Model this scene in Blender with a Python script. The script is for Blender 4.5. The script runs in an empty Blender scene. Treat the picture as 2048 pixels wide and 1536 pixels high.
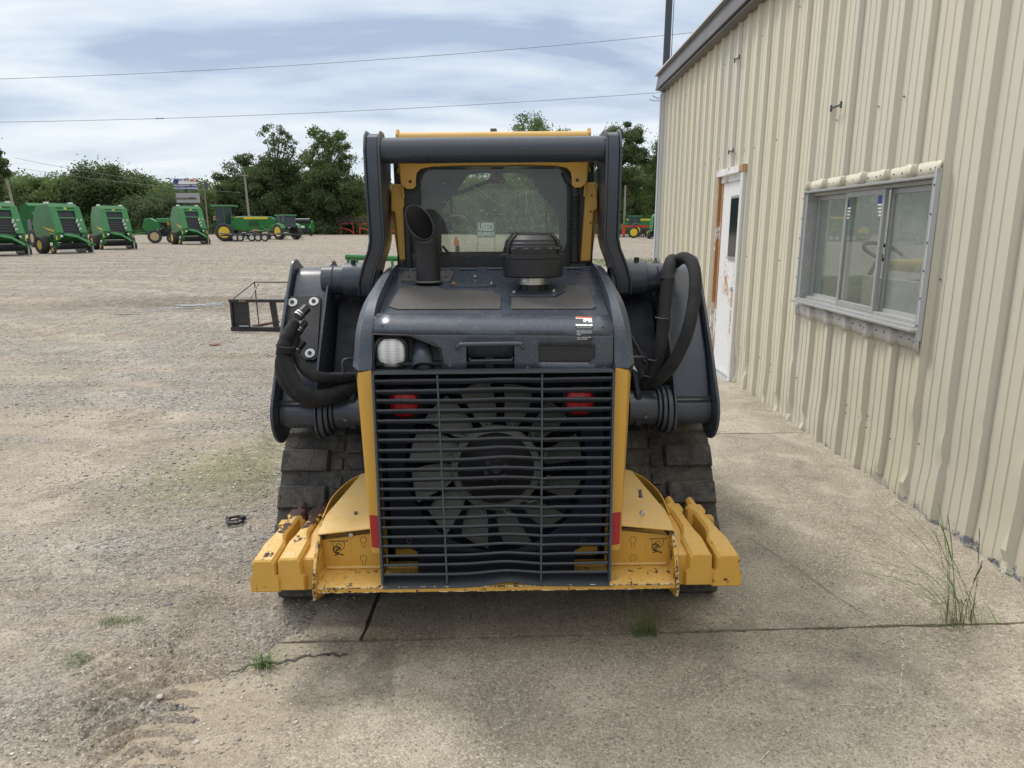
import bpy, bmesh, math, random
import numpy as np
from mathutils import Vector, Matrix, Quaternion
R = math.radians
S = bpy.context.scene
COL = S.collection
rnd = random.Random(7)
# ---------------------------------------------------------------- camera, world, sun
H = 1.65; F = 1400.0; PIT = R(12.5)
cd = bpy.data.cameras.new('camera'); cam = bpy.data.objects.new('camera', cd); COL.objects.link(cam)
cam.location = (0, 0, H); cam.rotation_euler = (R(90) - PIT, 0, R(0.40))
cd.sensor_width = 36; cd.lens = 36 * F / 2048; cd.clip_start = 0.05; cd.clip_end = 3000
S.camera = cam
S.view_settings.view_transform = 'Standard'; S.view_settings.look = 'None'
S.view_settings.exposure = 0.40; S.view_settings.gamma = 1
S.view_settings.use_curve_mapping = False
S.render.resolution_x = 1024; S.render.resolution_y = 768

SUN_DIR = Vector((-0.55, 0.62, 1.05)).normalized()       # towards the sun
W = bpy.data.worlds.new('World'); S.world = W; W.use_nodes = True
def world():
    nt = W.node_tree; N = nt.nodes; L = nt.links; N.clear()
    out = N.new('ShaderNodeOutputWorld'); bg = N.new('ShaderNodeBackground'); L.new(bg.outputs[0], out.inputs[0])
    bg.inputs[1].default_value = 0.10
    sky = N.new('ShaderNodeTexSky'); sky.sky_type = 'NISHITA'; sky.sun_disc = False
    sky.sun_elevation = math.asin(SUN_DIR.z); sky.sun_rotation = math.atan2(SUN_DIR.x, SUN_DIR.y)
    tc = N.new('ShaderNodeTexCoord'); sx = N.new('ShaderNodeSeparateXYZ'); L.new(tc.outputs['Generated'], sx.inputs[0])
    def m(op, a, b=None, c=None):
        n = N.new('ShaderNodeMath'); n.operation = op
        for i, v in enumerate((a, b, c)):
            if v is None: continue
            if isinstance(v, (int, float)): n.inputs[i].default_value = v
            else: L.new(v, n.inputs[i])
        return n.outputs[0]
    zz = m('MAXIMUM', sx.outputs[2], 0.0)
    den = m('ADD', zz, 0.16)
    cx = m('DIVIDE', sx.outputs[0], den); cy = m('DIVIDE', sx.outputs[1], den)
    cb = N.new('ShaderNodeCombineXYZ'); L.new(cx, cb.inputs[0]); L.new(cy, cb.inputs[1])
    mp = N.new('ShaderNodeMapping'); L.new(cb.outputs[0], mp.inputs[0]); mp.inputs['Rotation'].default_value = (0, 0, R(-24)); mp.inputs['Scale'].default_value = (0.75, 1.35, 1); mp.inputs['Location'].default_value = (1.3, 0.35, 0)
    n1 = N.new('ShaderNodeTexNoise'); L.new(mp.outputs[0], n1.inputs[0]); n1.inputs['Scale'].default_value = 1.0; n1.inputs['Detail'].default_value = 6; n1.inputs['Roughness'].default_value = 0.52; n1.inputs['Distortion'].default_value = 0.9
    n2 = N.new('ShaderNodeTexNoise'); L.new(mp.outputs[0], n2.inputs[0]); n2.inputs['Scale'].default_value = 2.6; n2.inputs['Detail'].default_value = 5
    mix = m('ADD', m('MULTIPLY', n1.outputs[0], 0.72), m('MULTIPLY', n2.outputs[0], 0.28))
    cr = N.new('ShaderNodeValToRGB'); L.new(mix, cr.inputs[0]); e = cr.color_ramp.elements
    e[0].position = 0.38; e[0].color = (3.3, 4.05, 5.3, 1); e[1].position = 0.60; e[1].color = (6.7, 7.1, 7.5, 1)
    k = cr.color_ramp.elements.new(0.47); k.color = (4.8, 5.5, 6.5, 1)
    # brighter towards the horizon
    hz = N.new('ShaderNodeMapRange'); L.new(zz, hz.inputs[0]); hz.inputs[1].default_value = 0.0; hz.inputs[2].default_value = 0.20; hz.inputs[3].default_value = 0.6; hz.inputs[4].default_value = 0.0
    mh = N.new('ShaderNodeMix'); mh.data_type = 'RGBA'; L.new(hz.outputs[0], mh.inputs[0]); L.new(cr.outputs[0], mh.inputs[6]); mh.inputs[7].default_value = (7.0, 7.3, 7.6, 1)
    # overcast zenith glow
    zg = N.new('ShaderNodeMapRange'); L.new(zz, zg.inputs[0]); zg.inputs[1].default_value = 0.42; zg.inputs[2].default_value = 0.9; zg.inputs[3].default_value = 0.0; zg.inputs[4].default_value = 1.0
    zc = N.new('ShaderNodeMix'); zc.data_type = 'RGBA'; L.new(zg.outputs[0], zc.inputs[0]); zc.inputs[6].default_value = (1, 1, 1, 1); zc.inputs[7].default_value = (2.9, 2.6, 2.25, 1)
    ml = N.new('ShaderNodeMix'); ml.data_type = 'RGBA'; ml.blend_type = 'MULTIPLY'; ml.inputs[0].default_value = 1.0; L.new(mh.outputs[2], ml.inputs[6]); L.new(zc.outputs[2], ml.inputs[7])
    ms = N.new('ShaderNodeMix'); ms.data_type = 'RGBA'; ms.inputs[0].default_value = 0.9; L.new(sky.outputs[0], ms.inputs[6]); L.new(ml.outputs[2], ms.inputs[7])
    L.new(ms.outputs[2], bg.inputs[0])
world()
sl = bpy.data.lights.new('sun', 'SUN'); sl.energy = 2.0; sl.angle = R(14); sl.color = (1, 0.95, 0.88)
so = bpy.data.objects.new('sun', sl); COL.objects.link(so); so.rotation_euler = (-SUN_DIR).to_track_quat('-Z', 'Y').to_euler()

# ---------------------------------------------------------------- helpers
def drop(py, d):
    return d * math.tan(math.atan((py - 768) / F) + PIT)
def W3(px, py, d):                       # a point at distance d seen at a pixel, world coordinates
    k = drop(py, d); zc = d * math.cos(PIT) + k * math.sin(PIT)
    return Vector(((px - 1034) * zc / F, d, H - k))
def G(px, py):                           # ground point
    t = math.tan(math.atan((py - 768) / F) + PIT)
    d = H / t
    if d > 12: d = (H + 0.12) / (t + 0.01)
    v = W3(px, py, d)
    return v.x, v.y
def gz(x, y):
    z = 0.0157 * max(-2.5, min(2.5, x)) * max(0, min(1, (16 - y) / 6))
    return z + 0.01 * max(0, y - 12)
D0 = 2.8
def P(px, py, d, mir=False):             # point of the loader, in its own coordinates
    py = py + 0.0157 * (px - 992)
    k = drop(py, d); zc = d * math.cos(PIT) + k * math.sin(PIT)
    x = (px - 992) * zc / F
    return Vector((-x if mir else x, d - D0, H - k))

def tag(o, label=None, cat=None, group=None, kind=None):
    if label: o['label'] = label
    if cat: o['category'] = cat
    if group: o['group'] = group
    if kind: o['kind'] = kind
    return o
def empty(name, loc, rz=0, label=None, cat=None, group=None):
    o = bpy.data.objects.new(name, None); COL.objects.link(o); o.location = loc; o.rotation_euler = (0, 0, rz); o.empty_display_size = 0.2
    return tag(o, label, cat, group)
def kids(o): return [c for c in bpy.data.objects if c.parent == o]
def copy_tree(o, parent=None):
    c = o.copy(); COL.objects.link(c)
    if parent: c.parent = parent
    for ch in kids(o): copy_tree(ch, c)
    return c

def catmull(pts, n=6):
    pts = [Vector(p) for p in pts]; out = []
    q = [pts[0] * 2 - pts[1]] + pts + [pts[-1] * 2 - pts[-2]]
    for i in range(1, len(q) - 2):
        a, b, c, d = q[i-1], q[i], q[i+1], q[i+2]
        for j in range(n):
            t = j / n
            out.append(0.5 * ((2*b) + (c-a)*t + (2*a-5*b+4*c-d)*t*t + (3*b-a-3*c+d)*t*t*t))
    out.append(pts[-1]); return out

class MB:
    def __init__(s): s.v = []; s.f = []; s.m = []; s.mi = 0
    def add(s, vs, fs):
        b = len(s.v); s.v += [tuple(v) for v in vs]; s.f += [tuple(i + b for i in f) for f in fs]; s.m += [s.mi] * len(fs); return s
    def box(s, c, d, rot=None):
        c = Vector(c); hx, hy, hz = d[0]/2, d[1]/2, d[2]/2
        vs = [Vector((x*hx, y*hy, z*hz)) for x in (-1, 1) for y in (-1, 1) for z in (-1, 1)]
        if rot is not None:
            M = rot if isinstance(rot, Matrix) else __import__('mathutils').Euler(rot).to_matrix()
            vs = [M @ v for v in vs]
        return s.add([v + c for v in vs], [(0,1,3,2),(4,6,7,5),(0,4,5,1),(2,3,7,6),(0,2,6,4),(1,5,7,3)])
    def ext(s, pts, off):                # extrude a 3D polygon by a vector
        off = Vector(off); n = len(pts); pts = [Vector(p) for p in pts]
        return s.add(pts + [p + off for p in pts], [tuple(range(n))[::-1], tuple(range(n, 2*n))] + [(i, (i+1) % n, (i+1) % n + n, i + n) for i in range(n)])
    def yz(s, prof, x0, x1): return s.ext([(x0, y, z) for y, z in prof], (x1 - x0, 0, 0))
    def xz(s, prof, y0, y1): return s.ext([(x, y0, z) for x, z in prof], (0, y1 - y0, 0))
    def loft(s, rings, cap=True, close=False):
        n = len(rings[0]); vs = [p for r in rings for p in r]; fs = []
        K = len(rings)
        for i in range(K if close else K - 1):
            a = i * n; b = ((i + 1) % K) * n
            for j in range(n): fs.append((a + j, a + (j+1) % n, b + (j+1) % n, b + j))
        if cap and not close: fs += [tuple(range(n))[::-1], tuple(range((K-1)*n, K*n))]
        return s.add(vs, fs)
    def tube(s, path, r, n=10, sm=0, cap=True, flat=1.0):
        path = [Vector(p) for p in path]
        if sm: 
            m0 = len(path); path = catmull(path, sm)
            if isinstance(r, (list, tuple)): r = [r[min(m0-1, i // sm)] + (r[min(m0-1, i // sm + 1)] - r[min(m0-1, i // sm)]) * (i % sm) / sm for i in range(len(path))]
        K = len(path); rr = r if isinstance(r, (list, tuple)) else [r] * K
        t = (path[1] - path[0]).normalized(); u = t.orthogonal().normalized()
        if abs(t.z) < 0.9: u = t.cross(Vector((0, 0, 1))).normalized()
        rings = []
        for i in range(K):
            tn = (path[min(i+1, K-1)] - path[max(i-1, 0)]).normalized()
            u = (u - tn * u.dot(tn)).normalized(); w = tn.cross(u)
            rings.append([path[i] + (u * math.cos(2*math.pi*j/n) + w * math.sin(2*math.pi*j/n) * flat) * rr[i] for j in range(n)])
        return s.loft(rings, cap)
    def cyl(s, a, b, r, r2=None, n=20): return s.tube([a, b], [r, r if r2 is None else r2], n)
    def lathe(s, prof, c, ax=(0, 0, 1), n=28, cap=True):
        ax = Vector(ax).normalized(); u = ax.orthogonal().normalized(); w = ax.cross(u); c = Vector(c)
        return s.loft([[c + ax * h + (u * math.cos(2*math.pi*j/n) + w * math.sin(2*math.pi*j/n)) * r for j in range(n)] for r, h in prof], cap)
    def ring(s, c, ax, r, t, n=24, k=8):
        ax = Vector(ax).normalized(); u = ax.orthogonal().normalized(); w = ax.cross(u); c = Vector(c); rs = []
        for i in range(n):
            a = 2*math.pi*i/n; e = u*math.cos(a) + w*math.sin(a)
            rs.append([c + e*(r + t*math.cos(2*math.pi*j/k)) + ax*t*math.sin(2*math.pi*j/k) for j in range(k)])
        return s.loft(rs, False, True)
    def mirror(s):
        o = MB(); o.v = [(-x, y, z) for x, y, z in s.v]; o.f = [f[::-1] for f in s.f]; o.m = list(s.m); return o
    def build(s, name, mat, parent=None, bev=0, ang=35, seg=2, loc=None, recalc=True, flat=False):
        me = bpy.data.meshes.new(name); me.from_pydata(s.v, [], s.f)
        for mm in (mat if isinstance(mat, (list, tuple)) else [mat]): me.materials.append(mm)
        if max(s.m, default=0) > 0: me.polygons.foreach_set('material_index', s.m)
        if recalc:
            bm = bmesh.new(); bm.from_mesh(me); bmesh.ops.recalc_face_normals(bm, faces=bm.faces); bm.to_mesh(me); bm.free()
        if not flat:
            me.polygons.foreach_set('use_smooth', [True] * len(me.polygons)); me.set_sharp_from_angle(angle=R(ang))
        me.update()
        o = bpy.data.objects.new(name, me); COL.objects.link(o)
        if parent: o.parent = parent
        if loc: o.location = loc
        if bev:
            b = o.modifiers.new('bevel', 'BEVEL'); b.width = bev; b.segments = seg; b.limit_method = 'ANGLE'; b.angle_limit = R(30); b.harden_normals = True
        return o
def quads_obj(name, V, mat, parent=None):      # numpy (n,4,3) quads
    n = len(V); me = bpy.data.meshes.new(name)
    me.vertices.add(4*n); me.vertices.foreach_set('co', V.reshape(-1).astype(np.float32))
    me.loops.add(4*n); me.loops.foreach_set('vertex_index', np.arange(4*n, dtype=np.int32))
    me.polygons.add(n); me.polygons.foreach_set('loop_start', np.arange(0, 4*n, 4, dtype=np.int32))
    me.update(calc_edges=True); me.materials.append(mat)
    o = bpy.data.objects.new(name, me); COL.objects.link(o)
    if parent: o.parent = parent
    return o
def text(s, mat, name, parent, loc, rot, size, ext=0.0008, align='CENTER', bold=0.0):
    c = bpy.data.curves.new('t', 'FONT'); c.body = s; c.size = size; c.align_x = align; c.align_y = 'CENTER'; c.extrude = ext; c.offset = bold; c.resolution_u = 3
    o = bpy.data.objects.new('t', c); COL.objects.link(o)
    dg = bpy.context.evaluated_depsgraph_get(); me = bpy.data.meshes.new_from_object(o.evaluated_get(dg)); bpy.data.objects.remove(o)
    me.materials.clear(); me.materials.append(mat); me.name = name
    q = bpy.data.objects.new(name, me); COL.objects.link(q); q.parent = parent; q.location = loc; q.rotation_euler = rot
    return q

# ---------------------------------------------------------------- materials
class NT:
    def __init__(s, name):
        s.mat = bpy.data.materials.new(name); s.mat.use_nodes = True; s.t = s.mat.node_tree; s.N = s.t.nodes; s.L = s.t.links
        s.b = s.N['Principled BSDF']; s.out = s.N['Material Output']
        s.tc = s.N.new('ShaderNodeTexCoord'); s.geo = None
    def set(s, k, v):
        i = s.b.inputs[k]
        if hasattr(v, 'links') or hasattr(v, 'is_linked'): s.L.new(v, i)
        elif isinstance(v, (tuple, list)): i.default_value = (*v, 1) if len(v) == 3 else v
        else: i.default_value = v
        return s
    def g(s, o):
        if s.geo is None: s.geo = s.N.new('ShaderNodeNewGeometry')
        return s.geo.outputs[o]
    def pos(s, kind='Object'): return s.tc.outputs[kind] if kind != 'World' else s.g('Position')
    def map(s, src, scale=(1, 1, 1), loc=(0, 0, 0), rot=(0, 0, 0)):
        n = s.N.new('ShaderNodeMapping'); s.L.new(src, n.inputs[0]); n.inputs['Scale'].default_value = scale; n.inputs['Location'].default_value = loc; n.inputs['Rotation'].default_value = rot; return n.outputs[0]
    def noise(s, src, scale, det=4, rough=0.55, dist=0, col=False):
        n = s.N.new('ShaderNodeTexNoise'); s.L.new(src, n.inputs[0]); n.inputs['Scale'].default_value = scale; n.inputs['Detail'].default_value = det; n.inputs['Roughness'].default_value = rough; n.inputs['Distortion'].default_value = dist; return n.outputs[1 if col else 0]
    def vor(s, src, scale, out='Distance', feat='F1'):
        n = s.N.new('ShaderNodeTexVoronoi'); s.L.new(src, n.inputs[0]); n.inputs['Scale'].default_value = scale; n.feature = feat; return n.outputs[out]
    def ramp(s, v, stops):
        n = s.N.new('ShaderNodeValToRGB'); s.L.new(v, n.inputs[0]); e = n.color_ramp.elements
        for i, (p, c) in enumerate(stops):
            k = e[i] if i < 2 else e.new(p)
            k.position = p; k.color = (*c, 1) if isinstance(c, tuple) else (c, c, c, 1)
        return n.outputs[0]
    def rng(s, v, a, b, c=0, d=1):
        n = s.N.new('ShaderNodeMapRange'); s.L.new(v, n.inputs[0])
        for i, x in enumerate((a, b, c, d)): n.inputs[i+1].default_value = x
        return n.outputs[0]
    def mix(s, f, a, b, mode='MIX'):
        n = s.N.new('ShaderNodeMix'); n.data_type = 'RGBA'; n.blend_type = mode
        for i, v in ((0, f), (6, a), (7, b)):
            if hasattr(v, 'is_linked'): s.L.new(v, n.inputs[i])
            elif isinstance(v, (tuple, list)): n.inputs[i].default_value = (*v, 1)
            else: n.inputs[i].default_value = v if i == 0 else (v, v, v, 1)
        return n.outputs[2]
    def m(s, op, a, b=0.0, clamp=False):
        n = s.N.new('ShaderNodeMath'); n.operation = op; n.use_clamp = clamp
        for i, v in enumerate((a, b)):
            if hasattr(v, 'is_linked'): s.L.new(v, n.inputs[i])
            else: n.inputs[i].default_value = v
        return n.outputs[0]
    def bump(s, h, st=0.3, dist=0.01):
        n = s.N.new('ShaderNodeBump'); n.inputs['Strength'].default_value = st; n.inputs['Distance'].default_value = dist; s.L.new(h, n.inputs['Height'])
        s.L.new(n.outputs[0], s.b.inputs['Normal']); return s
    def sep(s, v):
        n = s.N.new('ShaderNodeSeparateXYZ'); s.L.new(v, n.inputs[0]); return n.outputs
def paint(name, col, rough=0.4, var=0.25, dust_sky=0.15, dcol=(0.30, 0.25, 0.18), sc=9, spec=0.5, bump=0.06, metal=0.0, chips=0, chipcol=(0.035, 0.018, 0.012), wob=0.0, top=0.0, ygrad=0.0):
    t = NT(name); p = t.pos()
    n1 = t.noise(p, sc, 5, 0.6); n2 = t.noise(p, sc * 7, 4, 0.6)
    c = t.mix(t.rng(n1, 0.3, 0.7, 0, var), col, tuple(x * 0.6 for x in col))
    up = t.rng(t.sep(t.g('Normal'))[2], 0.2, 1.0, 0.15, 1.0)
    dm = t.m('MULTIPLY', t.m('MULTIPLY', t.rng(n2, 0.35, 0.75), up), dust_sky)  # upward faces paler: dust and skylight painted in together
    c = t.mix(dm, c, dcol)
    rr = t.rng(n1, 0.3, 0.7, rough * 0.85, rough * 1.2)
    if chips:
        n3 = t.noise(p, sc * (1.3 if ygrad else 3.2), 8, 0.74)
        if ygrad: n3 = t.m('ADD', n3, t.rng(t.m('ADD', t.sep(p)[1], t.m('MULTIPLY', t.sep(p)[0], 0.0)), -0.34, -0.04, -0.05, ygrad))
        pt = t.rng(t.g('Pointiness'), 0.515, 0.58, 0, 0.13)
        if top: pt = t.m('ADD', pt, t.rng(t.sep(t.g('Normal'))[2], 0.55, 0.95, 0, top))
        cm = t.rng(t.m('ADD', n3, pt), chips, chips + 0.015)
        c = t.mix(cm, c, chipcol); rr = t.mix(cm, rr, 0.8)
    t.set('Base Color', c).set('Roughness', rr).set('Specular IOR Level', spec).set('Metallic', metal)
    t.bump(t.m('ADD', n2, t.m('MULTIPLY', n1, wob)), bump, 0.004)
    return t.mat
def plain(name, col, rough=0.6, metal=0.0, spec=0.5, emit=None):
    t = NT(name); n = t.noise(t.pos(), 14, 4)
    c = t.mix(t.rng(n, 0.3, 0.7, 0, 0.3), col, tuple(x * 0.65 for x in col))
    t.set('Base Color', c).set('Roughness', t.rng(n, 0.3, 0.7, rough * 0.85, min(1, rough * 1.15))).set('Metallic', metal).set('Specular IOR Level', spec)
    return t.mat
M = {}
M['grey'] = paint('charcoal_paint', (0.044, 0.055, 0.073), 0.34, 0.25, 0.12, sc=7, bump=0.05)
M['hoodpaint'] = paint('hood_paint', (0.055, 0.067, 0.086), 0.24, 0.12, 0.03, (0.22, 0.20, 0.17), sc=6, bump=0.015)
M['tube'] = paint('boom_paint', (0.042, 0.053, 0.070), 0.27, 0.25, 0.12, sc=8, bump=0.05)
M['grille'] = paint('grille_paint', (0.050, 0.060, 0.076), 0.5, 0.3, 0.25, (0.16, 0.13, 0.10), sc=16, chips=0.80, chipcol=(0.12, 0.05, 0.025))
M['black'] = paint('black_plastic', (0.014, 0.015, 0.018), 0.5, 0.3, 0.15, sc=12)
M['void'] = plain('void_shade_black', (0.008, 0.010, 0.016), 0.7)  # near-black, standing in for shade in recesses, gaps and bores
M['shroud'] = plain('fan_shroud', (0.012, 0.018, 0.034), 0.55)
M['fan'] = paint('fan_plastic', (0.23, 0.24, 0.205), 0.5, 0.5, 0.5, sc=14)
M['exh'] = paint('exhaust_black', (0.016, 0.017, 0.020), 0.55, 0.3, 0.2, sc=10)
M['yel'] = paint('yellow_paint', (0.58, 0.32, 0.045), 0.42, 0.10, 0.22, (0.50, 0.38, 0.20), sc=8, chips=0.86)
M['yeldust'] = paint('dusty_yellow_paint', (0.66, 0.40, 0.09), 0.6, 0.15, 0.95, (0.58, 0.45, 0.27), sc=12, chips=0.84)
M['yelw'] = paint('chipped_yellow_paint', (0.60, 0.335, 0.05), 0.5, 0.15, 0.55, (0.62, 0.46, 0.22), sc=10, bump=0.4, chips=0.685, wob=0.5)
M['yelrust'] = paint('rusty_chipped_yellow_paint', (0.60, 0.34, 0.055), 0.55, 0.15, 0.7, (0.62, 0.48, 0.26), sc=10, bump=0.5, chips=0.66, chipcol=(0.045, 0.020, 0.015), wob=0.5, top=0.10, ygrad=0.20)
M['edgewear'] = paint('worn_yellow_edge', (0.70, 0.55, 0.33), 0.7, 0.3, 0.5, sc=14, chips=0.62, chipcol=(0.07, 0.04, 0.025))
M['weldgrey'] = plain('worn_grey', (0.10, 0.10, 0.10), 0.5)
M['steel'] = plain('bare_steel', (0.50, 0.50, 0.48), 0.35, 0.9)
M['white'] = plain('white_paint', (0.75, 0.75, 0.73), 0.5)
M['ink'] = plain('black_ink', (0.012, 0.012, 0.012), 0.6)
M['reflect'] = paint('red_reflector', (0.38, 0.012, 0.014), 0.3, 0.2, 0.15, sc=20)
M['rubber'] = None
def mk_hood():
    t = NT('scuffed_hood_paint'); p = t.pos()
    n1 = t.noise(p, 5, 6, 0.6, 0.8); n2 = t.noise(t.map(p, (1, 1, 1)), 60, 5, 0.7)
    scr = t.noise(t.map(p, (3, 60, 60), rot=(0, 0, 0.5)), 3, 3, 0.6); scr2 = t.noise(t.map(p, (60, 3, 50), rot=(0, 0.6, 0)), 2.4, 3, 0.6)
    c = t.mix(t.rng(n1, 0.45, 0.7, 0, 0.28), (0.044, 0.056, 0.075), (0.090, 0.102, 0.122))
    c = t.mix(t.m('MULTIPLY', t.rng(n2, 0.5, 0.7), 0.22), c, (0.22, 0.20, 0.17))
    sm = t.m('ADD', t.rng(scr, 0.68, 0.72, 0, 0.35), t.rng(scr2, 0.69, 0.73, 0, 0.35), True)
    c = t.mix(sm, c, (0.30, 0.31, 0.32))
    t.set('Base Color', c).set('Roughness', t.rng(n1, 0.3, 0.7, 0.18, 0.42)).bump(t.m('ADD', n1, t.m('MULTIPLY', n2, 0.1)), 0.06, 0.01); return t.mat
M['hoodpaint'] = mk_hood()
def mk_rubber():
    t = NT('track_rubber'); p = t.pos()
    n1 = t.noise(p, 6, 6, 0.65); n2 = t.noise(p, 40, 5, 0.7)
    v = t.vor(t.mix(0.12, p, t.noise(p, 5, 3, 0.5, 0, True)), 9, 'Distance', 'DISTANCE_TO_EDGE')
    crack = t.rng(v, 0.0, 0.012, 1, 0)
    c = t.mix(t.rng(n1, 0.38, 0.66), (0.030, 0.030, 0.031), (0.115, 0.100, 0.082))
    c = t.mix(t.m('MULTIPLY', t.rng(n2, 0.45, 0.7), 0.5), c, (0.15, 0.13, 0.105))
    c = t.mix(t.m('MULTIPLY', crack, t.rng(n1, 0.4, 0.6)), c, (0.008, 0.008, 0.008))
    t.set('Base Color', c).set('Roughness', 0.85).bump(t.m('SUBTRACT', t.m('ADD', n2, n1), t.m('MULTIPLY', crack, 0.8)), 0.6, 0.012)
    return t.mat
M['rubber'] = mk_rubber()
def mk_tyre():
    t = NT('tyre_rubber'); n = t.noise(t.pos(), 8, 4)
    t.set('Base Color', t.mix(n, (0.018, 0.018, 0.019), (0.07, 0.065, 0.058))).set('Roughness', 0.85); return t.mat
M['tyre'] = mk_tyre()
def mk_hose():
    t = NT('hose_sleeve'); p = t.pos(); w = t.noise(p, 260, 2); n = t.noise(p, 12, 4)
    t.set('Base Color', t.mix(t.rng(n, 0.45, 0.7, 0, 0.35), (0.010, 0.010, 0.011), (0.06, 0.055, 0.05))).set('Roughness', 0.9).bump(t.m('ADD', t.m('MULTIPLY', w, 0.4), n), 0.6, 0.006); return t.mat
M['hose'] = mk_hose()
def mk_mesh(name, col, sc):
    t = NT(name); v = t.vor(t.pos(), sc)
    t.set('Base Color', t.mix(t.rng(v, 0.25, 0.5), tuple(x*0.35 for x in col), col)).set('Roughness', 0.75).bump(v, 0.5, 0.003); return t.mat
M['vent'] = mk_mesh('vent_mesh', (0.03, 0.031, 0.034), 260)
M['grip'] = mk_mesh('grip_mat', (0.085, 0.080, 0.075), 420)
def mk_glass(name, tint, rough=0.0, dirt=0.1, refl=0.1, dcol=(0.45, 0.47, 0.43)):
    t = NT(name); N, L = t.N, t.L; N.remove(t.b)
    tr = N.new('ShaderNodeBsdfTransparent'); tr.inputs[0].default_value = (*tint, 1)
    gl = N.new('ShaderNodeBsdfGlossy'); gl.inputs['Roughness'].default_value = rough
    df = N.new('ShaderNodeBsdfDiffuse'); df.inputs[0].default_value = (*dcol, 1)
    fr = N.new('ShaderNodeFresnel'); L.new(t.rng(t.g('Backfacing'), 0, 1, 1.5, 0.66667), fr.inputs[0])
    p = t.pos(); n = t.noise(p, 5, 6, 0.65); n2 = t.noise(p, 60, 4, 0.7)
    dm = t.m('MULTIPLY', t.rng(t.m('ADD', t.m('MULTIPLY', n, 0.6), t.m('MULTIPLY', n2, 0.4)), 0.35, 0.65, 0.3, 1.0), dirt)
    m1 = N.new('ShaderNodeMixShader'); L.new(dm, m1.inputs[0]); L.new(tr.outputs[0], m1.inputs[1]); L.new(df.outputs[0], m1.inputs[2])
    f2 = t.m('ADD', fr.outputs[0], refl, True)
    m2 = N.new('ShaderNodeMixShader'); L.new(f2, m2.inputs[0]); L.new(m1.outputs[0], m2.inputs[1]); L.new(gl.outputs[0], m2.inputs[2])
    L.new(m2.outputs[0], t.out.inputs[0]); return t.mat
M['cabglass'] = mk_glass('scratched_cab_glass', (0.90, 0.93, 0.89), 0.02, 0.11, 0.0)
M['tint'] = mk_glass('tinted_cab_glass', (0.16, 0.17, 0.17), 0.03, 0.10, 0.0, (0.12, 0.12, 0.12))
M['winglass'] = mk_glass('dusty_window_glass', (0.82, 0.86, 0.84), 0.0, 0.16, 0.05)
M['dustyglass'] = mk_glass('very_dusty_window_glass', (0.8, 0.84, 0.82), 0.02, 0.34, 0.02, (0.5, 0.52, 0.5))
def mk_lens(name, col, rough=0.2, sc=(90, 90, 90)):
    t = NT(name); p = t.map(t.pos(), sc); 
    n = t.N.new('ShaderNodeTexWave'); t.L.new(t.pos(), n.inputs[0]); n.inputs['Scale'].default_value = 55; n.bands_direction = 'Z'
    m_ = t.N.new('ShaderNodeTexWave'); t.L.new(t.pos(), m_.inputs[0]); m_.inputs['Scale'].default_value = 9; m_.bands_direction = 'X'
    h = t.m('ADD', n.outputs[1], m_.outputs[1])
    t.set('Base Color', t.mix(t.rng(h, 0.3, 1.6), tuple(x * 0.6 for x in col), col)).set('Roughness', rough).set('Coat Weight', 0.6).bump(h, 0.35, 0.004); return t.mat
M['lensw'] = mk_lens('headlight_lens', (0.72, 0.73, 0.74))
M['lensr'] = mk_lens('tail_light_lens', (0.75, 0.012, 0.012))
# farm machinery far away
M['green'] = paint('green_paint', (0.022, 0.165, 0.035), 0.3, 0.25, 0.05, sc=2)
M['greendk'] = plain('dark_green_paint', (0.012, 0.10, 0.024), 0.75, 0.0, 0.15)
M['greenlt'] = paint('green_panel_paint', (0.035, 0.200, 0.055), 0.35, 0.2, 0.2, sc=2)
M['yrim'] = plain('yellow_rim', (0.75, 0.52, 0.03), 0.45)
M['tanrim'] = plain('tan_rim', (0.50, 0.38, 0.20), 0.5)
M['wrim'] = plain('pale_rim', (0.62, 0.60, 0.52), 0.5)
M['dark'] = plain('dark_rollers', (0.010, 0.011, 0.016), 0.5)
M['red'] = plain('red_paint', (0.55, 0.035, 0.02), 0.45)
M['orange'] = plain('orange_paint', (0.75, 0.13, 0.03), 0.5)
M['blue'] = plain('sign_blue', (0.02, 0.04, 0.16), 0.5)
M['decal'] = plain('yellow_decal', (0.75, 0.55, 0.04), 0.4)
M['cabdark'] = plain('dark_cab_glass', (0.02, 0.03, 0.035), 0.1)
M['wood'] = plain('weathered_pole_wood', (0.26, 0.23, 0.20), 0.85)
M['polemetal'] = plain('dark_pole_metal', (0.045, 0.055, 0.065), 0.5)
M['wire'] = plain('cable_black', (0.06, 0.065, 0.07), 0.6)
M['wirefar'] = plain('weathered_cable', (0.20, 0.22, 0.25), 0.6)
M['tanblade'] = plain('tan', (0.45, 0.4, 0.3), 0.6)
def mk_wave(): pass
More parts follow.
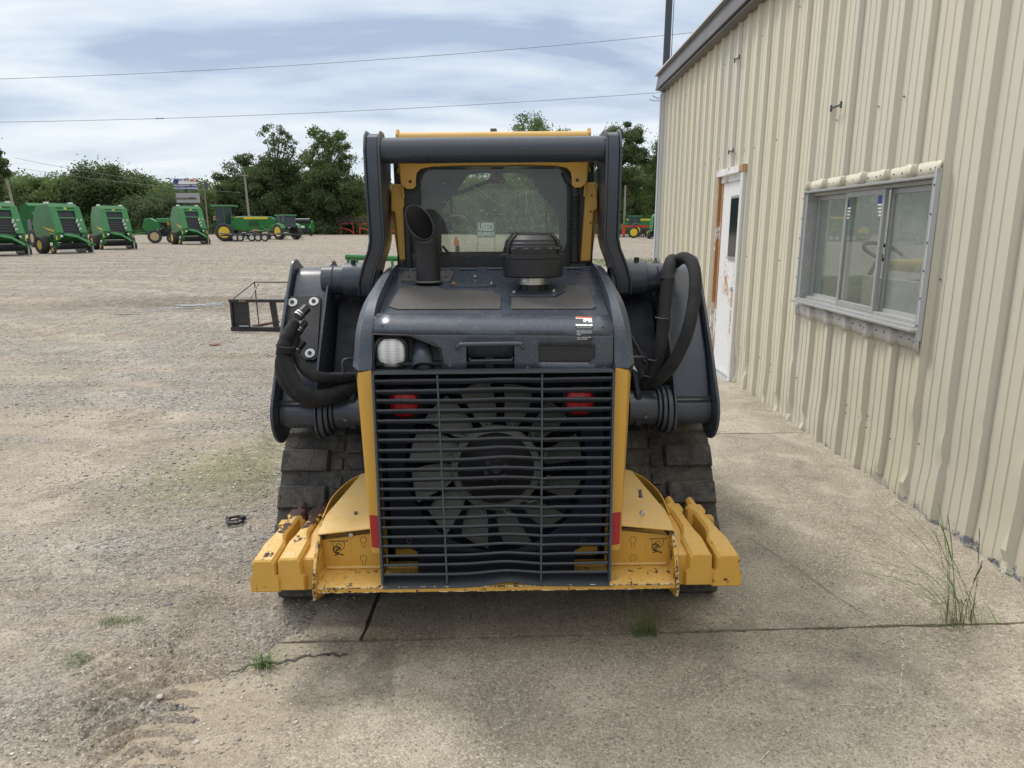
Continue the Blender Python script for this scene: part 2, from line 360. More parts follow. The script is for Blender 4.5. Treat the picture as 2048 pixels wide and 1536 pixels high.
# ---------------------------------------------------------------- ground
rs = np.random.RandomState(3)
_T = rs.rand(512, 512)
def vn(x, y):
    xi = np.floor(x).astype(int); yi = np.floor(y).astype(int); fx = x - xi; fy = y - yi
    fx = fx*fx*(3-2*fx); fy = fy*fy*(3-2*fy)
    a = _T[xi % 512, yi % 512]; b = _T[(xi+1) % 512, yi % 512]; c = _T[xi % 512, (yi+1) % 512]; d = _T[(xi+1) % 512, (yi+1) % 512]
    return (a*(1-fx)+b*fx)*(1-fy) + (c*(1-fx)+d*fx)*fy
def fbm(x, y, o=5, g=0.55):
    s = 0; a = 1; t = 0
    for i in range(o): s = s + a*vn(x*2**i + 17*i, y*2**i + 31*i); t += a; a *= g
    return s/t
def mk_ground_mat(name, slab=False):
    t = NT(name); p = t.pos('World'); X, Y, Z = t.sep(p)
    big = t.noise(p, 0.35, 5, 0.6, 0.4); mid = t.noise(t.map(p, (1, 1, 1)), 1.6, 6, 0.65, 0.6)
    streak = t.noise(t.map(p, (0.25, 1.3, 1), rot=(0, 0, R(-20))), 1.0, 5, 0.6, 0.8)
    fine = t.noise(p, 45, 5, 0.75); gr = t.noise(p, 12, 5, 0.7)
    vc = t.N.new('ShaderNodeTexVoronoi'); t.L.new(p, vc.inputs[0]); vc.inputs['Scale'].default_value = 42
    vcs = t.sep(vc.outputs['Color'])
    sand = t.mix(t.rng(mid, 0.35, 0.65), (0.50, 0.44, 0.355), (0.37, 0.32, 0.255))
    g90 = t.noise(p, 95, 3, 0.8); g200 = t.noise(p, 24, 6, 0.85)
    grav = t.mix(vcs[0], (0.16, 0.158, 0.155), (0.52, 0.50, 0.46))
    gmask = t.m('ADD', t.m('MULTIPLY', big, 0.5), t.m('MULTIPLY', streak, 0.5))
    gmask = t.m('ADD', gmask, t.m('MULTIPLY', t.m('SUBTRACT', fine, 0.5), 0.10))
    gmask = t.rng(gmask, 0.44, 0.53)
    far = t.rng(Y, 9, 26)
    c = t.mix(t.m('MULTIPLY', gmask, 0.8), sand, grav)
    farc = t.mix(t.rng(t.noise(t.map(p, (0.25, 1, 1)), 0.22, 6, 0.68), 0.38, 0.62), (0.46, 0.40, 0.33), (0.33, 0.30, 0.262))
    farc = t.mix(t.rng(t.noise(t.map(p, (0.5, 1, 1)), 3.5, 5, 0.75), 0.42, 0.62, 0, 0.6), farc, (0.19, 0.165, 0.14))
    farc = t.mix(t.rng(t.noise(p, 7, 5, 0.75), 0.55, 0.7, 0, 0.5), farc, (0.52, 0.46, 0.38))
    farc = t.mix(t.m('MULTIPLY', vcs[1], 0.5), farc, (0.16, 0.15, 0.14))
    c = t.mix(t.m('MULTIPLY', far, 0.75), c, farc)
    c = t.mix(t.rng(fine, 0.35, 0.7, 0, 0.55), c, t.mix(0.5, c, (0.09, 0.08, 0.07)))
    c = t.mix(t.rng(gr, 0.56, 0.72, 0, 0.5), c, (0.56, 0.49, 0.39))
    tr = t.noise(t.map(p, (0.12, 1.0, 1), rot=(0, 0, R(14))), 2.2, 4, 0.6, 0.5)
    c = t.mix(t.rng(tr, 0.52, 0.66, 0, 0.45), c, (0.22, 0.175, 0.13))
    ra = t.m('SQRT', t.m('ADD', t.m('POWER', t.m('ADD', X, 16.0), 2.0), t.m('POWER', t.m('SUBTRACT', Y, 1.0), 2.0)))
    wv_ = t.m('SINE', t.m('ADD', t.m('MULTIPLY', ra, 3.4), t.m('MULTIPLY', streak, 16.0)))
    rut = t.m('MULTIPLY', t.rng(wv_, 0.55, 0.95), t.rng(t.noise(p, 0.45, 3, 0.5), 0.42, 0.58))
    c = t.mix(t.m('MULTIPLY', t.m('MULTIPLY', rut, t.rng(t.noise(p, 9, 4, 0.7), 0.35, 0.6)), 0.55), c, (0.20, 0.165, 0.125))
    wv2 = t.m('SINE', t.m('ADD', t.m('MULTIPLY', ra, 2.6), t.m('MULTIPLY', mid, 9.0)))
    c = t.mix(t.rng(wv2, 0.75, 1.0, 0, 0.35), c, (0.62, 0.55, 0.45))
    # damp dirt round the puddle
    dx = t.m('DIVIDE', t.m('ADD', X, 6.6), 4.6); dy = t.m('DIVIDE', t.m('SUBTRACT', Y, 15.4), 1.7)
    rr = t.m('SQRT', t.m('ADD', t.m('MULTIPLY', dx, dx), t.m('MULTIPLY', dy, dy)))
    wet = t.rng(t.m('ADD', rr, t.m('MULTIPLY', t.m('SUBTRACT', streak, 0.5), 1.6)), 0.45, 1.1, 1, 0)
    c = t.mix(t.m('MULTIPLY', wet, 0.62), c, (0.115, 0.095, 0.072))
    c = t.mix(t.rng(g90, 0.47, 0.33, 0, 0.8), c, (0.055, 0.05, 0.045))
    c = t.mix(t.rng(g90, 0.56, 0.66, 0, 0.75), c, (0.78, 0.72, 0.62))
    c = t.mix(t.rng(g200, 0.45, 0.34, 0, 0.6), c, (0.09, 0.078, 0.065))
    c = t.mix(t.rng(g200, 0.57, 0.68, 0, 0.5), c, (0.66, 0.58, 0.47))
    # faint green film of small weeds
    gx = t.m('DIVIDE', t.m('ADD', X, 2.0), 0.7); gy = t.m('DIVIDE', t.m('SUBTRACT', Y, 4.6), 0.8)
    g2 = t.rng(t.m('ADD', t.m('SQRT', t.m('ADD', t.m('MULTIPLY', gx, gx), t.m('MULTIPLY', gy, gy))), t.m('MULTIPLY', t.m('SUBTRACT', gr, 0.5), 3.0)), 0.3, 1.0, 0.45, 0)
    c = t.mix(g2, c, (0.16, 0.19, 0.06))
    # verge of grass at the far side of the lot
    vg = t.rng(t.m('ADD', Y, t.m('MULTIPLY', big, 8)), 103, 106)
    c = t.mix(vg, c, t.mix(mid, (0.10, 0.12, 0.035), (0.19, 0.17, 0.07)))
    fs = t.noise(t.map(p, (11, 1.3, 1)), 1.0, 4, 0.7); fs2 = t.noise(t.map(p, (26, 3.2, 1)), 1.0, 3, 0.7)
    fm = t.rng(Y, 6, 16)
    c = t.mix(t.m('MULTIPLY', t.rng(fs, 0.50, 0.36, 0, 0.75), fm), c, (0.13, 0.11, 0.09))
    c = t.mix(t.m('MULTIPLY', t.rng(fs2, 0.54, 0.68, 0, 0.6), fm), c, (0.70, 0.62, 0.52))
    c = t.mix(1.0, c, (0.84, 0.825, 0.81), 'MULTIPLY')
    t.set('Base Color', c).set('Roughness', 0.95).set('Specular IOR Level', 0.06)
    t.bump(t.m('ADD', t.m('MULTIPLY', t.m('SUBTRACT', 1.0, vc.outputs['Distance']), gmask), t.m('ADD', fine, gr)), 0.9, 0.012)
    return t.mat
M['ground'] = mk_ground_mat('gravel_and_dirt')
def ground():
    xs = np.concatenate([-np.geomspace(600, 4.2, 60), np.arange(-4.1, 0.2, 0.022), np.geomspace(0.25, 600, 40)])
    ys = np.concatenate([np.array([-60, -20, -6, -2, 0.5]), np.arange(1.2, 5.5, 0.022), 5.5 * np.geomspace(1.004, 180, 180)])
    X, Y = np.meshgrid(xs, ys, indexing='ij')
    Z = 0.0157*np.clip(X, -2.5, 2.5)*np.clip((16-Y)/6, 0, 1) + 0.01*np.clip(Y-12, 0, 115)
    near = np.clip(1 - (Y-4)/20, 0.15, 1)
    Z += (fbm(X*0.9, Y*0.9) - 0.5)*0.06*near*np.clip(1-(Y-30)/40, 0.2, 1)
    fine = (fbm(X*9+4, Y*9+1, 4, 0.65) - 0.5)
    Z += fine*0.022*np.clip(1-(Y-5)/6, 0, 1)*np.clip(-X-0.4, 0, 1)
    # tyre print pressed in the clay
    px, py = X+1.36, Y-2.15
    u = px*0.86+py*0.5; v = -px*0.5+py*0.86
    m = np.clip(1-(np.abs(u-0.03)/0.21)**3, 0, 1)*np.clip(1-(np.abs(v)/0.48)**3, 0, 1)
    n = fbm(X*5+9, Y*5+3, 3)
    s = np.sin((v + np.abs(u)*0.5 + (n-0.5)*0.10)*2*np.pi/0.085)
    Z += m*(np.clip(s*2.2, -1, 1)*0.021 + (fbm(X*30, Y*30, 3)-0.5)*0.030)
    # the slab: ground dips under it, laps over its ragged left edge
    e = X + 1.22 - 0.35*np.clip((Y-3)/3, 0, 1) + (fbm(X*2.2+7, Y*1.1, 4) - 0.5)*1.1
    lap = np.clip(0.5 - e*2.2, 0, 1)
    on = (Y < 20)
    Z = np.where(on, Z - 0.022 + 0.055*lap, Z)
    V = np.stack([X, Y, Z], -1).reshape(-1, 3); nx, ny = X.shape
    i, j = np.meshgrid(np.arange(nx-1), np.arange(ny-1), indexing='ij'); a = i*ny+j
    Fc = np.stack([a, a+ny, a+ny+1, a+1], -1).reshape(-1, 4)
    me = bpy.data.meshes.new('ground'); me.vertices.add(len(V)); me.vertices.foreach_set('co', V.reshape(-1).astype(np.float32))
    n = len(Fc); me.loops.add(4*n); me.loops.foreach_set('vertex_index', Fc.reshape(-1).astype(np.int32)); me.polygons.add(n); me.polygons.foreach_set('loop_start', np.arange(0, 4*n, 4, dtype=np.int32))
    me.polygons.foreach_set('use_smooth', np.ones(n, bool)); me.update(calc_edges=True); me.materials.append(M['ground'])
    o = bpy.data.objects.new('ground', me); COL.objects.link(o); tag(o, kind='structure')
    return xs, ys, Z
GXS, GYS, GZ = ground()
def gh(x, y):
    i = int(np.searchsorted(GXS, x)); j = int(np.searchsorted(GYS, y)); i = min(max(i, 1), len(GXS)-1); j = min(max(j, 1), len(GYS)-1)
    fx = (x-GXS[i-1])/(GXS[i]-GXS[i-1]); fy = (y-GYS[j-1])/(GYS[j]-GYS[j-1])
    return float((GZ[i-1, j-1]*(1-fx)+GZ[i, j-1]*fx)*(1-fy)+(GZ[i-1, j]*(1-fx)+GZ[i, j]*fx)*fy)

def mk_concrete():
    t = NT('exposed_aggregate_concrete'); p = t.pos('World'); X, Y, Z = t.sep(p)
    big = t.noise(p, 0.8, 5, 0.6, 0.5); st = t.noise(p, 2.6, 6, 0.68, 0.6); fine = t.noise(p, 130, 4, 0.7); med = t.noise(p, 28, 5, 0.7)
    vc = t.N.new('ShaderNodeTexVoronoi'); t.L.new(p, vc.inputs[0]); vc.inputs['Scale'].default_value = 170
    ch = t.sep(vc.outputs['Color'])
    v2 = t.N.new('ShaderNodeTexVoronoi'); t.L.new(p, v2.inputs[0]); v2.inputs['Scale'].default_value = 105
    c2 = t.sep(v2.outputs['Color'])
    c = t.mix(t.rng(big, 0.35, 0.65), (0.50, 0.45, 0.365), (0.41, 0.365, 0.295))
    c = t.mix(t.rng(st, 0.50, 0.62, 0, 0.7), c, (0.66, 0.60, 0.50))
    c = t.mix(t.rng(st, 0.36, 0.47, 0.42, 0), c, (0.24, 0.215, 0.175))
    c = t.mix(t.m('MULTIPLY', t.rng(ch[0], 0.6, 1.0), 0.42), c, (0.17, 0.15, 0.125))
    c = t.mix(t.m('MULTIPLY', t.rng(ch[1], 0.86, 0.9), 0.6), c, (0.66, 0.61, 0.52))
    c = t.mix(t.m('MULTIPLY', t.rng(c2[0], 0.95, 0.96), 0.8), c, (0.66, 0.60, 0.50))
    c = t.mix(t.m('MULTIPLY', t.rng(c2[1], 0.972, 0.977), 0.6), c, (0.13, 0.12, 0.10))
    c = t.mix(t.rng(fine, 0.50, 0.60, 0.0, 0.55), c, (0.13, 0.115, 0.095))
    c = t.mix(t.rng(t.noise(p, 75, 4, 0.8), 0.54, 0.64, 0.0, 0.6), c, (0.72, 0.67, 0.57))
    oil = t.noise(p, 1.3, 4, 0.6, 1.2)
    c = t.mix(t.rng(oil, 0.60, 0.70, 0, 0.45), c, (0.16, 0.145, 0.12))
    # sand washed over towards the gravel
    d = t.rng(t.m('ADD', X, t.m('MULTIPLY', t.m('SUBTRACT', st, 0.5), 1.5)), -1.25, -0.55, 0.75, 0)
    c = t.mix(d, c, t.mix(t.rng(med, 0.4, 0.62), (0.45, 0.37, 0.28), (0.27, 0.22, 0.165)))
    c = t.mix(1.0, c, (0.80, 0.785, 0.76), 'MULTIPLY')
    t.set('Base Color', c).set('Roughness', 0.92).set('Specular IOR Level', 0.10)
    t.bump(t.m('ADD', t.m('ADD', t.m('MULTIPLY', vc.outputs['Distance'], 0.8), fine), med), 0.8, 0.004)
    return t.mat
M['conc'] = mk_concrete()
def wob(a, b, n, amp, seed, ax):
    r = random.Random(seed); out = []
    for i in range(n+1):
        t = i/n; p = Vector(a).lerp(Vector(b), t); k = (r.random()-0.5)*amp if 0 < i < n else 0
        if ax == 0: p.x += k
        else: p.y += k
        out.append(p)
    return out
def slab(pts_l, pts_r, hole=None):
    pass
def pave(x0, x1, yf0, yf1, ny, seed, extra=0):
    # slab between x0..x1 ; near edge yf0(x), far edge yf1(x); ragged edges
    r = random.Random(seed); nx = max(8, int(abs(x1-x0)/0.05)); vs = []; fs = []
    for i in range(nx+1):
        x = x0+(x1-x0)*i/nx
        a = yf0(x)+(r.random()-0.5)*0.010; b = yf1(x)+(r.random()-0.5)*0.010
        for j in range(ny+1):
            y = a+(b-a)*j/ny; xx = x + ((r.random()-0.5)*0.008 if i in (0, nx) else 0)
            vs.append((xx, y, 0.006+0.0157*max(-2.5, min(2.5, xx))*max(0, min(1, (16-y)/6)) + extra))
    for i in range(nx):
        for j in range(ny):
            a = i*(ny+1)+j; fs.append((a, a+ny+1, a+ny+2, a+1))
    n0 = len(vs); rim = [i*(ny+1) for i in range(nx+1)] + [nx*(ny+1)+j for j in range(1, ny+1)] + [i*(ny+1)+ny for i in range(nx-1, -1, -1)] + [j for j in range(ny-1, 0, -1)]
    vs += [(vs[i][0], vs[i][1], vs[i][2]-0.05) for i in rim]; K = len(rim)
    fs += [(rim[k], n0+k, n0+(k+1) % K, rim[(k+1) % K]) for k in range(K)]
    mb = MB(); mb.v = vs; mb.f = fs; mb.m = [0]*len(fs)
    return mb
j1 = lambda x: 2.60 + 0.028*x
j2 = lambda x: 5.45 + 0.0*x
pv = MB()
for mbx in (pave(-1.9, 2.55, lambda x: -1.0, lambda x: j1(x)-0.009, 90, 1),
            pave(-0.630, 2.55, lambda x: j1(x)+0.009, lambda x: j2(x)-0.007, 70, 2),
            pave(-2.0, -0.648, lambda x: j1(x)+0.009, lambda x: j2(x)-0.007, 70, 3, -0.002),
            pave(-0.630, 2.55, lambda x: j2(x)+0.007, lambda x: 8.6, 60, 4), pave(-1.9, -0.645, lambda x: j2(x)+0.007, lambda x: 8.6, 60, 6),
            pave(-0.630, 2.55, lambda x: 8.61, lambda x: 12.2, 30, 5)):
    b0 = len(pv.v); pv.v += mbx.v; pv.f += [tuple(i+b0 for i in f) for f in mbx.f]; pv.m += mbx.m
tag(pv.build('pavement', M['conc'], ang=50), kind='structure')
# cracks and chalky marks lying on the slab
def ribbon(mb, pts, w, z=0.0095, jit=0.012, seed=0, sub=6):
    r = random.Random(seed); q = []
    for a, b in zip(pts[:-1], pts[1:]):
        for k in range(sub):
            t = k/sub; q.append((a[0]+(b[0]-a[0])*t+(r.random()-0.5)*jit, a[1]+(b[1]-a[1])*t+(r.random()-0.5)*jit))
    q.append(pts[-1]); vs = []
    for i, (x, y) in enumerate(q):
        x2, y2 = q[min(i+1, len(q)-1)]; x1, y1 = q[max(i-1, 0)]; dx, dy = x2-x1, y2-y1; l = math.hypot(dx, dy) or 1
        ww = w*(0.35+r.random()); 
        for sgn in (-1, 1):
            xx, yy = x-sgn*dy/l*ww/2, y+sgn*dx/l*ww/2
            vs.append((xx, yy, z+0.0157*max(-2.5, min(2.5, xx))))
    mb.add(vs, [(2*i, 2*i+1, 2*i+3, 2*i+2) for i in range(len(q)-1)])
def GP(l): return [G(x, y) for x, y in l]
ck = MB()
ribbon(ck, GP([(1500, 1085), (1545, 1115), (1610, 1158), (1680, 1210), (1745, 1252)]), 0.0026, seed=1)
ribbon(ck, GP([(700, 1310), (640, 1308), (560, 1322), (480, 1335), (420, 1350)]), 0.012, seed=3, jit=0.03)
M['crack'] = plain('crack_dirt', (0.085, 0.075, 0.06), 0.95)
o = ck.build('crack', M['crack'], recalc=False); tag(o, kind='structure')
M['chalk'] = plain('chalky_mark', (0.60, 0.58, 0.53), 0.95)
ch = MB()
r_ = random.Random(5)
def dashes(pts, w, n):
    for i in range(n):
        t = r_.random()*(len(pts)-1); k = int(t); a, b = pts[k], pts[min(k+1, len(pts)-1)]; f = t-k
        x = a[0]+(b[0]-a[0])*f+(r_.random()-.5)*w*2; y = a[1]+(b[1]-a[1])*f+(r_.random()-.5)*w*2
        l = 0.002+r_.random()*0.008; an = math.atan2(b[1]-a[1], b[0]-a[0])+(r_.random()-.5)*0.7
        z = 0.010+0.0157*min(2.5, x)
        u = (math.cos(an)*l, math.sin(an)*l); v = (-math.sin(an)*w*0.3*r_.random()-0.0008, math.cos(an)*w*0.3*r_.random()+0.0008)
        ch.add([(x-u[0]-v[0], y-u[1]-v[1], z), (x+u[0]-v[0]*.3, y+u[1]-v[1]*.3, z), (x+u[0]+v[0], y+u[1]+v[1], z), (x-u[0]+v[0]*.4, y-u[1]+v[1]*.4, z)], [(0, 1, 2, 3)])
def broken(pts, w, n, seed):
    q = random.Random(seed); L_ = len(pts)-1
    for k in range(n):
        t = L_*k/n; t2 = min(L_, t+L_/n*(0.35+0.6*q.random())); i = min(int(t), L_-1); a, b = pts[i], pts[i+1]; f0, f1 = t-i, min(1, t2-i)
        if q.random() < 0.25: continue
        j_ = lambda: (q.random()-.5)*0.008
        ribbon(ch, [(a[0]+(b[0]-a[0])*f0+j_(), a[1]+(b[1]-a[1])*f0+j_()), (a[0]+(b[0]-a[0])*f1+j_(), a[1]+(b[1]-a[1])*f1+j_())], w, jit=0.004, seed=seed*100+k, sub=5)
broken(GP([(1798, 1265), (1803, 1310), (1800, 1350), (1796, 1400)]), 0.0045, 14, 1)
broken(GP([(1680, 1418), (1740, 1426), (1790, 1422)]), 0.004, 8, 2); broken(GP([(1825, 1410), (1860, 1440), (1900, 1475)]), 0.0045, 9, 3)
broken(GP([(1585, 1455), (1565, 1480), (1540, 1505), (1515, 1534)]), 0.0045, 11, 4); broken(GP([(1755, 1222), (1790, 1233)]), 0.006, 3, 5)
tag(ch.build('chalk_mark', M['chalk'], recalc=False), kind='stuff')
# dirt filling the joints
# puddle
def mk_water():
    t = NT('muddy_water'); n = t.noise(t.pos('World'), 3, 4)
    t.set('Base Color', (0.16, 0.14, 0.11)).set('Roughness', 0.06).set('IOR', 1.33).bump(n, 0.03, 0.01); return t.mat
M['water'] = mk_water()
pu = MB()
for (px, py, rx, ry, sd) in ((398, 613, 0.40, 0.22, 1), (345, 619, 0.34, 0.10, 2), (255, 630, 0.18, 0.14, 3), (430, 610, 0.22, 0.1, 6), (305, 624, 0.2, 0.07, 7)):
    x, y = G(px, py); r = random.Random(sd); vs = []; ph = [r.random()*6.3 for _ in range(4)]
    for k in range(40):
        a = 2*math.pi*k/40; q = 1+0.3*math.sin(2*a+ph[0])+0.2*math.sin(5*a+ph[1])+0.12*math.sin(9*a+ph[2]); vs.append((x+math.cos(a)*rx*q, y+math.sin(a)*ry*q, 0))
    z = gh(x, y)+0.006
    pu.add([(a, b, z) for a, b, _ in vs], [tuple(range(40))])
tag(pu.build('water', M['water'], recalc=False), kind='structure')

# ---------------------------------------------------------------- pebbles (stuff)
def mk_peb():
    t = NT('pebbles'); i = t.g('Random Per Island')
    t.set('Base Color', t.ramp(i, [(0.0, (0.17, 0.17, 0.175)), (0.35, (0.30, 0.29, 0.27)), (0.7, (0.40, 0.35, 0.28)), (1.0, (0.64, 0.60, 0.54))])).set('Roughness', 0.9); return t.mat
M['peb'] = mk_peb()
def pebbles():
    r = np.random.RandomState(11); N_ = 30000
    u = r.rand(N_*3); y = 1.4 + (u**1.5)*11; x = -0.7 - r.rand(N_*3)*(1.2+y*0.72)
    dens = fbm(x*0.5+3, y*0.8+5, 4)+0.25*fbm(x*3, y*3, 3)
    keep = (dens > 0.56+0.10*r.rand(len(x))) | (r.rand(len(x)) < 0.12); x = x[keep][:N_]; y = y[keep][:N_]
    y2 = 9+(r.rand(16000)**1.3)*40; x2 = -1.0-r.rand(16000)*(y2*0.80); k2 = fbm(x2*0.25, y2*0.4, 4) > 0.36+0.2*r.rand(16000)
    n1 = len(x); x = np.concatenate([x, x2[k2]]); y = np.concatenate([y, y2[k2]]); n = len(x)
    s = 0.003+0.009*r.rand(n)**5; s *= np.clip(y/3.5, 0.8, 1.6); s[n1:] = (0.010+0.02*r.rand(n-n1)**3)*np.clip(y[n1:]/22, 0.8, 1.5)
    base = np.array([(1,0,0),(-1,0,0),(0,1,0),(0,-1,0),(0,0,1),(0,0,-1)], float)
    dirs = np.concatenate([base])
    V = dirs[None]*(0.65+0.6*r.rand(n, 6, 1))*s[:, None, None]; V[:, :, 2] *= 0.5
    a = r.rand(n)*6.283; c, sn = np.cos(a)[:, None], np.sin(a)[:, None]
    vx = V[:, :, 0]*c-V[:, :, 1]*sn; vy = V[:, :, 0]*sn+V[:, :, 1]*c
    z = np.array([gh(a_, b_) for a_, b_ in zip(x, y)])
    slabz = np.where((x > -1.9) & (y < 8.6), 0.0060+0.0157*x, -9); z = np.maximum(z, slabz)
    V = np.stack([vx+x[:, None], vy+y[:, None], V[:, :, 2]+z[:, None]+s[:, None]*0.15], -1)
    f = np.array([(0,2,4),(2,1,4),(1,3,4),(3,0,4),(2,0,5),(1,2,5),(3,1,5),(0,3,5)])
    Fc = (f[None]+(np.arange(n)*6)[:, None, None]).reshape(-1, 3); m = len(Fc)
    me = bpy.data.meshes.new('gravel'); me.vertices.add(6*n); me.vertices.foreach_set('co', V.reshape(-1).astype(np.float32))
    me.loops.add(3*m); me.loops.foreach_set('vertex_index', Fc.reshape(-1).astype(np.int32)); me.polygons.add(m); me.polygons.foreach_set('loop_start', np.arange(0, 3*m, 3, dtype=np.int32)); me.update(calc_edges=True); me.materials.append(M['peb'])
    o = bpy.data.objects.new('gravel', me); COL.objects.link(o); tag(o, 'loose grey and pale pebbles scattered over the dirt lot', 'gravel', kind='stuff')
pebbles()

# ---------------------------------------------------------------- grass tufts
def mk_grass(name, a, b):
    t = NT(name); i = t.g('Random Per Island'); t.set('Base Color', t.mix(i, a, b)).set('Roughness', 0.6)
    t.set('Subsurface Weight', 0.0); return t.mat
M['grass'] = mk_grass('grass_blade', (0.055, 0.115, 0.022), (0.15, 0.20, 0.055))
M['dry'] = mk_grass('dry_grass_blade', (0.14, 0.17, 0.06), (0.36, 0.30, 0.18))
def blades(mb, x, y, z, n, hmin, hmax, lean, w, seed, spread=0.03, bias=(0, 0), seg=6, heads=False):
    r = random.Random(seed)
    for k in range(n):
        a = r.random()*6.283; L_ = hmin+(hmax-hmin)*r.random(); ln = lean*(0.3+0.9*r.random())
        d = Vector((math.cos(a)+bias[0], math.sin(a)*0.8+bias[1], 0)); d = d.normalized() if d.length > 0.01 else Vector((1, 0, 0))
        p = Vector((x+(r.random()-.5)*spread*2, y+(r.random()-.5)*spread, z)); sd = Vector((-d.y, d.x, 0))*w*(0.6+0.8*r.random())
        vs = []
        for i in range(seg+1):
            t = i/seg; q = p + d*(L_*ln*t**1.7) + Vector((0, 0, L_*(t-0.35*ln*t*t)))
            ww = (1-t**1.5)*0.5+0.06
            if heads and t > 0.62: ww = 0.75+0.5*((i % 2))
            vs += [q-sd*ww, q+sd*ww]
        mb.add(vs, [(2*i, 2*i+1, 2*i+3, 2*i+2) for i in range(seg)])
    return mb
def slabz(x): return 0.006+0.0157*max(-2.5, min(2.5, x))
def tuft(px, py, n, h0, h1, lean, w, seed, label, mat='grass', name='grass_tuft', cat='weeds', **k):
    x, y = G(px, py); o = blades(MB(), 0, 0, 0, n, h0, h1, lean, w, seed, **k).build(name, M[mat], recalc=False, loc=(x, y, slabz(x)-0.004)); return tag(o, label, cat)
w_ = tuft(1915, 1262, 60, 0.12, 0.60, 1.0, 0.0020, 3, 'tall seeding grass weed growing in the slab joint near the building', bias=(-0.9, 0.3), seg=14, spread=0.07, heads=True, name='grass_weed')
bl = blades(MB(), 0, 0, 0, 46, 0.05, 0.2, 1.0, 0.0014, 13, spread=0.13, bias=(-0.2, 0)).build('lower_blades', M['dry'], w_, recalc=False)
tuft(1290, 1275, 170, 0.03, 0.17, 0.8, 0.0016, 4, 'bushy green grass tuft in the joint right behind the loader', spread=0.05)
tuft(1268, 1268, 9, 0.14, 0.26, 0.35, 0.0012, 5, 'thin pale seed stalks beside the bushy tuft in the joint', mat='dry', spread=0.02, seg=10, heads=True, name='grass_stalks')
tuft(528, 1332, 60, 0.05, 0.12, 1.3, 0.0036, 6, 'bright green spiky tuft at the left end of the slab joint', spread=0.03)
for i, (a, b, n, hh, lb) in enumerate(((722, 1300, 22, 0.07, 'sparse dry grass at the corner where two slab joints meet'), (845, 1293, 40, 0.035, 'low green weed in the slab joint under the left of the grille'), (1095, 1283, 18, 0.06, 'small dry weed in the slab joint behind the middle of the grille'),
                                   (1650, 1268, 18, 0.06, 'small weed in the slab joint midway to the building'), (1510, 1272, 12, 0.04, 'tiny weed sprig in the joint left of the midway weed'), (770, 1298, 16, 0.04, 'scrappy dry weed in the joint by the corner of the slabs'))):
    tuft(a, b, n, 0.01, hh, 0.9, 0.0014, 20+i, lb, mat='grass' if i in (1, 3) else 'dry', spread=0.05)
tuft(1660, 902, 60, 0.02, 0.06, 1.0, 0.002, 31, 'low weed clump at the foot of the corrugated wall', spread=0.05)
gr = MB(); r_ = random.Random(8)
for k in range(420):                                       # sparse ground cover
    u = r_.random()
    if u < 0.55: px, py = 500+r_.gauss(0, 34), 950+r_.gauss(0, 32)
    elif u < 0.7: px, py = 235+r_.gauss(0, 25), 1253+r_.gauss(0, 6)
    elif u < 0.8: px, py = 160+r_.gauss(0, 10), 1335+r_.gauss(0, 8)
    else: px, py = 540+r_.gauss(0, 14), 890+r_.gauss(0, 12)
    x, y = G(px, py); z = max(gh(x, y), slabz(x) if x > -1.9 else -9)
    blades(gr, x, y, z-0.002, 7, 0.01, 0.032, 1.2, 0.0012, k, spread=0.03, seg=3)
o = gr.build('grass', M['grass'], recalc=False); tag(o, 'thin patches of short grass coming up through the dirt', 'grass', kind='stuff')
gj = MB()
for k in range(150):
    x = -0.62+2.9*r_.random()**1.1; q_ = r_.random(); y = j1(x)+(r_.random()-.5)*0.02
    blades(gj, x, y, slabz(x)-0.01, 3 if q_ < 0.7 else 9, 0.008, 0.03 if q_ < 0.8 else 0.06, 1.2, 0.0013, 900+k, spread=0.02, seg=4)
for k in range(90):
    y = 2.9+r_.random()**0.8*6; x = 2.32-0.05*r_.random(); blades(gj, x, y, slabz(x)-0.005, 3, 0.01, 0.04, 1.0, 0.0016, 1500+k, spread=0.02, seg=3)
o = gj.build('grass', M['dry'], recalc=False); tag(o, 'short scrappy weeds filling the slab joint and the foot of the wall', 'grass', kind='stuff')
gv = MB()
for k in range(4200):
    x = 3.5+r_.random()*4.6; y = 26+r_.random()*8; blades(gv, x, y, gz(x, y)-0.01, 2, 0.05, 0.13, 0.7, 0.012, k, spread=0.1, seg=2)
M['lawn'] = mk_grass('lawn_blade', (0.10, 0.17, 0.03), (0.22, 0.27, 0.07))
o = gv.build('grass', M['lawn'], recalc=False); tag(o, 'strip of mown lawn beyond the corner of the building', 'grass', kind='stuff')

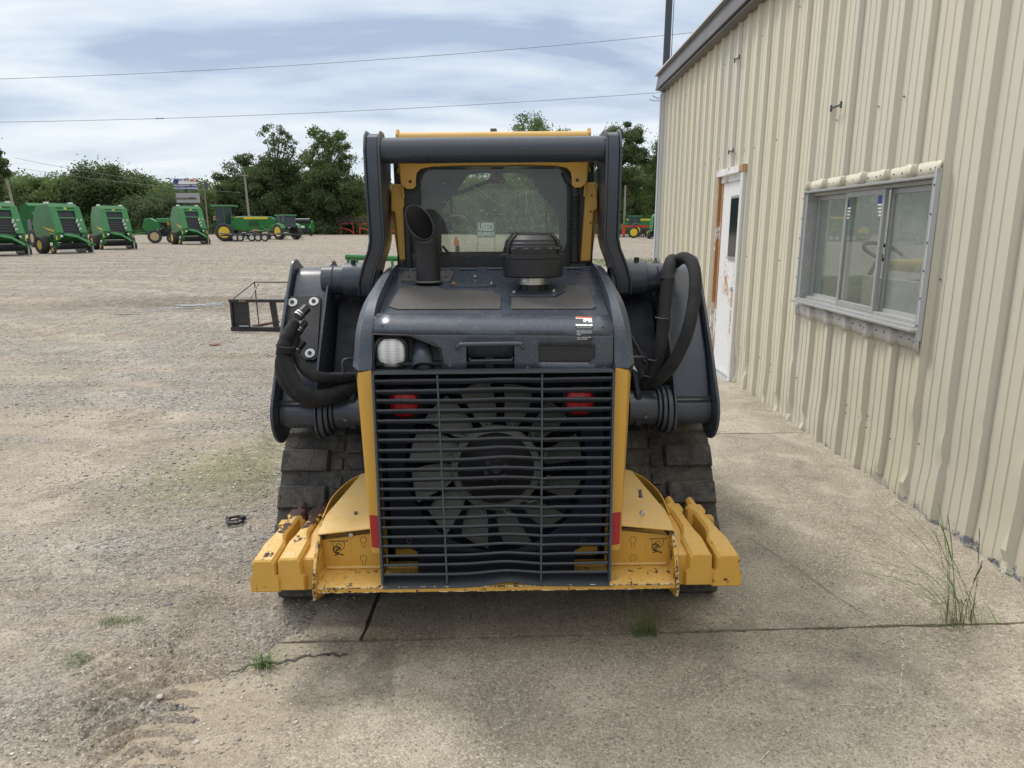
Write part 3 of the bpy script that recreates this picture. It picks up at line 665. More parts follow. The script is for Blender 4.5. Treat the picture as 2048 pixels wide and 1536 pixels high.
# ---------------------------------------------------------------- the building
WX = 2.35; WY1 = 11.75; EAVE = 3.85
bld = empty('metal_building', (WX, 4.0, 0.037), 0, 'long cream corrugated metal building with rusty door and aluminium window', 'building')
BO = Vector((WX, 4.0, 0.037))
def mk_wall():
    t = NT('cream_metal_siding'); p = t.pos(); X, Y, Z = t.sep(p)
    n = t.noise(t.map(p, (1, 1, 0.12)), 1.5, 5, 0.6); n2 = t.noise(p, 3, 6, 0.65); f = t.noise(p, 55, 4, 0.6)
    pn = t.N.new('ShaderNodeTexWhiteNoise'); pn.noise_dimensions = '1D'; t.L.new(t.m('FLOOR', t.m('DIVIDE', Y, 0.915)), pn.inputs['W'])
    c = t.mix(t.rng(n, 0.35, 0.65), (0.62, 0.575, 0.445), (0.575, 0.55, 0.46))
    c = t.mix(t.m('MULTIPLY', pn.outputs[0], 0.35), c, (0.70, 0.62, 0.42))
    c = t.mix(t.rng(n2, 0.55, 0.75, 0, 0.35), c, (0.50, 0.46, 0.37))
    vs_ = t.noise(t.map(p, (1, 9, 0.25)), 1.0, 5, 0.6)
    c = t.mix(t.rng(vs_, 0.54, 0.72, 0, 0.3), c, (0.52, 0.47, 0.36))
    fy = t.m('FRACT', t.m('DIVIDE', t.m('ADD', Y, 7.05), 0.915))
    c = t.mix(t.rng(t.m('ABSOLUTE', t.m('SUBTRACT', fy, 0.5)), 0.490, 0.497, 0, 0.3), c, (0.2, 0.18, 0.15))
    low = t.rng(t.m('ADD', Z, t.m('MULTIPLY', t.m('SUBTRACT', n2, 0.5), 0.35)), 0.0, 0.85, 0.35, 0)
    c = t.mix(low, c, (0.46, 0.42, 0.34))
    pk = t.rng(t.m('ADD', Z, t.m('MULTIPLY', t.m('SUBTRACT', t.noise(p, 9, 6, 0.7), 0.5), 0.5)), 0.015, 0.03, 1, 0)
    pk = t.m('MULTIPLY', pk, t.rng(Y, 1.2, -0.8))
    c = t.mix(pk, c, t.mix(t.rng(f, 0.4, 0.6), (0.22, 0.28, 0.36), (0.13, 0.09, 0.07)))
    t.set('Base Color', c).set('Roughness', 0.5).bump(t.m('ADD', f, t.m('MULTIPLY', n2, 2)), 0.12, 0.01)
    return t.mat
M['siding'] = mk_wall()
M['screw'] = plain('rusty_screw', (0.12, 0.09, 0.07), 0.7)
WIN = (4.03, 5.76, 1.09, 1.935); DOOR = (7.42, 8.32, 0.0, 2.24)
def siding():
    prof = []                                          # (y, out)
    y = -3.05
    while y < WY1-0.02:
        for dy, o in ((0.0, 0), (0.022, 0.032), (0.062, 0.032), (0.084, 0), (0.142, 0), (0.149, 0.005), (0.158, 0.005), (0.165, 0), (0.222, 0), (0.229, 0.005), (0.238, 0.005), (0.245, 0)):
            prof.append((y+dy, o))
        y += 0.305
    prof = [q for q in prof if q[0] < WY1] + [(WY1, 0)]
    def at(yy):
        for a, b in zip(prof[:-1], prof[1:]):
            if a[0] <= yy <= b[0]: return a[1]+(b[1]-a[1])*(yy-a[0])/(b[0]-a[0])
    for e in (WIN[0], WIN[1], DOOR[0], DOOR[1]): prof.append((e, at(e)))
    prof.sort()
    zs = sorted(set([0.03, 0.06, 0.1, 0.16, 0.22, 0.28, 0.34, 0.4, 0.46, 0.52, 0.58, 0.65, 0.72, 0.8, 0.9, 1.0, WIN[2], 1.3, 1.6, WIN[3], DOOR[3], 2.6, 3.0, 3.4, EAVE-0.05]))
    Y = np.array([q[0] for q in prof]); O = np.array([q[1] for q in prof]); Zs = np.array(zs)
    YY, ZZ = np.meshgrid(Y, Zs, indexing='ij'); OO = np.repeat(O[:, None], len(zs), 1)
    low = np.clip(1-(ZZ-0.15)/0.75, 0, 1)*np.clip(ZZ/0.08, 0, 1)
    dent = (fbm(YY*1.7+3, ZZ*2.2+9, 3)-0.5)*0.035*low
    big = OO > 0.02
    kink = np.where(big & (fbm(YY*9+5, ZZ*8+2, 2) > 0.60), -0.02, 0)*low
    sh = (fbm(YY*2.3+13, ZZ*3.2, 3)-0.5)*0.026*low
    XX = -OO - dent - kink - (fbm(YY*0.8, ZZ*0.9+40, 2)-0.5)*0.01
    bot = np.where(ZZ < 0.04, (fbm(YY*3+1, ZZ*0+3, 3)-0.5)*0.035, 0)
    V = np.stack([XX, YY-4.0+sh, ZZ-0.037+bot+0.0], -1); n2 = len(zs); mb = MB(); mb.v = [tuple(v) for v in V.reshape(-1, 3)]
    for i in range(len(Y)-1):
        ym = (Y[i]+Y[i+1])/2
        for j in range(n2-1):
            zm = (Zs[j]+Zs[j+1])/2
            if WIN[0] < ym < WIN[1] and WIN[2] < zm < WIN[3]: continue
            if DOOR[0] < ym < DOOR[1] and zm < DOOR[3]: continue
            a = i*n2+j; mb.f.append((a, a+n2, a+n2+1, a+1)); mb.m.append(0)
    mb.mi = 1; rr = random.Random(12)
    for yb in range(46):
        y0 = -2.9+yb*0.305
        for z in (0.35, 0.42, 1.37, 2.42, 3.45):
            if WIN[0]-.1 < y0+0.12 < WIN[1]+.1 and 1 < z < 2: continue
            if DOOR[0]-.1 < y0+0.12 < DOOR[1]+.1 and z < 2.3: continue
            if rr.random() < 0.5: zq = z+rr.random()*0.02; mb.lathe([(0.0055, 0), (0.0055, 0.006), (0, 0.006)], (-0.004, y0+0.115-4, zq-0.037), (-1, 0, 0), 6)
    w = mb.build('siding', [M['siding'], M['screw']], bld, ang=20, recalc=False)
    return w
wall = siding()
def B(y, z, x=0.0): return Vector((x, y-4.0, z-0.037))
mb = MB()                                             # end wall, back walls, floor of the room
mb.box((3.0, WY1-4.0+0.02, 1.9), (6.0, 0.04, 3.75))
mb.box((6.0, 4.35-4.0, 1.35), (0.06, 14.7, 2.65)); mb.box((6.0, 4.35-4.0, 3.85), (0.06, 14.7, 0.1)); mb.box((3.0, -3.1-4.0, 1.9), (6.0, 0.05, 3.75))  # open band high in the unseen back wall, added to bring in daylight
mb.build('far_walls', M['siding'], bld)
M['room'] = plain('pale_room_paint', (0.75, 0.75, 0.72), 0.8); M['roomfloor'] = plain('dusty_floor', (0.36, 0.33, 0.29), 0.9)  # even pale paint for the partitions
mb = MB(); mb.box((2.9, 0.5, 0.015), (5.7, 14.0, 0.03)); mb.build('floor', M['roomfloor'], bld)
mb = MB(); mb.box((3.6, 1.9, 1.2), (0.05, 9, 2.3)); mb.box((1.85, -1.9, 1.5), (3.4, 0.05, 2.9)); mb.box((1.85, 5.6, 1.5), (3.4, 0.05, 2.9)); mb.build('partition', M['room'], bld)
# roof edge
M['trimlt'] = paint('roof_trim_light', (0.30, 0.30, 0.30), 0.5, 0.3, 0.1, sc=2); M['trimdk'] = paint('roof_trim_dark', (0.125, 0.115, 0.115), 0.45, 0.3, 0.1, sc=2)
mb = MB(); mb.ext([B(-3.2, EAVE-0.04, x) + Vector((0, 0, 0)) for x in ()] or [(-0.16, -7.2, EAVE-0.10), (0.02, -7.2, EAVE-0.10), (0.02, -7.2, EAVE+0.20), (-0.12, -7.2, EAVE+0.15)], (0, WY1-4.0+7.32, 0)); mb.build('fascia', M['trimdk'], bld, bev=0.006)
mb = MB(); rz = lambda x: EAVE+0.19+(x+0.13)*0.128
for (ya, yb) in ((-7.2, -1.5), (-1.495, 6.495), (6.5, WY1-4.0+0.15)):
    roof_gap = ya == -1.495  # unseen opening in the roof, added to let light into the room
    mb.ext([(-0.175, ya, EAVE+0.12), (-0.13, ya, EAVE+0.19), (0.7, ya, rz(0.7)), (0.7, ya, rz(0.7)-0.07), (0.0, ya, EAVE+0.11)] if roof_gap else [(-0.175, ya, EAVE+0.12), (-0.13, ya, EAVE+0.19), (6.2, ya, EAVE+1.0), (6.2, ya, EAVE+0.93), (0.0, ya, EAVE+0.11)], (0, yb-ya, 0))
    if roof_gap: mb.ext([(3.6, ya, rz(3.6)), (6.2, ya, rz(6.2)), (6.2, ya, rz(6.2)-0.07), (3.6, ya, rz(3.6)-0.07)], (0, yb-ya, 0))
mb.build('roof', M['trimlt'], bld)
mb = MB(); mb.box((-0.07, 0.25, EAVE-0.125), (0.12, WY1+3.2, 0.02)); mb.build('soffit', M['trimdk'], bld)
M['cornertrim'] = paint('corner_trim_paint', (0.50, 0.52, 0.54), 0.5, 0.3, 0.3, (0.45, 0.44, 0.42), sc=2)
mb = MB(); mb.box((-0.03, WY1-4.0-0.03, 1.84), (0.10, 0.14, 3.7)); mb.box((-0.092, WY1-4.0-0.02, 1.85), (0.02, 0.07, 3.65)); mb.build('corner_trim', M['cornertrim'], bld, bev=0.004)
mb = MB(); mb.tube([(-0.05, WY1-4-0.02, 3.66), (-0.14, WY1-4+0.02, 3.62), (-0.22, WY1-4, 3.66)], 0.006, 5); mb.tube([(-0.05, WY1-4-0.02, 3.6), (-0.16, WY1-4+0.02, 3.58), (-0.27, WY1-4, 3.60)], 0.005, 5); mb.tube([(-0.02, WY1-4-0.02, 3.75), (-0.06, WY1-4-0.02, 3.70), (-0.05, WY1-4-0.02, 3.62)], 0.006, 5); mb.build('loose_cable', M['wire'], bld)
mb = MB()
for k in range(40):
    y0 = -3+k*0.36; mb.box(B(y0+0.1, 0.010, -0.018-0.01*rnd.random()), (0.05, 0.34+0.04*rnd.random(), 0.05+0.02*rnd.random()), (0, 0.1*rnd.random(), 0.03*(rnd.random()-.5)))
mb.build('foundation_edge', M['conc'], bld, bev=0.006)
# clips on the wall
for (px, py) in ((1481, 118), (1469, 303), (1682, 214)):
    dd = WX*F/(px-1034); d = dd
    for _ in range(6):
        k = drop(py, d); d = (dd - k*math.sin(PIT))/math.cos(PIT)
    z = H-drop(py, d); mb = MB(); mb.box(B(d, z, -0.045), (0.008, 0.16, 0.012)); mb.box(B(d-0.08, z, -0.045), (0.012, 0.012, 0.045)); mb.box(B(d+0.08, z, -0.045), (0.012, 0.012, 0.045)); mb.build('wall_clip', M['wire'], bld)
# window
M['alu'] = paint('weathered_aluminium', (0.48, 0.48, 0.465), 0.4, 0.4, 0.3, (0.25, 0.23, 0.20), sc=14, metal=0.55, bump=0.1)
win = MB(); y0, y1, z0, z1 = WIN; xo = -0.045
fw = 0.05
def wb(m, ya, yb, za, zb, xa, xb): m.box(((xa+xb)/2, (ya+yb)/2-4.0, (za+zb)/2-0.037), (abs(xb-xa), abs(yb-ya), abs(zb-za)))
wo = MB()
wb(wo, y0-0.028, y0-0.004, z0, z1, -0.06, 0.12); wb(wo, y1-0.02, y1+0.03, z0, z1, -0.05, 0.12); wb(wo, y0-0.03, y1+0.03, z1-0.010, z1+0.006, -0.066, 0.12); wb(wo, y0+0.02, y1-0.02, z1-0.034, z1-0.011, -0.010, 0.12)
wb(wo, y0-0.03, y1+0.03, z0-0.03, z0+0.012, -0.06, 0.12); wb(wo, y0-0.04, y1+0.04, z0-0.02, z0-0.004, -0.10, -0.061)
wb(wo, y0+0.02, y1-0.02, z0+0.012, z0+0.032, -0.01, 0.11); wb(wo, y0+0.02, y1-0.02, z0+0.012, z0+0.045, 0.03, 0.045)
wnd = wo.build('window', M['alu'], bld, bev=0.003)
def sash(ya, yb, x, glass, t=0.032):
    m = MB()
    wb(m, ya, ya+t, z0+0.02, z1-0.035, x-0.014, x+0.014); wb(m, yb-t, yb, z0+0.02, z1-0.035, x-0.014, x+0.014)
    wb(m, ya+t, yb-t, z0+0.02, z0+0.055, x-0.013, x+0.013); wb(m, ya+t, yb-t, z1-0.07, z1-0.035, x-0.013, x+0.013)
    m.build('frame', M['alu'], wnd, bev=0.003)
    g = MB(); wb(g, ya+t, yb-t, z0+0.055, z1-0.07, x-0.002, x+0.002); g.build('pane', glass, wnd)
sash(y1-0.02-0.60, y1-0.02, 0.045, M['winglass']); sash(y0+0.585, y1-0.60, 0.0, M['winglass'], 0.03); sash(y0-0.002, y0+0.60, 0.045, M['dustyglass'])
# flashing following the ribs, above and below
def flash(z, hgt, mat, name, slope):
    m = MB(); first = -3.05; pts = []; k0 = int((y0-0.06-first)/0.305)
    for k in range(k0-1, k0+9):
        b_ = first+k*0.305
        for dy, o in ((0.006, 0.004), (0.016, 0.038), (0.068, 0.038), (0.078, 0.004), (0.19, 0.006), (0.29, 0.004)):
            if y0-0.05 < b_+dy < y1+0.06: pts.append((b_+dy, o))
    vs = []
    for (yy, o) in pts:
        w1 = 0.003*math.sin(yy*31)+0.003*math.sin(yy*67)
        vs += [B(yy, z, -o-0.014), B(yy, z+hgt*0.5, -o-0.011-w1*0.4), B(yy, z+hgt+w1, -o-0.005)]
    m.add(vs, [(3*i+j, 3*i+3+j, 3*i+4+j, 3*i+1+j) for i in range(len(pts)-1) for j in (0, 1)])
    m.mi = 1; r = random.Random(4)
    yy = y0
    while yy < y1:
        ph = (yy-first) % 0.305; o = 0.034 if 0.012 < ph < 0.072 else 0.004
        m.cyl(B(yy, z+hgt*0.45, -o-0.008), B(yy, z+hgt*0.45, -o-0.018), 0.006, n=6); yy += 0.095+0.02*r.random()
    ob = m.build(name, [mat, M['wire']], bld, ang=20); s_ = ob.modifiers.new('solid', 'SOLIDIFY'); s_.thickness = 0.003
M['flashw'] = paint('white_flashing', (0.70, 0.69, 0.66), 0.55, 0.3, 0.5, (0.40, 0.36, 0.30), sc=12, bump=0.2)
M['flashc'] = paint('cream_flashing', (0.62, 0.58, 0.45), 0.55, 0.3, 0.5, (0.42, 0.38, 0.28), sc=12, bump=0.2)
flash(z1+0.012, 0.07, M['flashc'], 'top_flashing', 0); flash(z0-0.035, -0.10, M['flashw'], 'bottom_flashing', 0)
for (ya, yb, za, zb, xa, sc_) in ((y0-0.045, y0-0.03, z0-0.07, z1+0.04, -0.065, y0-0.038), (y1+0.03, y1+0.045, z0-0.02, z1+0.01, -0.06, y1+0.043)):
    m = MB(); wb(m, ya, yb, za, zb, xa, -0.035); m.mi = 1
    for k in range(6): m.cyl(B(sc_, z0+0.02+k*0.155, xa+0.001), B(sc_, z0+0.02+k*0.155, xa-0.005), 0.006, n=6)
    m.build('side_flashing', [M['cornertrim'], M['wire']], bld, bev=0.002)
# stickers in the panes
for (yy, zz) in ((5.14, 1.80), (4.68, 1.81)):
    m = MB(); wb(m, yy-0.02, yy+0.035, zz, zz+0.05, -0.006, -0.0045); s1 = m.build('sticker', plain('blue_sticker', (0.03, 0.06, 0.28), 0.5), wnd)
    m = MB()
    for k in range(4): wb(m, yy-0.055+0.004*k, yy+0.03-0.008*k, zz-0.022*k-0.014, zz-0.022*k-0.003, -0.006, -0.0045)
    m.build('sticker', M['white'], wnd)
# door
def mk_rustywhite(name, th):
    t = NT(name); p = t.pos(); n = t.noise(t.map(p, (1, 1, 0.35)), 3.2, 6, 0.68, 0.4); f = t.noise(p, 22, 6, 0.7)
    Z = t.sep(p)[2]
    band = t.rng(t.m('ABSOLUTE', t.m('SUBTRACT', Z, 1.0)), 0.1, 0.55, 0.08, 0.0)
    m_ = t.rng(t.m('ADD', t.m('ADD', t.m('MULTIPLY', n, 0.7), t.m('MULTIPLY', f, 0.3)), band), th, th+0.06)
    c = t.mix(t.rng(f, 0.5, 0.7, 0, 0.4), (0.74, 0.74, 0.74), (0.55, 0.53, 0.50))
    c = t.mix(m_, c, t.mix(f, (0.30, 0.13, 0.05), (0.46, 0.27, 0.13)))
    t.set('Base Color', c).set('Roughness', t.mix(m_, 0.45, 0.85)).bump(t.m('ADD', m_, f), 0.2, 0.004); return t.mat
M['doorw'] = mk_rustywhite('rust_stained_white_door', 0.595); M['doorf'] = mk_rustywhite('rusty_door_frame', 0.50); M['rust'] = mk_rustywhite('rusty_trim', 0.42)
d0, d1, _, dz = DOOR
m = MB(); wb(m, d0+0.045, d1-0.10, 0.05, dz-0.09, -0.012, 0.03)
m.build('door', M['doorw'], bld, bev=0.003); door = bpy.data.objects['door']
m = MB(); wb(m, d0+0.10, d0+0.46, 1.32, 2.0, -0.026, -0.013); m.build('frame', M['alu'], door, bev=0.003)
m = MB(); wb(m, d0+0.13, d0+0.43, 1.36, 1.97, -0.031, -0.027); m.build('pane', M['cabdark'], door)
m = MB(); m.lathe([(0.012, 0), (0.012, 0.03), (0.027, 0.04), (0.027, 0.06), (0.0, 0.066)], B(d0+0.09, 1.02, -0.012), (-1, 0, 0), 16); m.build('handle', M['steel'], door)
m = MB(); wb(m, d0-0.03, d0+0.045, 0.0, dz, -0.065, 0.06); m.build('door_frame', M['flashw'], bld, bev=0.004)
m = MB(); wb(m, d1-0.10, d1-0.03, 0.0, dz-0.05, -0.02, 0.06); wb(m, d1-0.03, d1+0.03, 0.0, dz, -0.05, 0.06); m.build('door_frame', M['rust'], bld, bev=0.004)
m = MB(); wb(m, d0+0.045, d1-0.03, dz-0.09, dz-0.002, -0.03, 0.06); wb(m, d0-0.05, d1+0.03, dz-0.02, dz+0.05, -0.075, -0.02); m.build('door_lintel', M['doorf'], bld, bev=0.004)
m = MB(); wb(m, d0-0.02, d1+0.02, 0.0, 0.045, -0.10, 0.05); wb(m, d0, d1, 0.045, 0.06, -0.03, 0.05); m.build('threshold', M['alu'], bld, bev=0.004)
# ---------------------------------------------------------------- poles, wires, billboard
def wheel(parent, c, r, w, rim, ax=(1, 0, 0), n=28, lug=True, out=1, rimr=0.5):
    ax = Vector(ax).normalized(); m = MB(); h = w/2; rr = r*rimr
    prof = [(rr, -h*0.7), (r*0.78, -h), (r*0.93, -h*0.95), (r, -h*0.65), (r*0.985, -h*0.3), (r, 0), (r*0.985, h*0.3), (r, h*0.65), (r*0.93, h*0.95), (r*0.78, h), (rr, h*0.7)]
    m.lathe(prof, c, ax, n)
    t = m.build('wheel', M['tyre'], parent, ang=50)
    q = MB(); q.lathe([(rr*1.02, h*0.72*out), (rr*0.95, h*0.5*out), (rr*0.75, h*0.25*out), (rr*0.35, h*0.3*out), (rr*0.28, h*0.5*out), (0.0, h*0.5*out)], c, ax, 20); q.build('rim', rim, t)
    q = MB(); q.lathe([(rr*1.0, -h*0.6*out), (0.0, -h*0.4*out)], c, ax, 16); q.build('rim', rim, t)
    return t
def pole_obj(name, x, y, h, r0, r1, mat, label, cat, lean=(0, 0), arm=None, group=None):
    o = empty(name, (x, y, gh(x, y)-0.05), 0, label, cat, group)
    m = MB(); m.cyl((0, 0, 0), (lean[0], lean[1], h), r0, r1, 12); m.build('pole', mat, o)
    if arm:
        for (z, l) in arm:
            f = z/h; m = MB(); m.box((lean[0]*f, lean[1]*f-0.1, z), (l, 0.10, 0.12)); a = m.build('crossarm', mat, o)
            for s in (-0.45, 0.0, 0.45):
                q = MB(); q.lathe([(0.03, 0), (0.06, 0.05), (0.03, 0.09), (0.06, 0.13), (0.02, 0.18)], (lean[0]*f+s*l, lean[1]*f-0.1, z+0.06), (0, 0, 1), 8); q.build('insulator', M['polemetal'], a)
    return o
v = W3(1328, 160, 16.5); x, y = v.x, v.y
lp = pole_obj('light_pole', x+0.0, y, 14, 0.085, 0.06, M['polemetal'], 'tall slim dark pole rising behind the roof of the metal building', 'pole', lean=(0.06, 0))
m = MB(); m.cyl((0.10, -0.02, 0), (0.16, -0.02, 14), 0.008, n=5); m.build('cable', M['wire'], lp)
x, y = W3(27, 405, 80).x, 80
pole_obj('utility_pole', x, y, W3(10, 305, 80).z-gh(x, y), 0.17, 0.12, M['wood'], 'leaning wooden utility pole with crossarms at the left edge', 'pole', lean=(-0.95, 0), arm=[(6.9, 2.0), (8.3, 1.2)])
x = W3(497, 420, 88).x; pole_obj('utility_pole', x, 88, W3(492, 346, 88).z-gh(x, 88), 0.15, 0.11, M['wood'], 'pale bare pole standing behind the long green harvester', 'pole', lean=(-0.25, 0), arm=[(W3(492, 350, 88).z-gh(x, 88), 0.9)])
x = W3(411, 420, 100).x; q_ = pole_obj('utility_pole', x, 100, W3(410, 360, 100).z-gh(x, 100), 0.12, 0.09, M['wood'], 'thin grey pole with a transformer can right of the billboard', 'pole')
m = MB(); m.cyl((0.25, 0, 6.2), (0.25, 0, 7.2), 0.22, n=12); m.build('transformer', M['weldgrey'], q_)
x = W3(1249, 420, 84).x; pole_obj('utility_pole', x, 84, W3(1249, 370, 84).z-gh(x, 84), 0.13, 0.10, M['wood'], 'short pale pole in front of the trees right of the loader', 'pole')
def wire(a, b, sag, r, label, splice=None):
    a = Vector(a); b = Vector(b); pts = [a.lerp(b, t/40) - Vector((0, 0, sag*4*(t/40)*(1-t/40))) for t in range(41)]
    m = MB(); m.tube(pts, r, 5)
    if splice is not None:
        i = int(splice*40); m.tube([pts[i], pts[i].lerp(pts[i+1], 0.45)], r*2.2, 6)
    return tag(m.build('power_line', M['wirefar'], None), label, 'cable')
a = W3(-60, 158, 38); b = W3(1480, 56, 38); wire(a, b, 0.35, 0.013, 'upper overhead cable crossing the sky, the higher of the two')
a = W3(-60, 244, 40); b = W3(1420, 178, 40); wire(a, b, 0.30, 0.013, 'lower overhead cable with a splice crossing the sky, below the other', splice=0.272)
for (pa, pb, lb, dd) in (((25, 315), (350, 365), 'faint thin line running from the top of the leaning utility pole', 84), ((30, 335), (480, 385), 'faint thin line from the lower crossarm of the leaning utility pole', 86)):
    wire(W3(*pa, 80), W3(*pb, dd), 0.3, 0.018, lb)
M['lens'] = None
# billboard
x, y = W3(372, 430, 98).x, 98
bb = empty('billboard', (x, y, gh(x, y)), 0, 'blue and white advertising billboard with a second panel below, before the woods', 'billboard')
zz = lambda py: W3(372, py, 98).z - gh(x, y)
wv = lambda px: (W3(px, 380, 98).x - x)
m = MB(); m.cyl((0, 0.35, 0), (0, 0.35, zz(362)), 0.16); m.build('post', M['polemetal'], bb)
def panel(pa, pb, ya, yb, mat, name, dy=0):
    m = MB(); m.box(((wv(pa)+wv(pb))/2, dy, (zz(ya)+zz(yb))/2), (wv(pb)-wv(pa), 0.12, zz(ya)-zz(yb))); return m.build(name, mat, bb)
panel(347, 394, 357, 380, M['blue'], 'sign_panel'); panel(347.5, 393.5, 357.6, 368, M['white'], 'sign_panel', -0.08)
p3 = panel(349, 396, 386, 405, plain('photo_panel', (0.33, 0.34, 0.35), 0.6), 'sign_panel')
m = MB(); m.box((0.05, -0.09, zz(397)), (3.0, 0.03, 0.22)); m.box((0.9, -0.09, zz(395.4)), (0.7, 0.03, 0.14)); m.build('picture_band', plain('brown_band', (0.16, 0.10, 0.08), 0.7), bb)
m = MB(); m.lathe([(0.35, 0), (0.35, 0.03), (0, 0.03)], (wv(352), -0.145, zz(363)), (0, -1, 0), 20); m.build('round_logo', M['blue'], bb)
text('1 MILE', M['red'], 'lettering', bb, (wv(385), -0.15, zz(361)), (R(90), 0, 0), 0.46, 0.01, bold=0.008)
text('NEXT EXIT', M['blue'], 'lettering', bb, (wv(366), -0.15, zz(360)), (R(90), 0, 0), 0.36, 0.01, bold=0.006)
text('FREE BREAKFAST • POOL', M['white'], 'lettering', bb, (wv(370.5), -0.07, zz(370.8)), (R(90), 0, 0), 0.29, 0.01, bold=0.006)
text('TRUCK/RV PARKING', M['white'], 'lettering', bb, (wv(370.5), -0.07, zz(376.6)), (R(90), 0, 0), 0.36, 0.01, bold=0.006)

# used equipment sign out in front of the loader
gx_, gy_ = W3(972, 460, 31).x, 31
us = empty('lawn_sign', (gx_, gy_, gh(gx_, gy_)), 0, 'grey green sign on two thin legs reading used equipment, seen through the cab glass', 'sign')
zt = W3(972, 443, 31).z-gh(gx_, gy_); zb = W3(972, 475, 31).z-gh(gx_, gy_)
M['signgreen'] = plain('faded_green_sign', (0.13, 0.17, 0.14), 0.6)
m = MB(); m.box((0, 0, (zt+zb)/2), (0.80, 0.03, zt-zb)); m.build('sign_panel', M['signgreen'], us)
text('USED', M['white'], 'lettering', us, (0, -0.02, zb+(zt-zb)*0.64), (R(90), 0, 0), 0.44, 0.004, bold=0.012).scale.x = 0.62
text('EQUIPMENT', M['white'], 'lettering', us, (0, -0.02, zb+(zt-zb)*0.20), (R(90), 0, 0), 0.24, 0.004, bold=0.006).scale.x = 0.55
m = MB(); m.cyl((-0.38, 0.02, 0), (-0.38, 0.02, zt), 0.012, n=6); m.build('leg', M['polemetal'], us); m = MB(); m.cyl((0.38, 0.02, 0), (0.38, 0.02, zt), 0.012, n=6); m.build('leg', M['polemetal'], us)

# ---------------------------------------------------------------- trees
def mk_leaf(name, a, b):
    t = NT(name); i = t.g('Random Per Island'); n = t.noise(t.pos('World'), 0.35, 3)
    c = t.mix(t.m('ADD', t.m('MULTIPLY', i, 0.5), t.rng(n, 0.35, 0.65, 0, 0.5)), a, b)
    t.N.remove(t.b); df = t.N.new('ShaderNodeBsdfDiffuse'); tr = t.N.new('ShaderNodeBsdfTranslucent'); ms = t.N.new('ShaderNodeMixShader'); ms.inputs[0].default_value = 0.42
    t.L.new(c, df.inputs[0]); t.L.new(c, tr.inputs[0]); t.L.new(df.outputs[0], ms.inputs[1]); t.L.new(tr.outputs[0], ms.inputs[2]); t.L.new(ms.outputs[0], t.out.inputs[0]); return t.mat
M['leafd'] = mk_leaf('dark_oak_leaves', (0.060, 0.092, 0.042), (0.165, 0.215, 0.095))  # leaf colours brightened in place of distance haze
M['leafm'] = mk_leaf('green_leaves', (0.072, 0.115, 0.046), (0.195, 0.255, 0.100))
M['leafg'] = mk_leaf('grey_green_leaves', (0.070, 0.105, 0.055), (0.165, 0.215, 0.105))
M['leafy'] = mk_leaf('yellow_green_leaves', (0.14, 0.20, 0.03), (0.30, 0.37, 0.07))
M['bark'] = plain('bark', (0.045, 0.038, 0.030), 0.95)
def leafquads(C, Rd, n, s, r, flat=1.0):
    k = len(C); idx = r.randint(0, k, n); d = r.normal(size=(n, 3)); d /= np.linalg.norm(d, axis=1)[:, None]
    rad = Rd[idx]*(0.35+0.75*r.rand(n)**0.6)*np.where(r.rand(n) < 0.30, 1.0+0.8*r.rand(n), 1.0)
    c = C[idx]+d*rad[:, None]*np.array([1, 1, 0.75*flat])
    u = r.normal(size=(n, 3)); u /= np.linalg.norm(u, axis=1)[:, None]; w = np.cross(u, r.normal(size=(n, 3))); w /= np.linalg.norm(w, axis=1)[:, None]
    ss = s*(0.5+r.rand(n))[:, None]; u = u*ss*1.2; w = w*ss*0.7
    return np.stack([c-u, c-w*0.9, c+u, c+w], 1)
def crown_pts(r, n, cw, ch, base, top, shape='round'):
    P_ = []
    while len(P_) < n:
        p = r.uniform(-1, 1, 3)
        if shape == 'round' and np.dot(p, p) > 1: continue
        if shape == 'cone' and math.hypot(p[0], p[1]) > 1.05-0.5*(p[2]+1)/2: continue
        P_.append((p[0]*cw, p[1]*cw*0.8, base+(p[2]+1)/2*(top-base)))
    return np.array(P_)
def tree(name, x, y, top, cw, base, nl, leaves, leafs, mat, seed, label, lobe=0.25, shape='round', group=None, trunk=0.22, spread=0.8, cat='tree'):
    r = np.random.RandomState(seed); z0 = gh(x, y) if y < 900 else 1.0
    o = empty(name, (x, y, z0), 0, label, cat, group); h = top-z0; C = crown_pts(r, nl, cw, 1, base, h-lobe*cw*0.6, shape)
    Rd = cw*lobe*(0.6+0.7*r.rand(nl))
    m = MB(); fork = base*0.7+0.1*h
    m.tube([(0, 0, -0.1), (0.02*h*(r.rand()-.5), 0, fork), (0.06*h*(r.rand()-.5), 0, h*0.62), (0.08*h*(r.rand()-.5), 0, h*0.85)], [trunk*1.2, trunk*0.9, trunk*0.5, trunk*0.12], 8, sm=4)
    m.build('trunk', M['bark'], o); m = MB()
    for i in range(min(nl, 34)):
        c = Vector(C[i]); s = Vector((0, 0, max(fork*0.8, min(c.z*0.75, h*0.6)))); mid = s.lerp(c, 0.5)+Vector((0, 0, -0.05*h*(r.rand())))
        m.tube([s, mid, c, c+(c-s).normalized()*Rd[i]*0.9], [trunk*0.38, trunk*0.25, trunk*0.12, trunk*0.03], 5, sm=3)
    m.build('limbs', M['bark'], o)
    cr = quads_obj('crown', leafquads(C, Rd, leaves, leafs, r), mat, o)
    return o
def tpx(px, pytop, d): v = W3(px, pytop, d); return v.x, v.y, v.z
def T(px, pyt, d, wpx, *a, **k):
    x, y, z = tpx(px, pyt, d); return tree(k.pop('name', 'tree'), x, y, z, wpx*d/F/2, *a, **k)
T(-52, 262, 60, 86, 2.0, 57, 17617, 0.096, M['leafd'], 1, 'dark tree whose branches reach in at the left edge of the photo', lobe=0.279)
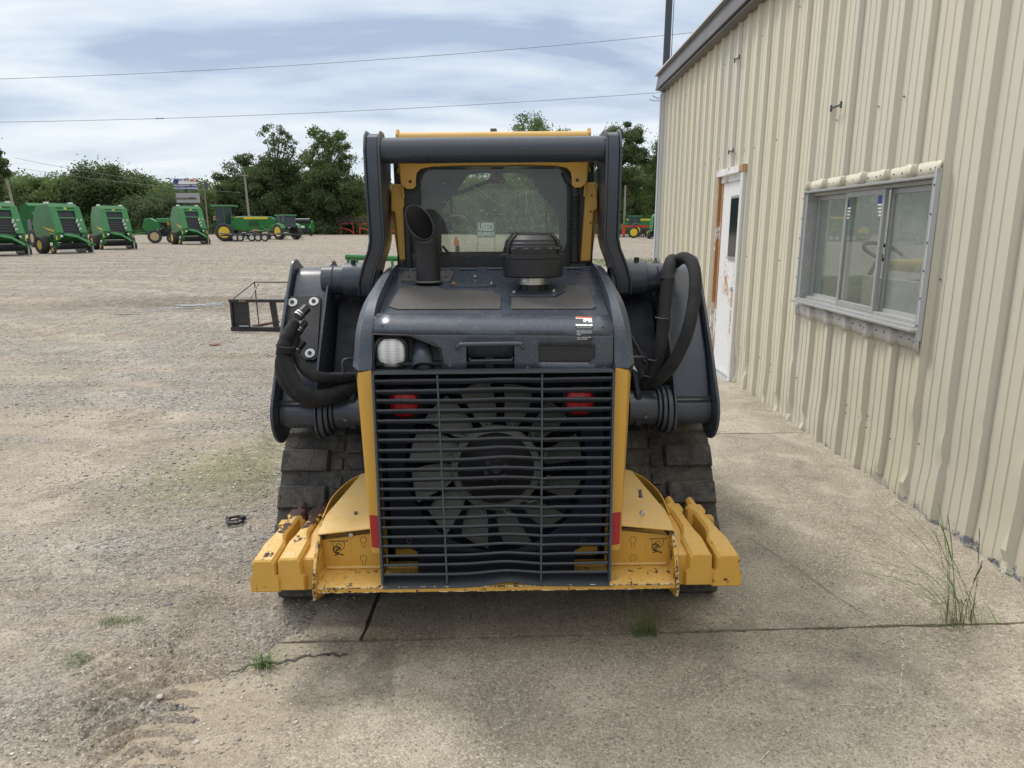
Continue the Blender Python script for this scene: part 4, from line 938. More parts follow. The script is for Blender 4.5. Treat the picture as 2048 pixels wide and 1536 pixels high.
T(205, 322, 108, 150, 2.5, 83, 31320, 0.138, M['leafd'], 2, 'broad dark domed tree rising above the woods behind the balers', lobe=0.246, name='oak_tree')
T(92, 348, 108, 130, 2.0, 57, 17617, 0.151, M['leafm'], 3, 'rounded mid green tree left of the broad dark domed tree', lobe=0.262)
T(310, 385, 103, 120, 0.8, 57, 21532, 0.124, M['leafg'], 4, 'low grey green bushy tree just left of the billboard', lobe=0.295)
T(478, 302, 105, 100, 1.5, 76, 29362, 0.117, M['leafd'], 5, 'dense dark tree left of the two tallest trees', lobe=0.230, name='oak_tree')
T(545, 236, 105, 88, 6.0, 72, 6459, 0.103, M['leafg'], 6, 'tallest sparse tree with thin open top', lobe=0.164, trunk=0.3)
T(540, 300, 104, 130, 0.8, 76, 27405, 0.124, M['leafd'], 16, 'dense dark tree standing under the tallest sparse tree', lobe=0.230)
T(650, 248, 103, 112, 4.5, 87, 16638, 0.117, M['leafm'], 7, 'tall broad crowned tree just left of the loader', lobe=0.172, name='oak_tree', trunk=0.32)
T(672, 318, 102, 140, 0.8, 76, 27405, 0.117, M['leafd'], 17, 'dense lower tree beneath the tall broad crowned tree', lobe=0.221)
T(350, 428, 95, 32, 0.3, 26, 2936, 0.082, M['leafy'], 8, 'small yellow green tree beside the front of the fourth baler', lobe=0.287, name='sapling', trunk=0.06)
T(1080, 216, 92, 150, 5.0, 83, 23490, 0.096, M['leafm'], 9, 'round crowned tree rising above the loader roof', lobe=0.197, name='oak_tree', trunk=0.3)
T(1238, 236, 90, 118, 4.0, 83, 33277, 0.096, M['leafd'], 10, 'big dark tree right of the loader with gaps in its crown', lobe=0.189, name='oak_tree', trunk=0.3)
T(1335, 262, 91, 110, 0.5, 68, 27405, 0.096, M['leafm'], 11, 'green tree half hidden by the corner of the building', lobe=0.221)
T(1272, 372, 90, 60, 0.3, 38, 9787, 0.082, M['leafm'], 12, 'lower bushy green tree behind the far tractor on the right', lobe=0.262)
T(645, 440, 101, 46, 0.1, 26, 4893, 0.069, M['leafg'], 13, 'green bush at the wood edge left of the red rakes', lobe=0.295, name='bush', trunk=0.05, cat='bush')
T(722, 412, 101, 40, 0.1, 26, 5089, 0.069, M['leafy'], 14, 'bright green bush beside the left arm of the loader', lobe=0.295, name='bush', trunk=0.05, cat='bush')
def woods():
    r = np.random.RandomState(77); C = []; Rd = []
    skyl = [(-400, 350), (0, 350), (60, 348), (150, 352), (260, 345), (340, 366), (400, 362), (450, 356), (520, 345), (600, 350), (700, 362), (760, 372), (860, 350), (1000, 345), (1150, 340), (1300, 320), (1500, 320)]
    px_ = [a for a, _ in skyl]; py_ = [b-12 for _, b in skyl]
    for k in range(520):
        px = -420+1900*r.rand(); d = 106+22*r.rand(); py = np.interp(px, px_, py_)+r.rand()*12+(4 if d < 112 else 0)
        v = W3(px, py, d); z0 = gh(v.x, min(d, 126)); h = v.z-z0; cw = 2.2+2.2*r.rand(); n = 7
        for i in range(n):
            C.append((v.x+r.uniform(-1, 1)*cw*0.8, d+r.uniform(-1, 1)*cw*0.6, z0+0.4+(h-1.1-0.4)*(i+r.rand())/n)); Rd.append(0.8+0.9*r.rand())
    q = leafquads(np.array(C), np.array(Rd), 230000, 0.19, r)
    o = quads_obj('woodland', q, M['leafm']); tag(o, 'mass of green woods closing the far side of the lot', 'woods', kind='stuff')
    m = MB()
    for k in range(260):
        px = -420+1900*r.rand(); v = W3(px, 465, 107+14*r.rand()); m.cyl((v.x, v.y, gh(v.x, v.y)-0.2), (v.x+r.rand()-.5, v.y, gh(v.x, v.y)+6), 0.13, 0.07, 5)
    o = m.build('woodland_trunks', M['bark']); tag(o, 'thin trunks inside the far woods', 'woods', kind='stuff')
    q = leafquads(np.array([(W3(px, 462, 99+3*r.rand()).x, 99+4*r.rand(), 1.0+0.9*r.rand()) for px in np.linspace(-380, 1400, 300)]), np.full(300, 0.7), 26000, 0.12, r)
    # low scrub
    o = quads_obj('scrub', q, M['leafg']); tag(o, 'low scrub and weeds along the edge of the lot', 'scrub', kind='stuff')
    q = np.array([(W3(px, 340, 128+6*r.rand()).x, 131+10*r.rand(), 1.0+7.5*r.rand()) for px in r.uniform(-450, 1500, 900)])
    o = quads_obj('woodland', leafquads(q, np.full(900, 1.8), 60000, 0.5, r), M['leafd']); tag(o, 'deeper dark row of the far woods', 'woods', kind='stuff')
woods()

# ---------------------------------------------------------------- balers
def make_baler():
    o = empty('round_baler', (0, 0, 0), 0, None, 'baler', 'green round balers parked on the lot')
    side = [(-0.98, 1.05), (-0.92, 1.25), (-0.42, 2.62), (-0.22, 2.80), (0.95, 2.78), (1.45, 2.35), (1.75, 1.6), (1.55, 0.95), (0.9, 0.62), (-0.55, 0.62), (-0.95, 0.85)]
    for s in (-1, 1):
        m = MB(); m.yz(side, s*0.76, s*0.84); sp = m.build('side_panel', M['green'], o, bev=0.03)
        x_ = s*0.846
        m = MB(); m.ext([(x_, -0.75, 1.32), (x_, -0.72, 1.22), (x_, 0.1, 1.36), (x_, 0.7, 1.60), (x_, 0.1, 1.44), (x_, -0.2, 1.43)], (s*0.004, 0, 0)); m.ext([(x_, -0.72, 1.12), (x_, -0.70, 1.09), (x_, -0.1, 1.16), (x_, -0.1, 1.20)], (s*0.004, 0, 0)); m.build('stripe', M['decal'], sp)
        m = MB(); m.box((s*0.846, -0.35, 0.95), (0.012, 0.32, 0.28)); m.build('opening', M['dark'], sp)
    m = MB(); m.yz([(y*0.97, 0.03+z*0.98) for y, z in side[2:]]+[(-0.55, 0.8)], -0.75, 0.75); m.build('bale_chamber', M['green'], o)
    m = MB(); m.yz([(-0.40, 2.62), (-0.22, 2.84), (0.3, 2.84), (0.3, 2.76), (-0.15, 2.76), (-0.32, 2.56)], -0.80, 0.80); m.build('top_cover', M['greenlt'], o, bev=0.02)
    for s in (-1, 1):
        m = MB(); m.box((s*0.68, 0.15, 2.88), (0.10, 0.5, 0.09)); m.build('marker_rail', M['white'], o, bev=0.02)
    m = MB(); m.box((0, 0.2, 2.86), (0.95, 0.5, 0.06)); m.build('roof_vent', M['dark'], o, bev=0.02)
    def FP(u, v, off=0.0):                         # on the sloping front
        y = -0.95+(0.50)*v; z = 1.15+1.50*v; return Vector((u, y-off*0.95, z+off*0.33*0-0+off*0.3))
    for s in (-1, 1):
        m = MB(); m.ext([FP(s*0.50, 1.0), FP(s*0.85, 1.0), FP(s*0.90, 0), FP(s*0.46, 0)], (0, -0.09, 0.03)); m.build('front_column', M['greenlt'], o, bev=0.02)
        m = MB(); m.ext([(s*0.58, -1.02, 1.15), (s*0.90, -1.02, 1.15), (s*0.90, -0.98, 0.72), (s*0.66, -0.98, 0.80)], (0, 0.35, 0)); m.build('lower_bracket', M['green'], o, bev=0.02)
    m = MB(); m.ext([FP(-0.5, 1.0), FP(0.5, 1.0), FP(0.5, 0.84), FP(-0.5, 0.84)], (0, -0.08, 0.03)); hb = m.build('header_beam', M['greenlt'], o, bev=0.015)
    m = MB()
    for s in (-1, 1):
        for k in range(4): c = FP(s*(0.18+0.09*k), 0.925, 0.09); m.box(c, (0.045, 0.02, 0.14), (0.3, 0, 0))
    m.build('vent_slots', M['dark'], hb)
    m = MB(); c = FP(0, 0.925, 0.09); m.lathe([(0.06, 0), (0.05, 0.012), (0, 0.012)], c, (0, -0.95, 0.3), 12); m.build('badge', M['decal'], hb)
    m = MB(); m.ext([FP(-0.48, 0.83), FP(0.48, 0.83), FP(0.48, 0.60), FP(-0.48, 0.60)], (0, 0.03, 0)); m.build('upper_belt', M['dark'], o)
    m = MB(); m.ext([FP(-0.5, 0.60), FP(0.5, 0.60), FP(0.5, 0.55), FP(-0.5, 0.55)], (0, -0.06, 0.02)); m.build('cross_beam', M['greenlt'], o, bev=0.01)
    m = MB(); m.ext([FP(-0.48, 0.54), FP(0.48, 0.54), FP(0.48, 0.0), FP(-0.48, 0.0)], (0, 0.03, 0)); lb = m.build('lower_belt', M['dark'], o)
    m = MB()
    for k in range(5): m.tube([FP(-0.47, 0.08+k*0.1, 0.0), FP(0.47, 0.08+k*0.1, 0.0)], 0.03, 8)
    m.build('rollers', M['black'], lb)
    m = MB(); m.ext([FP(-0.46, 0.0, 0.02), FP(0.46, 0.0, 0.02), (0.5, -1.0, 1.02), (-0.5, -1.0, 1.02)], (0, 0.1, 0)); m.build('front_sill', M['greenlt'], o, bev=0.015)
    c = MB()
    for k, (u, v, w_, h_) in enumerate(((0.46, 0.45, 0.11, 0.24), (0.49, 0.29, 0.13, 0.2), (0.52, 0.14, 0.15, 0.16), (0.70, 0.47, 0.10, 0.16))): q = FP(u, v, 0.10); c.box(q, (w_, 0.012, h_), (0.32, 0.08*(k % 2), 0))
    c.build('decal', M['white'], o)
    for s in (-1, 1):
        m = MB(); m.box((s*0.62, -1.03, 1.0), (0.13, 0.02, 0.13)); m.build('decal', M['white'], o)
        m = MB(); m.box((s*0.90, -1.0, 0.9), (0.05, 0.04, 0.22)); m.build('amber_reflector', M['decal'], o)
    # pickup
    m = MB(); m.tube([(-0.80, -0.75, 0.42), (0.80, -0.75, 0.42)], 0.20, 14); m.build('pickup_reel', M['dark'], o)
    m = MB(); m.box((0, -1.02, 0.52), (1.55, 0.09, 0.09)); m.build('wind_guard', M['black'], o)
    for s in (-1, 1):
        m = MB(); m.yz([(-1.1, 0.45), (-0.85, 0.75), (-0.4, 0.75), (-0.3, 0.35), (-0.8, 0.2)], s*0.82, s*0.86); m.build('pickup_end', M['green'], o, bev=0.01)
        wheel(o, (s*1.05, -0.78, 0.24), 0.24, 0.15, M['yrim'], n=18, out=s)
        wheel(o, (s*1.10, 0.35, 0.50), 0.50, 0.46, M['yrim'], n=26, out=s, rimr=0.52)
    m = MB()
    for k in range(34): x = -0.75+k*0.0455; m.tube([(x, -0.86, 0.3), (x, -0.92, 0.13), (x, -0.88, 0.05)], 0.006, 3)
    m.build('tines', M['steel'], o)
    # drawbar
    m = MB(); m.tube([(-0.35, -0.9, 1.05), (0.1, -1.5, 0.92), (0.42, -2.2, 0.55)], [0.10, 0.09, 0.07], 4); m.tube([(0.62, -0.9, 0.85), (0.5, -2.25, 0.52)], 0.07, 4); m.box((0.44, -2.35, 0.52), (0.12, 0.42, 0.10)); db = m.build('drawbar', M['green'], o)
    m = MB(); m.cyl((0.60, -2.0, 0.62), (0.60, -2.0, 0.02), 0.035, n=8); m.cyl((0.60, -2.0, 0.02), (0.60, -2.0, 0.0), 0.09, n=10); m.build('jack', M['steel'], db)
    m = MB()
    for k in range(4): m.tube([(0.05+0.1*k, -1.0, 1.15), (0.15+0.08*k, -1.5, 1.25-0.1*k), (0.4+0.03*k, -2.0, 0.8), (0.45, -2.3, 0.66)], 0.018, 5, sm=3)
    m.build('hydraulic_hoses', M['hose'], db)
    m = MB(); m.cyl((0.25, -1.1, 0.75), (0.40, -2.1, 0.62), 0.06, n=10); m.build('drive_shaft', M['black'], db)
    return o
bal = make_baler()
GRP = 'green round balers parked on the lot'
spots = [(-16, 512, 20, 'green round baler cut off by the left edge, nearest of the row'),
         (115, 507, 28, 'green round baler with yellow stripe and wide open drawbar, second from left'),
         (217, 499, 18, 'green round baler close behind and right of the second one'),
         (374, 489, 20, 'green round baler standing alone below the billboard')]
for i, (px, py, a, lb) in enumerate(spots):
    o = bal if i == 0 else copy_tree(bal)
    x, y = G(px, py); o.location = (x, y+0.6, gh(x, y)); o.rotation_euler = (0, 0, math.atan2(-x, y)+R(a)); o['label'] = lb; s = (0.97, 0.97, 0.97, 1.04)[i]; o.scale = (s*1.0, s*0.9, s)
# green machine behind the balers
x, y = G(84, 493); fw_ = empty('forage_wagon', (x, y, gh(x, y)), R(52), 'dark green high sided machine behind the two leftmost balers', 'farm machine')
m = MB(); m.yz([(-2.6, 0.8), (-2.7, 1.6), (-1.1, 2.45), (-0.9, 2.85), (-0.2, 3.05), (1.0, 2.9), (1.3, 2.0), (1.1, 0.9)], -0.9, 0.9); m.build('body', M['greendk'], fw_, bev=0.03)
m = MB(); m.yz([(-1.0, 1.0), (-1.05, 1.9), (-0.35, 1.9), (-0.25, 1.0)], -0.94, -0.905); m.build('grey_door', plain('dull_grey', (0.09, 0.09, 0.10), 0.5), fw_, bev=0.01)
m = MB(); m.box((-0.92, -1.8, 1.6), (0.03, 1.5, 0.06)); m.box((-0.92, -1.8, 1.1), (0.03, 1.5, 0.06)); m.box((-0.92, -2.0, 1.3), (0.03, 0.08, 1.0)); m.tube([(-0.94, -2.5, 2.1), (-0.94, -1.3, 1.75)], 0.03, 6); m.build('side_ribs', M['greenlt'], fw_)
wheel(fw_, (-1.0, -1.4, 0.62), 0.62, 0.4, M['tanrim'], out=-1); wheel(fw_, (1.0, -1.4, 0.62), 0.62, 0.4, M['tanrim'], out=1); wheel(fw_, (-0.9, 0.3, 0.3), 0.3, 0.2, M['yrim'], out=-1)
m = MB(); m.box((-0.93, -2.62, 1.9), (0.05, 0.05, 0.3)); m.build('amber_reflector', M['orange'], fw_)
# planter / drill beside the fourth baler
x, y = G(312, 486); pl = empty('seed_drill', (x, y, gh(x, y)), R(20), 'green seed drill with tan wheel left of the lone baler', 'farm machine')
m = MB(); m.ext([(-0.5, -0.9, 0.9), (-0.9, -0.9, 1.2), (-0.7, -0.9, 1.95), (-0.3, -0.9, 2.05), (0.3, -0.9, 1.7), (0.5, -0.9, 1.2)], (0, 1.8, 0)); m.build('end_frame', M['green'], pl, bev=0.02)
m = MB(); m.box((0.9, 0, 1.85), (1.4, 1.4, 0.35)); m.build('hopper', M['greenlt'], pl, bev=0.03)
m = MB()
for k in range(7): m.tube([(0.3+k*0.22, -0.6, 1.7), (0.35+k*0.22, -0.75, 1.1), (0.4+k*0.22, -0.8, 0.5)], 0.035, 5)
m.build('seed_tubes', M['dark'], pl)
m = MB(); m.box((1.0, -0.4, 0.75), (1.8, 0.3, 0.4)); m.build('opener_bank', M['black'], pl)
m = MB(); m.tube([(-0.4, 0, 0.9), (-2.6, 0, 0.6)], 0.09, 6); m.tube([(-0.4, -0.8, 0.9), (-2.6, 0, 0.6)], 0.06, 6); m.box((-1.4, 0, 1.0), (1.6, 0.6, 0.06)); m.build('drawbar', M['green'], pl)
wheel(pl, (0.0, -1.1, 0.55), 0.55, 0.3, M['tanrim'], ax=(0, 1, 0), out=-1, rimr=0.6); wheel(pl, (1.2, -0.9, 0.35), 0.35, 0.2, M['tanrim'], ax=(0, 1, 0), out=-1)
m = MB(); m.ext([(0.95, -0.78, 1.5), (1.15, -0.78, 1.5), (1.05, -0.78, 1.85)], (0, -0.02, 0)); m.build('warning_triangle', M['orange'], pl)
# windrower cab + long green body
x, y = G(458, 482); wr = empty('windrower', (x, y, gh(x, y)), R(8), 'green machine with tall glazed cab and big yellow wheel, in front of the poles', 'farm machine'); sc = 1.0
m = MB(); m.box((-0.2, 0, 3.15), (2.0, 1.8, 0.14)); m.build('cab_roof', M['greenlt'], wr, bev=0.03)
m = MB(); m.ext([(-0.75, -0.7, 1.5), (0.45, -0.7, 1.5), (0.5, -0.7, 3.08), (-0.95, -0.7, 3.08)], (0, 1.4, 0)); m.build('cab_glass', M['cabdark'], wr)
m = MB()
for (xa, xb) in ((-0.75, -0.98), (0.46, 0.52), (-0.1, -0.12)): m.tube([(xa, -0.72, 1.4), (xb, -0.72, 3.1)], 0.045, 4)
m.build('cab_posts', M['green'], wr)
m = MB(); m.ext([(-0.9, -0.8, 0.9), (-0.7, -0.8, 1.45), (0.4, -0.8, 1.5), (0.7, -0.8, 2.1), (1.2, -0.8, 2.15), (1.3, -0.8, 1.0)], (0, 1.6, 0)); m.build('body', M['green'], wr, bev=0.03)
wheel(wr, (-0.1, -1.15, 0.80), 0.80, 0.5, M['yrim'], ax=(0, 1, 0), out=-1, rimr=0.62); wheel(wr, (-0.1, 1.15, 0.80), 0.80, 0.5, M['yrim'], ax=(0, 1, 0), out=1, rimr=0.62); wheel(wr, (2.2, -0.8, 0.45), 0.45, 0.3, M['yrim'], ax=(0, 1, 0), out=-1)
x, y = G(513, 478); sb = empty('square_baler', (x, y, gh(x, y)), R(8), 'long green square baler with yellow stripe along its top edge', 'farm machine')
m = MB(); m.ext([(-2.3, -0.9, 0.9), (-2.35, -0.9, 2.15), (-1.0, -0.9, 2.3), (1.6, -0.9, 2.25), (1.95, -0.9, 2.0), (2.05, -0.9, 1.2), (1.3, -0.9, 0.8)], (0, 1.8, 0)); m.build('body', M['green'], sb, bev=0.06)
m = MB(); m.box((-0.4, -0.915, 2.1), (3.6, 0.02, 0.2)); m.build('stripe', M['decal'], sb)
m = MB(); m.ext([(-0.55, -0.92, 1.35), (-0.5, -0.92, 1.7), (-0.35, -0.92, 1.82), (0.45, -0.92, 1.82), (0.5, -0.92, 1.35)], (0, -0.015, 0)); m.build('side_vent', plain('dark_green_vent', (0.012, 0.07, 0.022), 0.5), sb)
m = MB(); m.tube([(0.6, -0.95, 1.3), (1.2, -0.95, 0.9), (2.0, -0.95, 1.15)], 0.07, 5); m.tube([(-0.2, -1, 0.8), (2.2, -1, 0.85)], 0.09, 5); m.build('lower_frame', M['greenlt'], sb)
wheel(sb, (1.0, -0.9, 0.42), 0.42, 0.3, M['yrim'], ax=(0, 1, 0), out=-1); wheel(sb, (0.2, -0.9, 0.42), 0.42, 0.3, M['yrim'], ax=(0, 1, 0), out=-1)
x, y = G(566, 479); tr = empty('tractor', (x, y, gh(x, y)), R(20), 'green tractor with big yellow rear wheel beside the long square baler', 'tractor')
def tractor_parts(tr):
    m = MB(); m.box((0, 0.6, 2.35), (1.5, 1.6, 0.12)); m.build('cab_roof', M['greenlt'], tr, bev=0.03)
    m = MB(); m.yz([(-0.1, 1.2), (-0.1, 2.3), (1.2, 2.3), (1.3, 1.2)], -0.65, 0.65); m.build('cab_glass', M['cabdark'], tr)
    m = MB()
    for s in (-1, 1):
        for yy in (-0.1, 0.6, 1.22): m = MB(); m.tube([(s*0.67, yy, 1.2), (s*0.67, yy, 2.3)], 0.035, 4); m.build('cab_post', M['green'], tr)
    m = MB(); m.yz([(-1.9, 0.8), (-1.95, 1.35), (-0.1, 1.6), (-0.1, 0.8)], -0.38, 0.38); m.build('bonnet', M['green'], tr, bev=0.05)
    for s in (-1, 1):
        m = MB(); m.ext([(s*0.72, 0.1, 1.2), (s*0.72, 0.3, 1.5), (s*0.72, 0.8, 1.6), (s*0.72, 1.3, 1.45), (s*0.72, 1.5, 1.1), (s*0.72, 1.3, 1.35), (s*0.72, 0.8, 1.48), (s*0.72, 0.35, 1.38)], (s*0.5, 0, 0)); m.build('fender', M['greenlt'], tr, bev=0.02)
        wheel(tr, (s*1.0, 0.75, 0.78), 0.78, 0.45, M['yrim'], out=s, rimr=0.62); wheel(tr, (s*0.8, -1.5, 0.5), 0.5, 0.32, M['yrim'], out=s, rimr=0.6)
tractor_parts(tr); tr.rotation_euler.z = R(-127)
x, y = G(503, 481); y -= 3.2; x *= (y/(y+3.2)); rk = empty('folded_disc_mower', (x+0.35, y, gh(x, y)), R(4), 'low black folded implement with pale rimmed wheels in front of the long baler', 'farm machine')
m = MB()
for k in range(9):
    xx = -2.9+k*0.72; m.tube([(xx, -0.9+0.2*(k % 3), 0.75), (xx+1.0, 0.1, 0.55), (xx+1.35, 0.2, 0.25)], 0.045, 4)
m.tube([(-3.0, -0.3, 0.55), (3.0, 0.0, 0.62)], 0.07, 4); m.tube([(-3.0, 0.8, 0.5), (3.0, 0.7, 0.55)], 0.06, 4)
m.build('frame', M['black'], rk)
m = MB()
for k in range(10): xx = -2.8+k*0.62; m.box((xx, -0.5+0.25*(k % 2), 0.78-0.12*(k % 3)), (0.36, 0.1, 0.09), (0, 0.1*(k % 3-1), 0))
m.build('pale_covers', M['wrim'], rk)
for xx in (-1.6, -1.15, -0.2, 0.35, 0.95): wheel(rk, (xx, -0.75+0.25*(abs(xx) < 1), 0.33), 0.33, 0.2, M['wrim'], ax=(0, 1, 0), out=-1, rimr=0.6, n=18)
m = MB(); m.box((0.1, -0.2, 1.0), (0.5, 0.3, 0.14)); m.build('red_box', plain('faded_red', (0.55, 0.2, 0.18), 0.6), rk)
x, y = G(602, 472); hd = empty('mower_header', (x, y, gh(x, y)), R(-6), 'green harvesting header with black reel and white covers, left of the red rakes', 'farm machine')
m = MB(); m.yz([(-0.4, 0.6), (-0.5, 1.0), (0.3, 1.9), (0.7, 1.9), (0.7, 0.5)], 1.2, 1.45); m.yz([(-0.4, 0.6), (-0.5, 1.0), (0.3, 1.9), (0.7, 1.9), (0.7, 0.5)], -1.5, -1.3); m.box((0, 0.5, 1.3), (2.8, 0.2, 1.1)); m.build('frame', M['green'], hd)
m = MB(); m.tube([(-1.2, -0.1, 1.85), (1.3, -0.1, 1.85)], 0.28, 8); m.build('reel', M['dark'], hd)
m = MB(); m.box((-0.9, -0.55, 1.12), (0.8, 0.1, 0.25)); m.box((0.2, -0.55, 1.12), (1.0, 0.1, 0.25)); m.tube([(-1.3, -0.5, 1.5), (-0.6, -0.45, 2.0)], 0.09, 5); m.build('white_covers', M['white'], hd)
m = MB(); m.box((0, -0.3, 0.72), (2.8, 0.5, 0.35)); m.build('cutter_bar', M['dark'], hd)
wheel(hd, (1.25, 0.1, 0.35), 0.35, 0.2, M['dark'])
# small signs
x, y = G(440, 468); ss = empty('roadside_signs', (x, y, gh(x, y)), 0, 'small red and blue roadside boards left of the glazed cab', 'sign')
zq = W3(440, 436.5, y).z-gh(x, y)
for (dx, mt) in ((-0.45, M['red']), (0.55, plain('pale_cyan', (0.30, 0.55, 0.62), 0.5))):
    m = MB(); m.box((dx, 0, zq), (0.8, 0.06, 0.5)); b_ = m.build('board', M['white'], ss); m = MB(); m.box((dx, -0.04, zq), (0.65, 0.02, 0.34)); m.build('board_face', mt, b_)
m = MB(); m.cyl((0, 0.1, 0), (0, 0.1, zq), 0.05, n=6); m.build('post', M['wood'], ss)
m = MB(); m.box((0.2, 0.05, zq-1.9), (1.2, 0.05, 0.75)); m.build('board', M['white'], ss)
# red hay rakes
def red_rake(px, py, lb, k):
    x, y = G(px, py); o = empty('tine_rake', (x, y, gh(x, y)), R(k), lb, 'farm machine', 'red rakes at the far edge of the lot')
    m = MB(); m.tube([(-0.9, 0, 0.0), (-0.8, 0, 1.4), (0.9, 0, 1.55), (1.0, 0, 0.0)], 0.09, 5); m.tube([(-0.8, 0, 0.9), (0.4, 0, 0.6), (1.0, 0, 0.15)], 0.08, 5); m.build('frame', M['red'], o)
    m = MB()
    for s in (-0.9, 0, 0.9): m.ring((s, -0.1, 1.85), (0.3, 1, 0), 0.5, 0.04, 16, 4); m.ring((s, -0.1, 1.85), (0.3, 1, 0), 0.2, 0.03, 12, 4)
    for s in (-0.9, 0, 0.9):
        for q in range(10): a = q*0.628; m.tube([(s, -0.1, 1.85), (s+0.6*math.cos(a), -0.1, 1.85+0.6*math.sin(a))], 0.02, 3)
    m.build('tine_wheels', plain('dull_brown_tines', (0.10, 0.06, 0.055), 0.7), o); return o
red_rake(693, 469, 'red framed hay rake just right of the small green bushes', 0); red_rake(733, 470, 'red framed hay rake partly behind the left arm of the loader', 10); red_rake(780, 471, 'red framed hay rake between the left arm and the cab', -5)
# far right machines
x, y = G(1258, 474); t2 = empty('tractor', (x, y, gh(x, y)), R(-100), 'dark cabbed green tractor far off right of the loader', 'tractor'); tractor_parts(t2)
x, y = G(1267, 475); y -= 2.5; ri = empty('red_implement', (x*0.96, y, gh(x, y)), 0, 'red implement with a yellow wheel in front of the far right tractor', 'farm machine')
m = MB(); m.box((0.3, 0, 1.25), (3.0, 0.4, 0.22)); m.box((-1.0, 0, 0.8), (0.3, 0.3, 0.9)); m.build('frame', M['red'], ri); wheel(ri, (0.05, -0.3, 0.62), 0.62, 0.3, M['yrim'], ax=(0, 1, 0), out=-1, rimr=0.65)
m = MB()
for k in range(7): m.tube([(0.9+0.2*k, -0.1, 1.1), (0.85+0.2*k, -0.25, 0.5), (1.0+0.2*k, -0.3, 0.05)], 0.045, 4)
m.build('tines', M['black'], ri)
x, y = G(1286, 474); gb = empty('green_trailer', (x-0.3, y+4, gh(x, y)), 0, 'low green hopper body with yellow stripe behind the red implement', 'farm machine')
m = MB(); m.xz([(-1.3, 0.9), (-1.3, 2.2), (2.2, 2.2), (2.2, 0.9)], -0.7, 0.7); m.build('body', M['green'], gb, bev=0.04); m = MB(); m.box((0.4, -0.72, 2.0), (3.2, 0.03, 0.2)); m.build('stripe', M['decal'], gb)
m = MB(); m.box((0.4, 0, 0.6), (2.6, 0.8, 0.5)); m.build('undercarriage', M['dark'], gb); wheel(gb, (1.4, -0.8, 0.45), 0.45, 0.3, M['yrim'], ax=(0, 1, 0), out=-1)
o = copy_tree(bal); x, y = G(1312, 477); o.location = (x, y-1, gh(x, y)); o.rotation_euler = (0, 0, R(-25)); o.scale = (0.85,)*3; o['label'] = 'green round baler far off, mostly hidden by the corner of the building'
x, y = G(1205, 471)
# green loader frame behind the left arm
x, y = W3(778, 560, 7.5).x-0.05, 7.5; hr = empty('hay_rake', (x, y, gh(x, y)), 0, 'green tubular farm implement seen between the left arm and the cab', 'farm machine')
m = MB(); m.tube([(-0.12, -1.2, 0.1), (-0.18, -1.0, 0.75), (0.1, -0.4, 1.12), (0.22, 0.4, 1.18)], 0.035, 8, sm=4); m.tube([(-0.05, -1.2, 0.1), (-0.02, -1.0, 0.7), (0.2, -0.5, 0.98), (0.3, 0.4, 1.0)], 0.03, 8, sm=4); m.build('arm', M['greenlt'], hr)
m = MB(); m.tube([(-0.34, -0.25, 1.36), (0.3, -0.25, 1.34)], 0.03, 8)
for k in range(7): m.tube([(-0.32+k*0.09, -0.25, 1.36), (-0.31+k*0.09, -0.28, 1.28), (-0.33+k*0.09, -0.3, 1.20)], 0.016, 5)
m.tube([(-0.1, -0.25, 1.36), (-0.06, -0.1, 1.1)], 0.03, 6); m.build('tool_bar', M['green'], hr)
wheel(hr, (0.05, -0.7, 0.5), 0.34, 0.16, M['yrim'], ax=(0.3, 1, 0), out=-1)
# orange implement seen through the glass
x, y = G(913, 478); y = 30; v = W3(913, 485, 30); oi = empty('walk_behind_machine', (v.x, y, gh(v.x, y)), 0, 'small orange and black machine seen through the lower left of the cab glass', 'farm machine')
zb = W3(913, 487, 30).z-gh(v.x, y)
m = MB(); m.box((0, 0, 1.12), (0.28, 0.3, 0.30)); m.ext([(-0.14, -0.15, 1.27), (0.10, -0.15, 1.27), (-0.02, -0.15, 1.5)], (0, 0.3, 0)); m.build('hood', M['orange'], oi, bev=0.02)
m = MB(); m.box((0.05, 0, 0.75), (0.22, 0.3, 0.45)); m.box((0, 0, 0.35), (0.5, 0.5, 0.35)); m.build('frame', M['black'], oi, bev=0.02)
wheel(oi, (-0.25, -0.3, 0.22), 0.22, 0.12, M['wrim'], ax=(0, 1, 0), out=-1)
m = MB()
for k in range(4): m.ring((-0.55, -0.2, 0.35+k*0.12), (0, 0.2, 1), 0.2, 0.012, 16, 4)
m.build('spring_coil', M['steel'], oi)

oi.scale = (0.72, 0.72, 0.8)
# ---------------------------------------------------------------- bale spear frame
M['spear'] = paint('rusty_black_paint', (0.018, 0.019, 0.022), 0.5, 0.3, 0.3, (0.12, 0.09, 0.06), sc=5, chips=0.70, chipcol=(0.11, 0.048, 0.022))
x, y = G(467, 663); bs = empty('bale_spear_frame', (x, y, gh(x, y)), R(-2), 'rusty black bale spear frame marked BS20 lying left of the loader', 'attachment')
Wd = 1.15; Hh = 0.50
m = MB(); m.box((0.14, 0, Hh/2), (0.28, 0.02, Hh)); m.build('end_plate', M['spear'], bs)
m = MB(); m.box((Wd-0.14, 0, Hh/2), (0.28, 0.02, Hh)); m.build('end_plate', M['spear'], bs)
m = MB(); m.box((0.0, 0.0, Hh/2), (0.035, 0.09, Hh)); m.build('side_upright', M['spear'], bs, bev=0.003)
m = MB(); m.box((Wd, 0.0, Hh/2), (0.035, 0.09, Hh)); m.build('side_upright', M['spear'], bs, bev=0.003)
m = MB(); m.box((Wd/2, -0.015, Hh-0.005), (Wd+0.06, 0.07, 0.05)); tb = m.build('top_bar', M['spear'], bs, bev=0.004)
